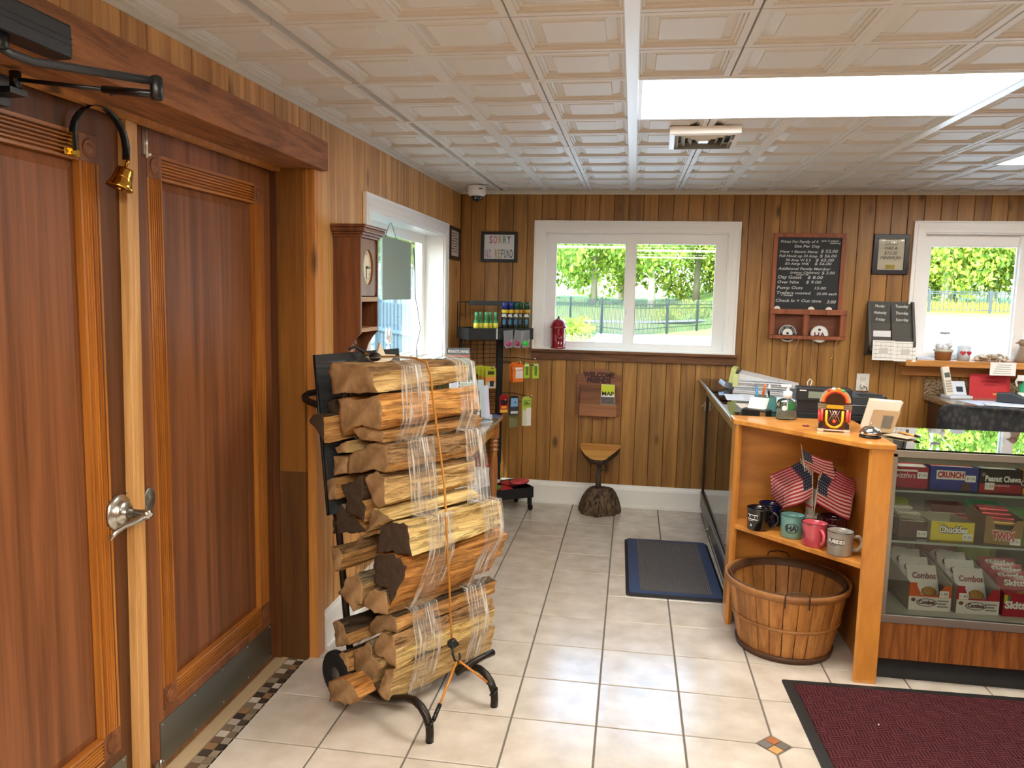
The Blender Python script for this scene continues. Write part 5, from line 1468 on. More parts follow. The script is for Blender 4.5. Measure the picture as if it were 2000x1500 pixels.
for k, x in enumerate((-.066, .070)):
    c = thing('printed_calendar', ['printed calendar card in the left bottom pocket of the wall file', 'printed calendar card in the right bottom pocket of the wall file'][k], 'calendar', (2.992 + x * 1.0, -.135 - .003 * k, 1.15 - .004 * k), (D(-4), 0, D(-3)), 'calendar cards in the wall file')
    obj('card', B().box(-.068, 0, 0, .068, .004, .132), PAPER, c)
    g = B()
    for j in range(5): g.box(-.062, -.0008, .016 + j * .026, .062, -.0001, .018 + j * .026)
    for j in range(4): g.box(-.062 + .031 * j + .014, -.0008, .016, -.062 + .031 * j + .0148, -.0001, .120)
    obj('grid_print', g, M('55544f', .6), c)
    obj('center_print', B().box(-.028, -.0014, .042, .028, -.0007, .082), M('cbc8bd', .6, noise=.2, ns=60), c)
o = obj('note_card', B().box(-.055, 0, 0, .055, .003, .06), M('e2e2e6', .6), None, (2.92, -.098, 1.285), (D(-6), 0, D(-3))); tag(o, 'white handwritten note tucked in the friday pocket of the wall file', 'note')
t = thing('wall_outlet', 'white wall outlet with a plugged-in black cord above the register', 'outlet', (2.845, -.004, .985))
obj('plate', B().box(-.042, -.007, -.060, .042, 0, .060), CREAM, t, bev=.003)
obj('socket', B().box(-.017, -.009, .008, .017, -.006, .038), M('c9c5b9', .4), t)
obj('plug', B().box(-.014, -.026, -.036, .014, -.007, -.010), M('d9d5ca', .4), t, bev=.003)
obj('cord', B().tube([(.0, -.026, -.023), (.02, -.034, -.035), (.03, -.036, -.08), (.02, -.06, -.14)], .003, 6), BLACK, t)

# right window sill things
t = thing('ornament_basket', 'tiny wicker basket of white ornaments with a bow on the right window sill', 'basket', (3.325, -.062, 1.160))
b = B().lathe([(.040, 0), (.046, .004), (.054, .06), (.056, .068), (.052, .068), (.045, .008)], 22)
obj('body', b, M('9a5f2e', .6, bump=.6, bs=70, noise=.25, ns=40), t)
obj('cloth_trim', B().lathe([(.057, .055), (.064, .062), (.060, .072), (.053, .070)], 22, cap=False), M('c9c4b0', .8, bump=.6, bs=70, noise=.25, ns=60), t)
for q in [(-.02, .0, .085, .026), (.022, .004, .088, .026), (.0, -.022, .08, .022), (.03, -.015, .10, .020), (-.03, .012, .09, .02)]: obj('ball', B().sphere(q[:3], q[3], 10, 8), M('d8dadd', .6), t)
pts = [(.052 * math.cos(PI * k / 14), 0, .07 + .10 * math.sin(PI * k / 14)) for k in range(15)]
obj('handle', B().tube(pts, .0025, 6), M('b9b4a4', .6), t)
obj('bow', B().box(-.03, -.008, .172, .03, .008, .188), M('9aa0a4', .7), t, bev=.004)
t = thing('heart_cup', 'clear plastic cup with red hearts on the right window sill', 'cup', (3.452, -.062, 1.160))
obj('cup', B().lathe([(.036, 0), (.044, .095), (.042, .095), (.034, .004), (0, .004)], 22), M('c9d2da', .25, noise=.1), t)
obj('filling', B().sphere((0, 0, .085), (.040, .040, .022), 12, 6), M('d6d2d2', .6, bump=.5, bs=60), t)
for x in (-.018, .02):
    hp2 = [(x + .017 * (math.sin(a) ** 3), .052 + .0011 * (13 * math.cos(a) - 5 * math.cos(2 * a) - 2 * math.cos(3 * a) - math.cos(4 * a))) for a in [2 * PI * k / 24 for k in range(24)]]
    q = B().prism(hp2, 0, .003); q.v = [Vector((p.x, -.0405 - p.z + abs(p.x) * .3, p.y)) for p in q.v]
    obj('heart', q, M('b02a34', .4), t)
for k in range(14):
    b = B().sphere((0, 0, 0), (.026, .018, .010), 8, 5); b.tube([(-.02, 0, .004), (.0, 0, .011), (.022, 0, .003)], .006, 6)
    o = obj('seashell', b, M(['cfc2ae', 'b8a68e', 'd8cfc4', 'a8937a'][k % 4], .6, bump=.5, bs=60, noise=.2, ns=40), None, (3.535 + .0135 * k, -.065 + .022 * math.sin(k * 2.4), 1.170 + .013 * (k % 3)), (D(rnd.uniform(-25, 25)), D(rnd.uniform(-25, 25)), D(rnd.uniform(0, 180))))
    tag(o, 'pale seashell in the heap on the right window sill', 'seashell', 'seashells on the sill')
t = thing('bird_figurine', 'brown carved bird figurine at the edge of the right window sill', 'figurine', (3.815, -.06, 1.160))
b = B().lathe([(.042, 0), (.046, .01), (.040, .05), (.028, .085), (.022, .11)], 16); b.sphere((-.008, 0, .13), (.026, .022, .024), 12, 8); b.tube([(-.03, 0, .13), (-.052, 0, .125)], [.008, .002], 8)
b.tube([(.02, 0, .06), (.05, 0, .05), (.07, 0, .03)], [.022, .016, .004], 8)
obj('body', b, M('8a705a', .6, noise=.2, ns=20), t)
o = obj('folded_paper', B().box(-.06, -.03, 0, .06, .03, .012), M('c6d0dc', .5), None, (3.205, -.06, 1.160), (0, 0, .2)); tag(o, 'pale folded papers on the sill left of the tiny basket', 'paper')

# ------------------------------------------------------------------ desk by the right window
t = thing('desk', 'desk with brown granite worktop and splashback under the right window', 'desk', (3.24, 0, 0))
GRAN, N, Lk, P = newmat('granite')
tc = N.new('ShaderNodeTexCoord'); n1 = N.new('ShaderNodeTexNoise'); n1.inputs['Scale'].default_value = 90; n1.inputs['Detail'].default_value = 5
Lk.new(tc.outputs['Object'], n1.inputs[0]); rp = N.new('ShaderNodeValToRGB'); rp.color_ramp.elements[0].position = .35; rp.color_ramp.elements[0].color = srgb('3c2f24'); rp.color_ramp.elements[1].position = .65; rp.color_ramp.elements[1].color = srgb('b39a78')
Lk.new(n1.outputs[0], rp.inputs[0]); Lk.new(rp.outputs[0], P.inputs[0]); P.inputs['Roughness'].default_value = .2
obj('worktop', B().box(.0, -.62, .885, 1.45, -.002, .918), GRAN, t, bev=.004)
obj('splashback', B().box(.0, -.022, .918, 1.45, -.002, 1.022), GRAN, t, bev=.003)
b = B().box(.03, -.56, .06, 1.42, -.03, .885); obj('cabinet', b, M('4a2f1c', .5, noise=.1), t)
for k in range(3):
    d_ = obj('drawer', B().box(.06 + .45 * k, -.578, .66, .48 + .45 * k, -.56, .865), M('54361f', .45), t, bev=.003)
    obj('knob', B().sphere((.27 + .45 * k, -.588, .77), .014, 10, 8), STEEL, d_)
    obj('door', B().box(.06 + .45 * k, -.578, .09, .48 + .45 * k, -.56, .64), M('54361f', .45), t, bev=.003)
t = thing('cordless_phone', 'white cordless phone standing in its charging base on the desk', 'phone', (3.385, -.16, .918), (0, 0, D(14)))
b = B().prism([(-.07, -.05), (.09, -.05), (.09, .05), (-.07, .05)], 0, .02)
obj('base', b, M('cfd8e2', .35), t, bev=.006)
b = B().box(-.02, .0, 0, .10, .016, .105); o = obj('answer_panel', b, M('d3dde8', .35), t, (0, .02, .01), (D(-22), 0, 0), bev=.008)
obj('speaker_grille', B().box(.03, -.002, .03, .075, .0, .065), M('2c3440', .4), o)
hs_ = obj('handset', B().box(-.026, -.012, 0, .026, .014, .19), M('dcd6c8', .35), t, (-.045, -.005, .018), (D(-12), D(-7), 0), bev=.008)
obj('display', B().box(-.018, -.0135, .118, .018, -.0115, .150), M('5a6660', .2), hs_)
kb = B()
for i in range(3):
    for j in range(5): kb.box(-.018 + .013 * i, -.0145, .020 + .017 * j, -.008 + .013 * i, -.0115, .031 + .017 * j)
obj('keypad', kb, M('a89f8c', .5), hs_)
t = thing('red_notice', 'red printed notice standing on the desk behind the card terminal', 'sign', (3.625, -.085, .918), (D(-6), 0, 0))
obj('sheet', B().box(-.125, 0, 0, .125, .004, .158), M('c23238', .5), t)
for k, (w, z) in enumerate([(.05, .13), (.11, .105), (.07, .082)]): obj('text_line', B().box(-w / 2 - .0, -.001, z, w / 2, -.0002, z + .008), M('96202a', .6), t)
obj('yellow_stripe', B().box(.02, -.001, .02, .12, -.0002, .032), M('d9a048', .5), t)
o = obj('index_card', B().box(-.078, 0, 0, .078, .002, .085), PAPER, None, (3.665, -.148, 1.075), (D(-1), 0, 0)); tag(o, 'white printed card stuck to the sill board above the red notice', 'note')
for k in range(5): obj('print_block', B().box(-.06 + .006 * k, -.0008, .012 + .014 * k, .05 - .01 * (k % 2), -.0001, .016 + .014 * k), M('a3a19c', .6), o)
t = thing('card_terminal', 'dark card terminal lying on papers on the desk', 'card terminal', (3.66, -.36, .926), (0, 0, D(-28)))
b = B(); vs = [(-.10, -.042, 0), (.10, -.042, 0), (.10, .042, 0), (-.10, .042, 0), (-.10, -.040, .055), (-.02, -.040, .06), (.10, -.040, .018), (.10, .040, .018), (-.02, .040, .06), (-.10, .040, .055)]
b.add(vs, [(3, 2, 1, 0), (0, 1, 6, 5, 4), (2, 3, 9, 8, 7), (4, 5, 8, 9), (5, 6, 7, 8), (1, 2, 7, 6), (3, 0, 4, 9)])
obj('body', b, M('2a3036', .4), t, bev=.005)
b = B(); b.add([(-.005, -.03, .0545), (.03, -.03, .042), (.03, .03, .042), (-.005, .03, .0545)], [(0, 1, 2, 3)]); obj('screen', b, M('15242c', .1), t, (0, 0, .0015))
b = B()
for i in range(3):
    for j in range(3): b.box(.042 + .016 * j, -.026 + .019 * i, .034 - .0055 * j, .054 + .016 * j, -.012 + .019 * i, .040 - .0055 * j)
obj('keypad', b, M('6d747c', .5), t)
t = thing('spray_cleaner', 'spray cleaner bottle with white trigger head and green body on the desk', 'spray bottle', (3.80, -.17, .918), (0, 0, D(160)))
obj('body', B().lathe([(.036, 0), (.038, .01), (.038, .09), (.02, .12), (.016, .13)], 18), M('2f9a68', .2), t)
obj('label', B().lathe([(.0388, .012), (.0388, .055)], 18), PAPER, t)
b = B().box(-.05, -.016, .128, .05, .016, .165); b.tube([(.04, 0, .15), (.055, 0, .12), (.045, 0, .09)], [.01, .008, .005], 8); b.tube([(-.05, 0, .152), (-.068, 0, .15)], .008, 8)
obj('trigger_head', b, M('e3e1de', .35), t, bev=.006)
for k, (x, y, a, w, h, c, lb) in enumerate([(3.52, -.38, 10, .16, .11, 'c9d9f2', 'pale blue paper sheet at the near left of the desk'), (3.68, -.46, -6, .18, .12, 'd6e2f4', 'pale blue paper sheet under the card terminal'), (3.84, -.44, 4, .15, .12, 'e0e6ee', 'white sheet at the right of the desk papers'), (3.62, -.54, -12, .2, .06, 'd0d4d6', 'narrow grey-white sheet along the desk edge')]):
    o = obj('paper_sheet', B().box(-w, -h, 0, w, h, .0016), M(c, .6), None, (x, y, .9185 + .002 * k), (0, 0, D(a))); tag(o, lb, 'paper', 'papers on the desk')
t = thing('office_chair', 'office chair with dark patterned woven backrest pulled to the desk', 'chair', (3.19, -1.06, 0), (0, 0, D(-14)))
m, N, Lk, P = newmat('chair_weave')
tc = N.new('ShaderNodeTexCoord'); vo = N.new('ShaderNodeTexVoronoi'); vo.inputs['Scale'].default_value = 42
mp = N.new('ShaderNodeMapping'); mp.inputs['Scale'].default_value = (1, 1, .6); Lk.new(tc.outputs['Object'], mp.inputs[0]); Lk.new(mp.outputs[0], vo.inputs['Vector'])
rp = N.new('ShaderNodeValToRGB'); rp.color_ramp.elements[0].color = srgb('3a3630'); rp.color_ramp.elements[1].color = srgb('141416'); rp.color_ramp.elements[1].position = .6
Lk.new(vo.outputs['Distance'], rp.inputs[0]); Lk.new(rp.outputs[0], P.inputs[0]); P.inputs['Roughness'].default_value = .9
bp = N.new('ShaderNodeBump'); bp.inputs['Strength'].default_value = .5; Lk.new(vo.outputs['Distance'], bp.inputs['Height']); Lk.new(bp.outputs[0], P.inputs['Normal'])
WEAVE = m
prof = rrect(.225, .20, .07, 6)
b = B(); n = len(prof); vs = []
for (s, y) in ((.96, -.035), (1, -.02), (1, .02), (.96, .035)):
    for x, z in prof: vs.append((x * s, y + .25 * (x * x) * 2 - .04 * (z + .2), .78 + z * s))
b.add(vs, [(k * n + (i + 1) % n, k * n + i, (k + 1) * n + i, (k + 1) * n + (i + 1) % n) for k in range(3) for i in range(n)] + [tuple(range(n)), tuple(range(4 * n - 1, 3 * n - 1, -1))], 0, True)
obj('backrest', b, WEAVE, t)
b = B(); prof = rrect(.24, .23, .08, 6); vs = []
for s, z in ((.94, .43), (1, .445), (1, .485), (.94, .505)):
    for x, y in prof: vs.append((x * s, y * s + .20, z))
b.add(vs, [(k * n + i, k * n + (i + 1) % n, (k + 1) * n + (i + 1) % n, (k + 1) * n + i) for k in range(3) for i in range(n)] + [tuple(range(n - 1, -1, -1)), tuple(range(3 * n, 4 * n))], 0, True)
obj('seat', b, WEAVE, t)
obj('back_bar', B().tube([(0, .14, .43), (0, -.02, .46), (0, -.045, .6), (0, -.045, .76)], .018, 8), BLACKM, t)
obj('column', B().tube([(0, .20, .08), (0, .20, .44)], .026, 12), BLACKM, t)
for k in range(5):
    a = 2 * PI * k / 5 + .3
    lg = obj('leg', B().tube([(0, .20, .10), (.15 * math.cos(a), .20 + .15 * math.sin(a), .085), (.27 * math.cos(a), .20 + .27 * math.sin(a), .06)], [.022, .018, .012], 8), BLACKM, t)
    obj('caster', B().sphere((.27 * math.cos(a), .20 + .27 * math.sin(a), .027), .027, 10, 6), BLACK, lg)
for s in (-1, 1):
    obj('armrest', B().tube([(.25 * s, .30, .50), (.30 * s, .30, .60), (.30 * s, .24, .69), (.30 * s, .10, .70)], .014, 8), BLACKM, t)

# ------------------------------------------------------------------ glass counter along the walkway
t = thing('glass_counter', 'long glass fronted display counter with dark metal frame along the walkway', 'display counter', (1.80, 0, 0))
DFR = M('3c352d', .35, .6)
obj('plinth', B().box(.02, -1.83, 0, .48, -.025, .045), BLACKM, t)
for y in (-.045, -1.818): obj('post', B().box(0, y - .018, .045, .03, y + .018, .955), DFR, t, bev=.002)
obj('bottom_rail', B().box(-.004, -1.835, .045, .03, -.027, .135), M('57534c', .35, .6), t, bev=.002)
obj('track', B().box(-.008, -1.835, .135, .004, -.027, .142).box(-.008, -1.835, .150, .004, -.027, .157), ALU, t)
obj('front_glass', B().box(.008, -1.80, .142, .012, -.06, .86), glass('counter_glass', 'cfd6d2', 1.3), t)
obj('fascia', B().box(-.002, -1.835, .86, .03, -.027, .955), wood('fascia_wood', '6f5a30', '957a48', 'Y', 14, .3, var=0), t)
obj('back_panel', B().box(.47, -1.835, .045, .49, -.027, .955), HONEYI, t)
obj('deck', B().box(.01, -1.83, .10, .47, -.027, .115), M('a39a86', .5), t)
obj('glass_shelf', B().box(.05, -1.80, .50, .46, -.05, .508), glass('shelf_glass', 'dfeae4', 1), t)
obj('end_panel', B().box(.0, -.027, .045, .48, -.022, .955), HONEYI, t)
ct = B().box(-.055, -1.832, .957, .57, -.012, .968)
obj('countertop', ct, wood('counter_laminate', '6f5738', '9a7c50', 'Y', 6, .18, var=0, coat=.5), t, bev=.002)
obj('edge_strip', B().box(-.058, -1.833, .955, -.045, -.012, .9715), M('d9d6cc', .25, .9), t, bev=.001)
obj('glass_cover', B().box(-.04, -1.828, .9685, .55, -.02, .9715), glass('cover_glass', 'e9efe8', 1), t)
for y, z in ((-.075, .78), (-.72, .075)):
    obj('latch', B().box(-.014, y - .006, z - .03, -.004, y + .006, z + .035).tube([(-.012, y, z + .02), (-.03, y, z), (-.012, y, z - .02)], .004, 6), STEEL, t)
for k, (y, c, z, w) in enumerate([(-.35, 'b9a98e', .51, .12), (-.75, '8d8f86', .51, .15), (-1.15, 'c3b7a4', .51, .10), (-.6, '6d6258', .116, .16), (-1.2, '9a9284', .116, .14)]):
    o = obj('display_box', B().box(-.08, -w, 0, .08, w, .11 + .02 * (k % 2)), M(c, .5, noise=.1), None, (2.06, y, z), (0, 0, D(4 * k - 8)), bev=.004)
    tag(o, 'dim carton seen through the glass of the long counter', 'box', 'cartons inside the long counter')

# things on the counter
for k, (x, y, a, w, h, c, lb, ) in enumerate([(1.915, -1.04, -3, .105, .14, 'dfe3ea', 'white form lying under the counter glass edge'), (1.92, -1.43, 2, .085, .13, 'd9cdb8', 'cream card with orange ruled lines on the counter')]):
    o = obj('counter_form', B().box(-w, -h, 0, w, h, .0014), M(c, .4), None, (x, y, .9718), (0, 0, D(a))); tag(o, lb, 'paper')
    if k == 1:
        obj('ruled_line', B().box(-.06, -.03, .0014, .08, -.026, .0022).box(-.03, -.13, .0014, -.026, .10, .0022), M('b5643c', .5), o)
t = thing('ring_binder', 'fat clear-backed ring binder of papers lying on the counter by the wall', 'binder', (2.10, -.72, .972), (0, 0, D(-12)))
b = B(); vs = [(-.20, -.13, 0), (.19, -.13, 0), (.19, .13, 0), (-.20, .13, 0), (-.17, -.125, .118), (.17, -.115, .055), (.17, .125, .055), (-.17, .125, .118)]
b.add(vs, [(3, 2, 1, 0), (0, 1, 5, 4), (1, 2, 6, 5), (2, 3, 7, 6), (3, 0, 4, 7), (4, 5, 6, 7)])
obj('page_block', b, M('cfccca', .6, bump=.3, bs=120), t)
for k in range(6): obj('page_edge', B().box(-.185 + .004 * k, -.134 - .002 * (k % 3), .012 + .013 * k, .185 - .012 * k, -.120, .017 + .013 * k), M(['e6e6ea', 'b4bcc8', 'd8d6d4', 'a9a6a4', 'eceaea', 'c3cad4'][k], .5), t)
b = B(); b.add([(-.205, -.135, .0), (-.175, -.132, .13), (-.175, .13, .13), (-.205, .13, 0), (-.20, -.135, 0), (-.17, -.132, .13), (-.17, .13, .13), (-.20, .13, 0)], [(3, 2, 1, 0), (4, 5, 6, 7), (0, 1, 5, 4), (1, 2, 6, 5), (2, 3, 7, 6)])
obj('spine', b, M('2a2c2c', .4), t)
obj('spine_label', B().box(-.201, -.1355, .035, -.170, -.1345, .115), M('c9cf8a', .4), t); obj('yellow_pad', B().box(-.235, -.12, .02, -.206, .04, .11), M('c6cc7c', .4), t, (0, 0, 0), (0, D(10), 0))
for x in (-.08, .06): obj('ring', B().tube([(x, -.128, .02), (x, -.138, .055), (x, -.11, .102 - .1 * (x + .1))], .003, 6), STEEL, t)
o = obj('clear_sleeve', B().box(-.06, -.05, 0, .07, .05, .03), M('b9bcc8', .2, noise=.1), None, (1.885, -.56, .972), (D(10), D(20), .3), bev=.008); tag(o, 'crumpled clear plastic sleeve behind the binder on the counter', 'plastic sleeve')
for k in range(3):
    o = obj('loose_sheet', B().box(-.14, -.10, 0, .14, .10, .0015), M(['dfe6ee', 'd3d3d6', 'e6e4e0'][k], .5), None, (2.02 + .03 * k, -1.02 - .05 * k, .973 + .002 * k), (0, 0, D(-14 + 9 * k))); tag(o, 'loose white sheet in front of the fat binder', 'paper', 'loose sheets by the binder')
t = thing('bill_spike', 'small white paper holder with curled wire at the far end of the binder', 'note holder', (2.315, -.80, .972))
obj('wire', B().tube([(0, 0, 0), (.01, 0, .05), (.02, 0, .085), (.008, 0, .10), (-.006, 0, .08), (-.002, 0, .05)], .003, 6), PAPER, t)
obj('base', B().lathe([(.02, 0), (.022, .006), (.0, .01)], 14), M('d8b9a8', .4), t)
t = thing('pen_cup', 'square teal glass pen cup with pens on the counter', 'pen cup', (1.945, -1.55, .972), (0, 0, D(8)))
b = B(); 
for q in [(-.045, -.035, .045, -.031), (-.045, .031, .045, .035), (-.045, -.035, -.041, .035), (.041, -.035, .045, .035)]: b.box(q[0], q[1], 0, q[2], q[3], .075)
b.box(-.045, -.035, 0, .045, .035, .006)
obj('cup', b, M('5f9a94', .12, trans=.3), t)
for k, (x, y, c, tx, ty, h) in enumerate([(-.02, 0, 'e06a1e', 14, 4, .14), (.0, -.01, 'c9cdd2', -6, 8, .13), (.02, .008, '16181a', 8, -4, .11), (-.03, .008, '3a86b8', -18, -6, .12)]):
    o = obj('pen', B().tube([(0, 0, 0), (0, 0, h * .8), (0, 0, h)], [.006, .006, .005], 8), M(c, .3), None, (1.945 + x, -1.55 + y, .979), (D(tx), D(ty), 0)); tag(o, ['orange pen in the teal pen cup', 'silver grey pen in the teal pen cup', 'short black marker in the teal pen cup', 'blue pen leaning in the teal pen cup'][k], 'pen', 'pens in the teal cup')
t = thing('card_tray', 'black desk tray holding white slips at the counter corner', 'card tray', (1.875, -1.735, .972), (0, 0, D(-30)))
b = B().prism(rrect(.066, .042, .018, 4), 0, .034)
obj('tray', b, M('1a1816', .3), t, bev=.006)
obj('wood_inlay', B().box(.035, -.0445, .006, .062, -.0425, .026), M('7d5a34', .4), t)
obj('slot', B().box(-.05, -.02, .0335, .05, .02, .0352), BLACK, t)
for k in range(3):
    o = obj('paper_slip', B().box(-.042, 0, 0, .042, .002, .062), M('e4dfd2', .6), None, (1.875 - .004 + .006 * k, -1.738 + .01 * k, 1.004), (D(-32), 0, D(-30))); tag(o, 'white slip standing in the black card tray', 'paper slip', 'slips in the card tray')
t = thing('sanitizer_bottle', 'clear pump bottle of hand sanitizer with green label on the corner top', 'bottle', (1.985, -1.895, .986), (0, 0, D(15)))
prof = [(.046, 0), (.05, .004), (.05, .075), (.042, .092), (.02, .098), (.018, .104)]
b = B(); n = 24; vs = []
for r, z in prof:
    for i in range(n):
        a = 2 * PI * i / n; vs.append((r * math.cos(a), r * .62 * math.sin(a), z))
b.add(vs, [(k * n + i, k * n + (i + 1) % n, (k + 1) * n + (i + 1) % n, (k + 1) * n + i) for k in range(len(prof) - 1) for i in range(n)] + [tuple(range(n - 1, -1, -1))], 0, True)
obj('bottle', b, glass('bottle_clear', 'f2f7f5', 1.5), t)
b = B(); vs = []
for r, z in [(.044, .003), (.047, .008), (.047, .042), (0.0001, .042)]:
    for i in range(n):
        a = 2 * PI * i / n; vs.append((r * math.cos(a), r * .62 * math.sin(a), z))
b.add(vs, [(k * n + i, k * n + (i + 1) % n, (k + 1) * n + (i + 1) % n, (k + 1) * n + i) for k in range(3) for i in range(n)] + [tuple(range(n - 1, -1, -1))], 0, True)
obj('gel', b, M('c9d8d2', .15, trans=.6), t)
obj('back_label', B().box(.004, -.004, .035, .036, -.001, .082), M('3c8a4a', .4), t)
obj('front_label', B().lathe([(.012, 0), (.012, .001)], 14), M('d6dad8', .4), t, (-.026, -.029, .055), (D(90), 0, 0))
b = B().lathe([(.020, .098), (.020, .128), (.012, .132), (.006, .134), (.006, .152)], 14); b.box(-.032, -.008, .150, .012, .008, .160)
obj('pump', b, M('eceae6', .35), t)
obj('dip_tube', B().tube([(0, 0, .10), (.004, 0, .01)], .003, 6), PAPER, t)
t = thing('cash_register', 'black cash register with grey display on the counter', 'cash register', (2.27, -1.60, .972), (0, 0, D(-6)))
b = B(); pf = [(-.16, 0), (.20, 0), (.20, .09), (.16, .105), (-.10, .125), (-.16, .09)]
vs = [(-.20, y, z) for y, z in pf] + [(.20, y, z) for y, z in pf]; n = len(pf)
b.add(vs, [tuple(range(n - 1, -1, -1)), tuple(range(n, 2 * n))] + [(i, (i + 1) % n, n + (i + 1) % n, n + i) for i in range(n)])
obj('body', b, M('191b1e', .4), t, bev=.006)
b = B().box(-.20, -.17, .085, .05, -.08, .150); hd = obj('display_head', b, M('1d2023', .4), t, bev=.006)
obj('lcd', B().box(-.145, -.1715, .100, -.045, -.1695, .132), M('7d8878', .2), hd); txt('15.00', .022, hd, (-.07, -.1722, .115), BACK, M('2a302a', .5), w=.035)
obj('badge', B().box(-.185, -.1715, .132, -.155, -.1700, .138), M('d6d6d2', .4), hd)
b = B(); vs = [(.05, -.17, .03), (.215, -.17, .03), (.245, -.05, .03), (.05, -.05, .03), (.05, -.165, .115), (.20, -.165, .125), (.235, -.05, .088), (.05, -.05, .14)]
b.add(vs, [(3, 2, 1, 0), (4, 5, 6, 7), (0, 1, 5, 4), (1, 2, 6, 5), (2, 3, 7, 6), (3, 0, 4, 7)]); obj('printer_cover', b, M('202327', .4), t, bev=.004)
obj('drawer', B().box(-.215, -.175, .0, .215, .19, .028), M('141517', .45), t, bev=.003); obj('drawer_seam', B().box(.05, -.172, .075, .21, -.166, .078), M('8a8c8c', .4), t)
t = thing('toy_jukebox', 'miniature jukebox with coloured arch on the corner top', 'jukebox', (2.125, -2.165, .986), (0, 0, D(-8)))
JW = M('54160f', .3)
def jp(b, y0, y1): b.v = [Vector((p.x, y0 + (p.z) * (y1 - y0), p.y)) for p in b.v]; return b
arch = [(-.055, 0), (.055, 0), (.055, .125)] + [(.055 * math.cos(a), .125 + .055 * math.sin(a)) for a in [PI * k / 14 for k in range(1, 14)]] + [(-.055, .125)]
obj('cabinet', jp(B().prism(arch, 0, 1), -.03, .035), JW, t, bev=.002)
def band(r0, r1, y, mat, nm):
    b = B()
    for k in range(14):
        a, c = PI * k / 14, PI * (k + 1) / 14
        b.add([(r0 * math.cos(a), y, .125 + r0 * math.sin(a)), (r1 * math.cos(a), y, .125 + r1 * math.sin(a)), (r1 * math.cos(c), y, .125 + r1 * math.sin(c)), (r0 * math.cos(c), y, .125 + r0 * math.sin(c)),
               (r0 * math.cos(a), y + .012, .125 + r0 * math.sin(a)), (r1 * math.cos(a), y + .012, .125 + r1 * math.sin(a)), (r1 * math.cos(c), y + .012, .125 + r1 * math.sin(c)), (r0 * math.cos(c), y + .012, .125 + r0 * math.sin(c))], [(0, 1, 2, 3), (1, 5, 6, 2), (4, 0, 3, 7)])
    obj(nm, b, mat, t)
band(.054, .062, -.034, M('d8d2c6', .2, .8), 'outer_arch'); band(.046, .054, -.037, M('d9742a', .25), 'orange_arch'); band(.040, .046, -.035, M('c9342a', .25), 'red_arch')  # arch bands in plain colours
for k, c in enumerate(['d0342c', 'e8e4da', 'd9a02a', '4a9a5a']):
    a = D(120 - 20 * k); obj('arch_jewel', B().sphere((.058 * math.cos(a), -.036, .125 + .058 * math.sin(a)), (.008, .003, .006), 8, 5), M(c, .2), t)
obj('window', jp(B().prism([(-.038, .105), (.038, .105), (.038, .125)] + [(.038 * math.cos(a), .125 + .036 * math.sin(a)) for a in [PI * k / 12 for k in range(1, 12)]] + [(-.038, .125)], 0, 1), -.033, -.029), M('2a0c0c', .08, coat=1), t)
obj('title_panel', B().box(-.034, -.036, .098, .034, -.030, .114), M('d3a62c', .25, .4), t)
for s in (-1, 1):
    obj('chrome_wing', B().box(s * .036, -.038, .095, s * .066, -.008, .101).box(s * .036, -.038, .103, s * .066, -.008, .109).box(s * .036, -.038, .111, s * .066, -.008, .117), STEEL, t)
    obj('light_column', B().tube([(s * .050, -.033, .045), (s * .050, -.033, .096)], .006, 8).tube([(s * .060, -.028, .04), (s * .060, -.028, .096)], .005, 8), M('d8524a' if s < 0 else 'cf5a50', .25), t)
    obj('grille_side', B().tube([(s * .032, -.035, .090), (s * .032, -.035, .045), (s * .026, -.035, .030), (s * .012, -.035, .020), (0, -.035, .018)], .0055, 8), M('d8ac1e', .25), t)
    obj('corner_cap', B().box(s * .044, -.036, .012, s * .060, -.02, .034), BLACK, t); obj('foot', B().box(s * .040, -.040, 0, s * .064, -.006, .012), M('cfcac0', .2, .8), t)
gb = B()
for k in range(5):
    x = -.02 + .01 * k
    gb.tube([(x, -.0345, .090), (x + .022 * (1 if k < 3 else -1), -.0345, .045)], .0013, 5); gb.tube([(x, -.0345, .090), (x - .022 * (1 if k > 1 else -1), -.0345, .045)], .0013, 5)
obj('speaker_lattice', gb, M('d9b9a4', .25, .6), t); obj('speaker_back', B().box(-.027, -.032, .03, .027, -.0295, .095), M('3a0e10', .4), t)
obj('center_jewel', B().sphere((0, -.036, .044), (.008, .005, .008), 10, 6), M('d8501e', .2), t); obj('bottom_rail', B().box(-.045, -.038, .004, .045, -.033, .010), M('d9cfc0', .2, .8), t)
t = thing('napkin_holder', 'wooden holder stuffed with cream napkins beside the service bell', 'napkin holder', (2.345, -2.03, .972), (0, 0, D(-15)))
obj('base', B().box(-.065, -.035, 0, .06, .05, .012), M('a98a62', .5), t)
b = B(); b.add([(-.04, -.038, .0), (.06, -.038, 0), (.085, -.050, .098), (-.02, -.050, .098), (-.04, -.03, 0), (.06, -.03, 0), (.085, -.042, .098), (-.02, -.042, .098)], [(0, 1, 2, 3), (7, 6, 5, 4), (3, 2, 6, 7), (0, 3, 7, 4), (1, 5, 6, 2)])
pl = obj('front_plate', b, M('b39570', .45, noise=.1), t)
obj('plate_label', B().add([(.012, -.0425, .02), (.052, -.0425, .02), (.060, -.0505, .076), (.02, -.0505, .076)], [(0, 1, 2, 3)]), M('6d6658', .5, noise=.2, ns=60), t)
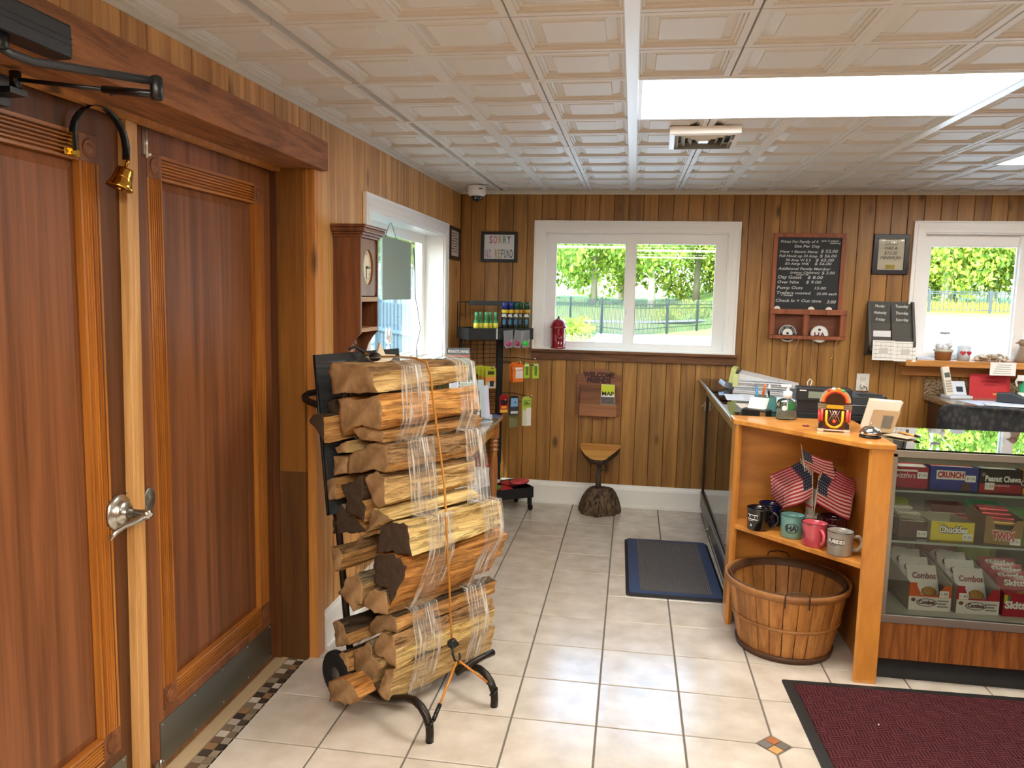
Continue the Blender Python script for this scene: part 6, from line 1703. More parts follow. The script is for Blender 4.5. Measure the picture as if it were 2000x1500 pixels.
for k in range(5):
    b = B(); y = -.024 + .014 * k
    b.add([(-.068, y, .012), (.062, y, .012), (.090 + .006 * math.sin(k), y - .01, .138 - .003 * k), (-.040, y - .01, .132 + .002 * k), (-.068, y + .011, .012), (.062, y + .011, .012), (.090, y + .002, .136), (-.040, y + .002, .131)], [(0, 1, 2, 3), (7, 6, 5, 4), (3, 2, 6, 7), (0, 3, 7, 4), (1, 5, 6, 2)])
    o = obj('napkin', b, M(['d8ccb8', 'cfc0aa'][k % 2], .9), None, (2.345, -2.03, .9722), (0, 0, D(-15))); tag(o, ['frontmost', 'second frontmost', 'middle', 'fourth from the front', 'rearmost'][k] + ' cream napkin folded in the wooden holder', 'napkin', 'napkins in the holder')
t = thing('service_bell', 'chrome service bell with black base on the corner top', 'service bell', (2.240, -2.295, .9855))
obj('base', B().lathe([(.042, 0), (.043, .006), (.034, .013), (.02, .014)], 26), BLACK, t)
obj('dome', B().lathe([(.041, .013), (.0425, .015), (.040, .024), (.032, .036), (.020, .044), (.006, .047), (0, .047)], 26), M('d2d0cc', .1, 1), t)
obj('button', B().lathe([(.003, .046), (.003, .055), (.006, .056), (.005, .060), (0, .061)], 12), STEEL, t)
o = obj('kraft_card', B().box(-.055, -.035, 0, .055, .035, .002), M('b09a78', .6), None, (2.405, -2.14, .9695), (0, 0, D(-50))); tag(o, 'tan card lying on the candy case glass under a pen', 'card')
t = thing('ballpoint_pen', 'orange and black ballpoint pen on the candy case glass', 'pen', (2.447, -2.125, .977), (0, 0, D(-62)))
obj('barrel', B().tube([(-.055, 0, 0), (.03, 0, 0)], .005, 8), M('d9924a', .3), t); obj('tip', B().tube([(.03, 0, 0), (.05, 0, 0), (.062, 0, 0)], [.0055, .005, .001], 8), BLACK, t)
o = obj('paper_clip', B().tube([(-.014, 0, 0), (.006, .004, .002), (.014, 0, 0), (.004, -.004, 0), (-.008, 0, .001)], .003, 6), M('6d1620', .3), None, (2.03, -2.095, .989)); tag(o, 'dark red bent clip on the corner top by the jukebox', 'clip')
# ------------------------------------------------------------------ honey wood corner shelf
t = thing('corner_shelf', 'honey wood corner shelf unit joining the counter and the candy case', 'shelf unit', (1.752, -1.944, 0))
X0, Y0 = 1.752, -1.944
def pl2(b, pts, z0, z1): return b.prism([(x - X0, y - Y0) for x, y in pts], z0, z1)
obj('top', pl2(B(), [(1.742, -1.955), (2.195, -2.448), (2.297, -2.448), (2.297, -1.835), (1.742, -1.835)], .962, .985), HONEY, t, bev=.004)
obj('shelf', pl2(B(), [(1.770, -1.965), (2.215, -2.428), (2.27, -2.428), (2.27, -1.852), (1.770, -1.852)], .468, .490), HONEY, t, bev=.003)
obj('left_panel', pl2(B(), [(1.752, -1.955), (1.764, -1.972), (1.782, -1.960), (1.782, -1.838), (1.752, -1.838)], 0, .962), HONEY, t, bev=.003)
obj('back_panel', pl2(B(), [(1.782, -1.852), (2.27, -1.852), (2.27, -1.838), (1.782, -1.838)], .04, .962), HONEYI, t)
obj('right_panel', pl2(B(), [(2.27, -2.43), (2.29, -2.43), (2.29, -1.838), (2.27, -1.838)], 0, .962), HONEY, t)
obj('front_stile', pl2(B(), [(2.200, -2.430), (2.208, -2.442), (2.290, -2.442), (2.290, -2.425), (2.215, -2.415)], 0, .962), HONEY, t, bev=.003)
# ------------------------------------------------------------------ bushel basket
t = thing('bushel_basket', 'empty round slatted bushel basket on the floor under the corner shelf', 'basket', (1.985, -2.135, 0), (0, 0, D(8)))
STV = wood('basket_stave', '8a5526', 'b9803f', 'Z', 18, .5, var=.13, bump=.15)
NSV = 26
def rad(z): return .190 + .062 * (z / .31) ** .9
for k in range(NSV):
    a0, a1 = 2 * PI * k / NSV, 2 * PI * (k + .93) / NSV
    jr = rnd.uniform(0, .003); b = B(); vs = []; zs = (.012, .08, .16, .24, .305)
    for z in zs:
        for a, r in ((a0, rad(z) - .004), (a0, rad(z) + jr), ((a0 + a1) / 2, rad(z) + .003 + jr), (a1, rad(z) + jr), (a1, rad(z) - .004)):
            vs.append((r * math.cos(a), r * math.sin(a), z))
    fs = []
    for i in range(len(zs) - 1):
        for j in range(5): fs.append((i * 5 + j, i * 5 + (j + 1) % 5, (i + 1) * 5 + (j + 1) % 5, (i + 1) * 5 + j))
    b.add(vs, fs); obj('stave', b, STV, t)
HOOP = wood('basket_hoop', '7d4c22', 'a9743c', 'X', 10, .5, var=.05, bump=.1); HOOPD = wood('basket_hoop_dark', '3a2414', '5e3d22', 'X', 10, .6, var=.05, bump=.1)
def hoop(z0, z1, off, th, mt, nm):
    b = B(); b.lathe([(rad(z0) + off, z0), (rad(z0) + off + th, z0 + .001), (rad(z1) + off + th, z1 - .001), (rad(z1) + off, z1), (rad(z0) + off, z0)], 48, cap=False)
    return obj(nm, b, mt, t)
hoop(.288, .320, .005, .008, HOOP, 'rim_hoop'); hoop(.145, .160, .003, .006, HOOP, 'middle_hoop'); hoop(.0, .028, .002, .010, HOOPD, 'bottom_hoop')
b = B().lathe([(rad(.28) - .012, .285), (rad(.31) - .012, .318), (rad(.31) - .005, .318), (rad(.28) - .005, .285), (rad(.28) - .012, .285)], 48, cap=False); obj('inner_hoop', b, HOOPD, t)
obj('bottom', B().lathe([(0, .012), (.188, .012)], 36), HOOPD, t)
a = D(-112); c_, s_ = math.cos(a), math.sin(a); rr = rad(.31) + .016
hp = [(-.048, .272), (-.048, .325), (-.040, .338), (0, .345), (.040, .338), (.048, .325), (.048, .272)]
for aa in (D(-100), D(80)):
    c_, s_ = math.cos(aa), math.sin(aa)
    obj('wire_handle', B().tube([(rr * c_ - u * s_, rr * s_ + u * c_, z) for u, z in hp], .0028, 6), M('4a3a28', .5, .5), t)

# ------------------------------------------------------------------ mugs
def mug(label, x, y, col, rot, txt_=None, tcol=None, r=.052, h=.098, fleck=.0):
    t = thing('mug', label, 'mug', (x, y, .4902), (0, 0, D(rot)), 'mugs on the corner shelf')
    m = M(col, .15, coat=.5, noise=fleck, ns=120)
    obj('body', B().lathe([(r * .90, 0), (r * .97, .004), (r * .97, h * .8), (r * 1.02, h * .96), (r * 1.05, h), (r * .98, h), (r * .90, h * .8), (r * .90, .008), (0, .008)], 30), m, t)
    obj('rim', B().lathe([(r * .985, h), (r * 1.055, h), (r * 1.05, h + .002), (r * .99, h + .002)], 30, cap=False), M('1c1c1e' if col != '101012' else '2a2a2c', .2), t)
    pts = [(r * .95, 0, h * .78), (r * 1.35, 0, h * .82), (r * 1.62, 0, h * .68), (r * 1.62, 0, h * .42), (r * 1.35, 0, h * .24), (r * .95, 0, h * .20)]
    obj('handle', B().tube(pts, .0085, 10, flat=.8), m, t)
    return t
def wrap(t, s, size, a0, step, z, r, mat, box=None):
    for k, ch in enumerate(s):
        a = D(a0 + step * k)
        if ch != ' ':
            txt(ch, size, t, (r * math.cos(a), r * math.sin(a), z), (D(90), 0, a + D(90)), mat, bold=.0012)
def patch(t, a0, a1, z0, z1, r, mat, nm='printed_band'):
    b = B(); n = 10; vs = []
    for k in range(n + 1):
        a = D(a0 + (a1 - a0) * k / n); vs += [(r * math.cos(a), r * math.sin(a), z0), (r * math.cos(a), r * math.sin(a), z1)]
    b.add(vs, [(2 * k, 2 * k + 2, 2 * k + 3, 2 * k + 1) for k in range(n)]); return obj(nm, b, mat, t)
def oval(t, ac, rz, ra, z, r, mat):
    b = B(); n = 36; vs = []
    for k in range(n):
        q = 2 * PI * k / n
        for f in (1, .86):
            a = D(ac + ra * f * math.cos(q)); vs.append((r * math.cos(a), r * math.sin(a), z + rz * f * math.sin(q)))
    b.add(vs, [(2 * k, 2 * ((k + 1) % n), 2 * ((k + 1) % n) + 1, 2 * k + 1) for k in range(n)]); return obj('printed_oval', b, mat, t)
# angle at which a mug faces the viewer is about -105 deg; local angle = that - rot
r0 = .052 * .97 + .0008
t = mug('glossy black mug with white printed band, front left on the corner shelf', 1.868, -2.015, '101012', -15)
patch(t, -150, -88, .050, .074, r0, PAPER); wrap(t, 'HIKER ABIDED'[3:], .020, -146, 7.2, .062, r0 + .0008, M('101012', .4)); patch(t, -140, -112, .044, .046, r0, PAPER, 'fine_print')
b = B().add([(r0 * math.cos(D(-128)), r0 * math.sin(D(-128)), .02), (r0 * math.cos(D(-116)), r0 * math.sin(D(-116)), .02), ((r0 + .0004) * math.cos(D(-122)), (r0 + .0004) * math.sin(D(-122)), .034)], [(0, 1, 2)]); obj('tent_emblem', b, PAPER, t)
mug('dark navy blue mug behind the black one on the corner shelf', 1.935, -1.925, '18204a', -60)
t = mug('teal green mug with an oval emblem on the corner shelf', 2.000, -2.100, '6fa39a', 100)
oval(t, -205 + 0, .022, 33, .048, r0, INK); wrap(t, 'HA', .034, -217, 24, .047, r0 + .0006, INK)
t = mug('coral pink mug with an oval emblem, handle turned to the viewer', 2.070, -2.205, 'cf5560', -76)
oval(t, -105, .022, 33, .048, r0, INK); wrap(t, 'HA', .034, -117, 24, .047, r0 + .0006, INK)
t = mug('dark maroon mug at the back right of the corner shelf', 2.175, -2.085, '3a0f1c', 40)
patch(t, -185, -130, .050, .072, r0, M('a9a0a4', .4)); wrap(t, 'HIKER', .018, -180, 9, .061, r0 + .0008, M('3a0f1c', .4))
t = mug('pale grey mug with printed band beside the right stile of the shelf', 2.150, -2.305, '9c968a', -8)
patch(t, -150, -80, .050, .074, r0, M('4a4845', .5)); wrap(t, 'R ABIDED', .020, -144, 8.5, .062, r0 + .0008, M('c9c4b8', .5)); patch(t, -140, -112, .044, .046, r0, INK, 'fine_print')

# ------------------------------------------------------------------ little flags in a holder
t = thing('flag_holder', 'white square holder stuffed with little flag sticks on the corner shelf', 'holder', (2.098, -2.015, .4902), (0, 0, D(-20)))
b = B(); 
for q in [(-.028, -.028, .028, -.025), (-.028, .025, .028, .028), (-.028, -.028, -.025, .028), (.025, -.028, .028, .028)]: b.box(q[0], q[1], 0, q[2], q[3], .085)
b.box(-.028, -.028, 0, .028, .028, .004)
obj('tub', b, M('b9b4aa', .3), t)
obj('red_tie', B().tube([(.027 * math.cos(a), .027 * math.sin(a), .125 + .004 * math.sin(5 * a)) for a in [2 * PI * k / 16 for k in range(17)]], .004, 6), M('a8232e', .6), t)
FR_, FW_, FB_ = M('a82a38', .85), M('d8b8b0', .85), M('232a44', .85)
def flag_mesh(W, H, droop):
    """stick along z from 0, flag hanging off +x and drooping"""
    T0 = .225
    NX, NZ = 10, 13
    cb = [B(), B(), B()]
    def pt(i, j):
        u, v = i / NX, j / NZ
        x = u * W; y = .012 * math.sin(u * 6 + v * 2) * u + .004 * math.sin(v * 5); z = T0 + H * (v - .5) - droop * x + .02 * u * u
        return (x + .10 * H * (1 - v) * droop, y, z)
    for i in range(NX):
        for j in range(NZ):
            canton = i < NX * .30 and j >= 6
            k = 2 if canton else (0 if j % 2 == 0 else 1)
            cb[k].add([pt(i, j), pt(i + 1, j), pt(i + 1, j + 1), pt(i, j + 1)], [(0, 1, 2, 3)])
    st = B()
    for i in range(5):
        for j in range(4):
            u, v = (i + .5) / 5 * .30, (6.8 + j * 1.7) / 13
            p = pt(u * NX, v * NZ)
            for sg in (-.0009, .0009): st.add([(p[0] - .002, p[1] + sg, p[2]), (p[0], p[1] + sg, p[2] - .002), (p[0] + .002, p[1] + sg, p[2]), (p[0], p[1] + sg, p[2] + .002)], [(0, 1, 2, 3)])
    return [c.mesh('x', m_) for c, m_ in zip(cb, (FR_, FW_, FB_))] + [st.mesh('x', M('c9c4c0', .8))]
stick = B().tube([(0, 0, 0), (0, 0, .292)], .0022, 6).mesh('stick', M('d8cfc0', .6)); tip = B().sphere((0, 0, .294), .004, 8, 6).mesh('tip', M('c9a23c', .3, .8))
def flag(label, x, y, z, yaw, lean_, ldir, parts):
    o = thing('hand_flag', label, 'flag', (x, y, z), (0, 0, 0), 'little flags in the holder')
    link('stick', stick, o); link('tip', tip, o)
    for nme, me in zip(('red_stripes', 'white_stripes', 'blue_canton', 'stars'), parts): link(nme, me, o)
    q = Matrix.Rotation(D(ldir), 4, 'Z') @ Matrix.Rotation(D(lean_), 4, 'Y') @ Matrix.Rotation(D(yaw - ldir), 4, 'Z')
    o.rotation_euler = q.to_euler()
    return o
FA, FB2 = flag_mesh(.145, .105, .42), flag_mesh(.12, .09, .75)
HX, HY = 2.092, -2.02
flag('small striped hand flag standing highest above the bunch', HX - .004, HY, .605, -6, 11, 180, FB2)
for k in range(7):      # left fan, front ones lower
    flag(['rearmost', 'second rearmost', 'third rearmost', 'middle', 'third frontmost', 'second frontmost', 'frontmost'][k] + ' striped hand flag in the fan drooping towards the walkway', HX - .004 + .002 * k, HY + .030 - .010 * k, .535 - .008 * k, 186 + 2.5 * k, 3.5 + 1.6 * (6 - k) * .6, 180, FA)
for k in range(8):      # right fan
    flag(['rearmost', 'second rearmost', 'third rearmost', 'fourth rearmost', 'fourth frontmost', 'third frontmost', 'second frontmost', 'frontmost'][k] + ' striped hand flag in the fan drooping towards the candy case', HX + .004 - .001 * k, HY + .034 - .010 * k, .535 - .010 * k, -4 - 3 * k, 4 + 1.3 * (7 - k), 0, FA)
b = B()
for k in range(16): b.tube([(rnd.uniform(-.02, .02), rnd.uniform(-.02, .02), .01), (rnd.uniform(-.02, .02), rnd.uniform(-.02, .02), .20)], .0022, 5)
obj('loose_sticks', b, M('d8d2c4', .6), t)['kind'] = 'stuff'

# ------------------------------------------------------------------ candy case
t = thing('candy_case', 'aluminium framed glass candy case with walnut base and black kick', 'display case', (2.295, -2.40, 0))
LX, DPT = 1.75, .55
obj('kick', B().box(.0, .03, 0, LX, DPT - .02, .095), M('15171a', .4), t)
obj('base_panel', B().box(.0, .0, .095, LX, DPT, .255), WALNUTL, t)
obj('deck', B().box(.0, .0, .255, LX, DPT, .283), M('c9c6b8', .35), t)
fr = [(-.0, -.008, .250, LX, .012, .283), (0, -.008, .283, .022, .014, .945), (LX - .022, -.008, .283, LX, .014, .945), (0, -.008, .930, LX, .014, .958), (0, DPT - .014, .283, .022, DPT, .945), (0, DPT - .02, .930, LX, DPT, .958), (0, 0, .935, .022, DPT, .958), (LX - .022, 0, .935, LX, DPT, .958)]
for q in fr: obj('frame_bar', B().box(*q), M('a8a59c', .35, .85), t, bev=.002)
obj('light_channel', B().box(.022, .014, .905, LX - .022, .05, .930), M('8d8a82', .4, .6), t)
GC = glass('case_glass', 'f0f4f0', .9)
obj('front_glass', B().box(.02, .0, .28, LX - .02, .004, .935), GC, t)
obj('top_glass', B().box(.0, -.006, .959, LX, DPT, .965), glass('case_top_glass', 'eef4ef', 1.8), t)
obj('side_glass', B().box(.006, .01, .28, .010, DPT - .01, .935), M('b7b0a0', .4), t)
obj('back_panel', B().box(0, DPT - .012, .283, LX, DPT - .004, .93), M('77706a', .4), t)
SHG = glass('case_shelf_glass', 'e2ece6', 1)
obj('glass_shelf', B().box(.02, .02, .786, LX - .02, .20, .793), SHG, t)
obj('glass_shelf', B().box(.02, .03, .575, LX - .02, .44, .582), SHG, t)
for z in (.785, .574): obj('shelf_edge', B().box(.02, .018 if z > .7 else .028, z, LX - .02, .022 if z > .7 else .032, z + .008), M('9fb0a6', .3), t)
RDB = M('8e1426', .35)
def candy_box(label, x, y, z, w, d, h, col, side=None, hback=None, rot=0, open_=True, inside='4a3a30', cutout=0):
    t = thing('candy_box', label, 'candy box', (x, y, z), (0, 0, D(rot)))
    m = M(col, .35); s = M(side or col, .4); hb = hback or h; e = .003
    b = B()
    if cutout:
        b.box(0, 0, 0, w, e, h * .55); b.box(0, 0, h * .55, w * .18, e, h); b.box(w * .82, 0, h * .55, w, e, h * .92)
        b.add([(w * .18, 0, h * .55), (w * .30, 0, h * .55), (w * .18, 0, h * .9), (w * .18, e, h * .55), (w * .30, e, h * .55), (w * .18, e, h * .9)], [(0, 1, 2), (5, 4, 3), (1, 4, 5, 2)])
        b.add([(w * .82, 0, h * .55), (w * .70, 0, h * .55), (w * .82, 0, h * .9), (w * .82, e, h * .55), (w * .70, e, h * .55), (w * .82, e, h * .9)], [(2, 1, 0), (3, 4, 5), (2, 5, 4, 1)])
    else: b.box(0, 0, 0, w, e, h)
    obj('front', b, m, t)
    b = B()
    for xx in (0, w - e):
        vs = [(xx, e, 0), (xx, d, 0), (xx, d, hb), (xx, e, h)]; b.add(vs + [(x_ + e, y_, z_) for x_, y_, z_ in vs], [(0, 3, 2, 1), (4, 5, 6, 7), (3, 7, 6, 2), (0, 1, 5, 4), (0, 4, 7, 3), (1, 2, 6, 5)])
    b.box(0, d - e, 0, w, d, hb); b.box(0, e, 0, w, d, e)
    obj('tray', b, s, t)
    return t
def sticker(t, s, x, z, w=.038, h=.026):
    o = obj('price_sticker', B().box(x, -.0022, z, x + w, -.0014, z + h), M('eeece8', .5), t)
    txt(s, h * .62, t, (x + w / 2, -.0026, z + h / 2), BACK, INK, w=w * .75, shear=.1, name='price')
FY = -2.335
bx = candy_box('red twist candy box at the left end of the top case shelf', 2.318, FY, .794, .142, .15, .085, '9e1734')
txt('Twizzlers', .032, bx, (.045, -.0016, .050), BACK, PAPER, w=.095, shear=.2); sticker(bx, '$1.50', .100, .040)
obj('white_swirl', B().box(.004, -.0012, .066, .10, -.0004, .074), M('e3d2d2', .4), bx)
bx = candy_box('royal blue chocolate bar box with red block letters, top case shelf', 2.468, FY, .794, .178, .15, .094, '22348c', '1a2668')
obj('white_panel', B().box(.022, -.0012, .042, .128, -.0004, .078), M('e3dcd6', .4), bx); txt('CRUNCH', .032, bx, (.075, -.0018, .060), BACK, M('a8182a', .4), w=.098, bold=.0016); sticker(bx, '$1.50', .130, .036); obj('bar_picture', B().box(.118, -.0012, .0, .150, -.0004, .030), M('5a3a2e', .5), bx)
bx = candy_box('black and red chewy peanut candy box, top case shelf', 2.650, FY, .794, .158, .15, .094, '1a1416', '141012')
obj('red_band', B().box(.002, -.0012, .0, .156, -.0004, .034), M('a3182c', .4), bx); txt('Peanut Chews', .032, bx, (.086, -.0018, .054), BACK, PAPER, w=.130, bold=.0012); txt('*', .04, bx, (.014, -.0018, .062), BACK, M('b9c3d0', .4)); sticker(bx, '1.50', .022, .010, .034, .028); txt('Original Dark', .010, bx, (.085, -.0018, .028), BACK, PAPER)
bx = candy_box('orange and yellow peanut butter candy box at the case edge, top shelf', 2.812, FY, .794, .16, .15, .094, 'd9901e')
obj('purple_band', B().box(.0, -.0012, .022, .16, -.0004, .062), M('3a2a6a', .4), bx); txt('GOLD', .03, bx, (.03, -.0018, .042), BACK, PAPER)
for k, (x0, w, c) in enumerate([(2.325, .125, 'c8364a'), (2.476, .16, 'b03a34'), (2.658, .14, 'a8a09a')]):
    for j in range(4):
        b = B().box(0, -.018, 0, w, .018, .012); o = obj('candy_bar', b, M(c if j % 2 else 'd9d3cf', .25, noise=.3, ns=40), None, (x0, FY + .022 + .034 * j, .872 + .002 * (j % 2)), None, bev=.004)
        tag(o, ['red wrapped candy stick lying in the leftmost top box', 'red and silver chocolate bar lying in the royal blue box', 'silver wrapped bar lying in the black and red box'][k], 'candy bar', ['sticks in the red box', 'bars in the blue box', 'bars in the black box'][k])
# middle shelf
bx = candy_box('bright yellow jelly candy box with white letters on the middle shelf', 2.487, FY, .583, .165, .22, .078, 'd8c81c', 'a89f8c', .06, 2)
txt('Chuckles', .036, bx, (.085, -.0018, .046), BACK, M('1a1a12', .5), w=.112, bold=.0042); txt('Chuckles', .036, bx, (.085, -.0024, .046), BACK, PAPER, w=.110, bold=.0015); sticker(bx, '$1.60', .122, .006, .036, .026); txt('12 packs', .009, bx, (.035, -.0018, .070), BACK, M('5a5214', .5))
bx = candy_box('gold caramel bar box with red letters and cut-out front on the middle shelf', 2.688, FY, .583, .135, .22, .112, '8a6a34', '7d5f30', .10, -6, cutout=1)
txt('TWIX', .046, bx, (.068, -.0018, .036), BACK, M('e8ddd0', .4), w=.088, bold=.005, shear=-.1); txt('TWIX', .046, bx, (.068, -.0024, .036), BACK, M('b01e2a', .4), w=.084, bold=.002, shear=-.1); sticker(bx, '$1.50', .092, .004, .036, .026)
for j in range(5):
    o = obj('caramel_bar', B().box(.012, -.018, 0, .122, .018, .014), M(['b8903c', 'b3303a'][min(1, j)], .25, .5, noise=.25, ns=50), None, (2.688 + .004 * j, FY + .03 + .036 * j, .660 + .008 * min(j, 3)), (0, 0, D(-6)), bev=.004); tag(o, 'gold wrapped bar at the front of the gold box' if j == 0 else 'red wrapped bar behind the front one in the gold box', 'candy bar', 'bars in the gold box')
for k, (x, y, w, h, c, lb) in enumerate([(2.322, -2.25, .06, .075, '3a4648', 'dark teal cup at the far left of the middle shelf'), ]):
    o = obj('candy_tub', B().lathe([(.032, 0), (.036, .07), (.034, .07), (.030, .004), (0, .004)], 20), M(c, .3), None, (2.352, -2.235, .583)); tag(o, lb, 'tub')
bx = candy_box('dark brown box of silver wrapped bars, middle shelf beside the yellow box', 2.372, FY + .02, .583, .108, .22, .066, '3a1a1c', '2e1618', .055); sticker(bx, '$1.50', .07, .004)
for j in range(7):
    b = B().box(-.046, -.017, -.006, .046, .017, .006); b.box(-.052, -.015, -.002, .052, .015, .002)
    o = obj('silver_bar', b, M(['cfc8b4', 'a9a392', 'e0dccc'][j % 3], .25, .4, noise=.3, ns=60), None, (2.430 - .006 * (j // 2), FY + .045 + .026 * j, .642 + .012 * (j % 3)), (D(rnd.uniform(-12, 12)), D(rnd.uniform(-6, 6)), D(rnd.uniform(-8, 8))), bev=.003); tag(o, 'silver wrapped bar in the heap left of the yellow box', 'candy bar', 'silver bars in the brown box')
candy_box('small dark carton in the middle of the shelf behind the yellow box', 2.44, -2.11, .583, .14, .10, .055, '57534a', None, .05)
candy_box('yellow edged carton at the back of the middle shelf, left of centre', 2.40, -2.0, .583, .11, .06, .075, '9c9a2c')
candy_box('dark red carton at the back of the middle shelf beside the gold box', 2.60, -2.02, .583, .14, .08, .07, '5a1a22')
candy_box('green carton at the back right of the middle shelf', 2.76, -2.03, .583, .13, .08, .085, '2f7a4c')
bx = candy_box('green gum box on the middle shelf right of the gold box', 2.832, FY, .583, .12, .22, .10, '5aa84c', '4a9040'); txt('XTRA', .03, bx, (.05, -.0018, .06), BACK, PAPER)
for j in range(4):
    o = obj('mint_roll', B().tube([(-.05, 0, 0), (.05, 0, 0)], .010, 8), M(['9fc8b4', 'b8383f', 'c9d6d0', '7a2a3a'][j], .3, noise=.3, ns=60), None, (2.66 + .01 * j, -2.12 + .03 * j, .593 + .02 * (j % 2)), (0, 0, D(6 * j - 8))); tag(o, ['mint green candy roll behind the gold box', 'red candy roll behind the gold box', 'pale candy roll behind the gold box', 'purple candy roll behind the gold box'][j], 'candy roll', 'rolls behind the gold box')
# bottom deck
def snack_tray(label, x, col, lx, price_x):
    bx = candy_box(label, x, FY, .284, .165, .32, .115, col, 'b9b0a4', .16, 3, cutout=1)
    obj('white_panel', B().box(.0, -.0014, .0, .165, -.0004, .058), M('dcd8d2', .4), bx)
    b = B()
    for k in range(30):
        a, c = 2 * PI * k / 30, 2 * PI * (k + 1) / 30
        b.add([(lx + .040 * math.cos(a), -.0020, .034 + .017 * math.sin(a)), (lx + .036 * math.cos(a), -.0020, .034 + .0145 * math.sin(a)), (lx + .036 * math.cos(c), -.0020, .034 + .0145 * math.sin(c)), (lx + .040 * math.cos(c), -.0020, .034 + .017 * math.sin(c))], [(0, 1, 2, 3)])
    obj('logo_ring', b, M('4a2a2e', .5), bx); txt('Combos', .024, bx, (lx, -.0026, .035), BACK, M('3a1218', .5), w=.064, bold=.001)
    obj('snack_emblem', B().sphere((.018, -.0012, .044), (.010, .0012, .008), 10, 6), M('6d4a36', .6), bx)
    for k in range(3): obj('fine_print', B().box(.112, -.002, .040 - .012 * k, .155 - .008 * (k % 2), -.0014, .046 - .012 * k), M('8a8480', .6), bx)
    sticker(bx, '1.85', price_x, .060, .036, .026)
    return bx
snack_tray('orange trayed snack box at the left of the case floor', 2.425, 'd4602a', .070, .118)
snack_tray('red trayed snack box at the centre of the case floor', 2.607, 'b02a36', .075, .008)
def snack_bag(x, y, z, tilt, col, lab, s, tc, rot=3, cat='snack bag', group=None, w=.118, h=.15):
    t = thing('snack_bag', lab, cat, (x, y, z), (D(tilt), 0, D(rot)), group)
    b = B(); n = 8; vs = []
    for j in range(n + 1):
        f = j / n
        for i in range(7):
            g = i / 6; th = .014 * math.sin(PI * f) ** .6 * math.sin(PI * g) ** .6
            vs.append((w * (g - .5), -th, h * f))
    for j in range(n + 1):
        f = j / n
        for i in range(7):
            g = i / 6; th = .012 * math.sin(PI * f) ** .6 * math.sin(PI * g) ** .6
            vs.append((w * (g - .5), th + .0005, h * f))
    fs = []; o = 7 * (n + 1)
    for j in range(n):
        for i in range(6):
            fs.append((j * 7 + i, j * 7 + i + 1, (j + 1) * 7 + i + 1, (j + 1) * 7 + i)); fs.append((o + j * 7 + i + 1, o + j * 7 + i, o + (j + 1) * 7 + i, o + (j + 1) * 7 + i + 1))
    b.add(vs, fs, 0, True)
    obj('pouch', b, M(col, .3, bump=.15, bs=30), t)
    txt(s, .034, t, (0, -.0162, h * .68), BACK, tc, w=w * .8, bold=.0014, shear=.1)
    obj('food_picture', B().sphere((w * .12, -.0125, h * .26), (w * .26, .004, h * .14), 10, 6), M('b8863c', .5, noise=.3, ns=60), t)
    return t
DR = M('7d1620', .4)
for j in range(4):
    snack_bag(2.508 - .010 * j, -2.285 + .068 * j, .305 + .012 * j, -28, 'dcd6d0', ['front white snack bag in the orange tray', 'second white snack bag in the orange tray', 'third white snack bag in the orange tray', 'rearmost white snack bag in the orange tray'][j], 'Combos', M('6d1420', .4), group='bags in the orange tray')
    snack_bag(2.690 - .008 * j, -2.285 + .068 * j, .305 + .012 * j, -28, 'e0d8d6', ['front white snack bag in the red tray', 'second white snack bag in the red tray', 'third white snack bag in the red tray', 'rearmost white snack bag in the red tray'][j], 'Combos', DR, group='bags in the red tray')
bx = candy_box('red fruit candy box with white letters at the case floor edge', 2.785, FY + .006, .284, .20, .30, .098, 'a81a2c', '7d1622', .12, 2)
txt('Skittles', .042, bx, (.068, -.002, .048), BACK, PAPER, w=.125, bold=.002); b = B().box(.002, -.0014, .055, .014, -.0004, .09); obj('rainbow_stripe', b, M('c9c02a', .4), bx); obj('rainbow_stripe', B().box(.014, -.0014, .058, .024, -.0004, .088), M('3f9a4a', .4), bx)
for j in range(4): snack_bag(2.875, -2.28 + .06 * j, .335 + .008 * j, -38, 'a8222e', ['front red fruit candy bag over the red box', 'second red fruit candy bag over the red box', 'third red fruit candy bag over the red box', 'rearmost red fruit candy bag over the red box'][j], 'Skittles', PAPER, 2, group='bags over the red box', w=.15, h=.10)
# cartons standing at the back of the case floor
for k, (x, w, c, lb) in enumerate([(2.318, .075, '6a5450', 'brown grey carton at the far left back of the case floor'), (2.398, .145, '6d4a48', 'dull red carton second in the back row of the case floor'), (2.548, .16, '641626', 'wine red carton in the middle of the back row of the case floor'), (2.714, .16, '5a7a2c', 'green sour candy carton in the back row of the case floor'), (2.88, .18, '2c2c28', 'charcoal carton at the end of the back row of the case floor')]):
    bx = candy_box(lb, x, -2.03, .284, w, .12, .235, c); 
    obj('lid', B().box(0, 0, .232, w, .12, .236), M(c, .4), bx)
    obj('front_label', B().box(w * .15, -.0012, .135, w * .85, -.0004, .20), M(['8a7a74', '8d6a66', '7d2a3a', '86a03c', '3a3a36'][k], .4, noise=.2, ns=40), bx)
    obj('price_sticker', B().box(w * .6, -.002, .07, w * .6 + .03, -.0012, .092), M('b3aaa4', .5), bx)

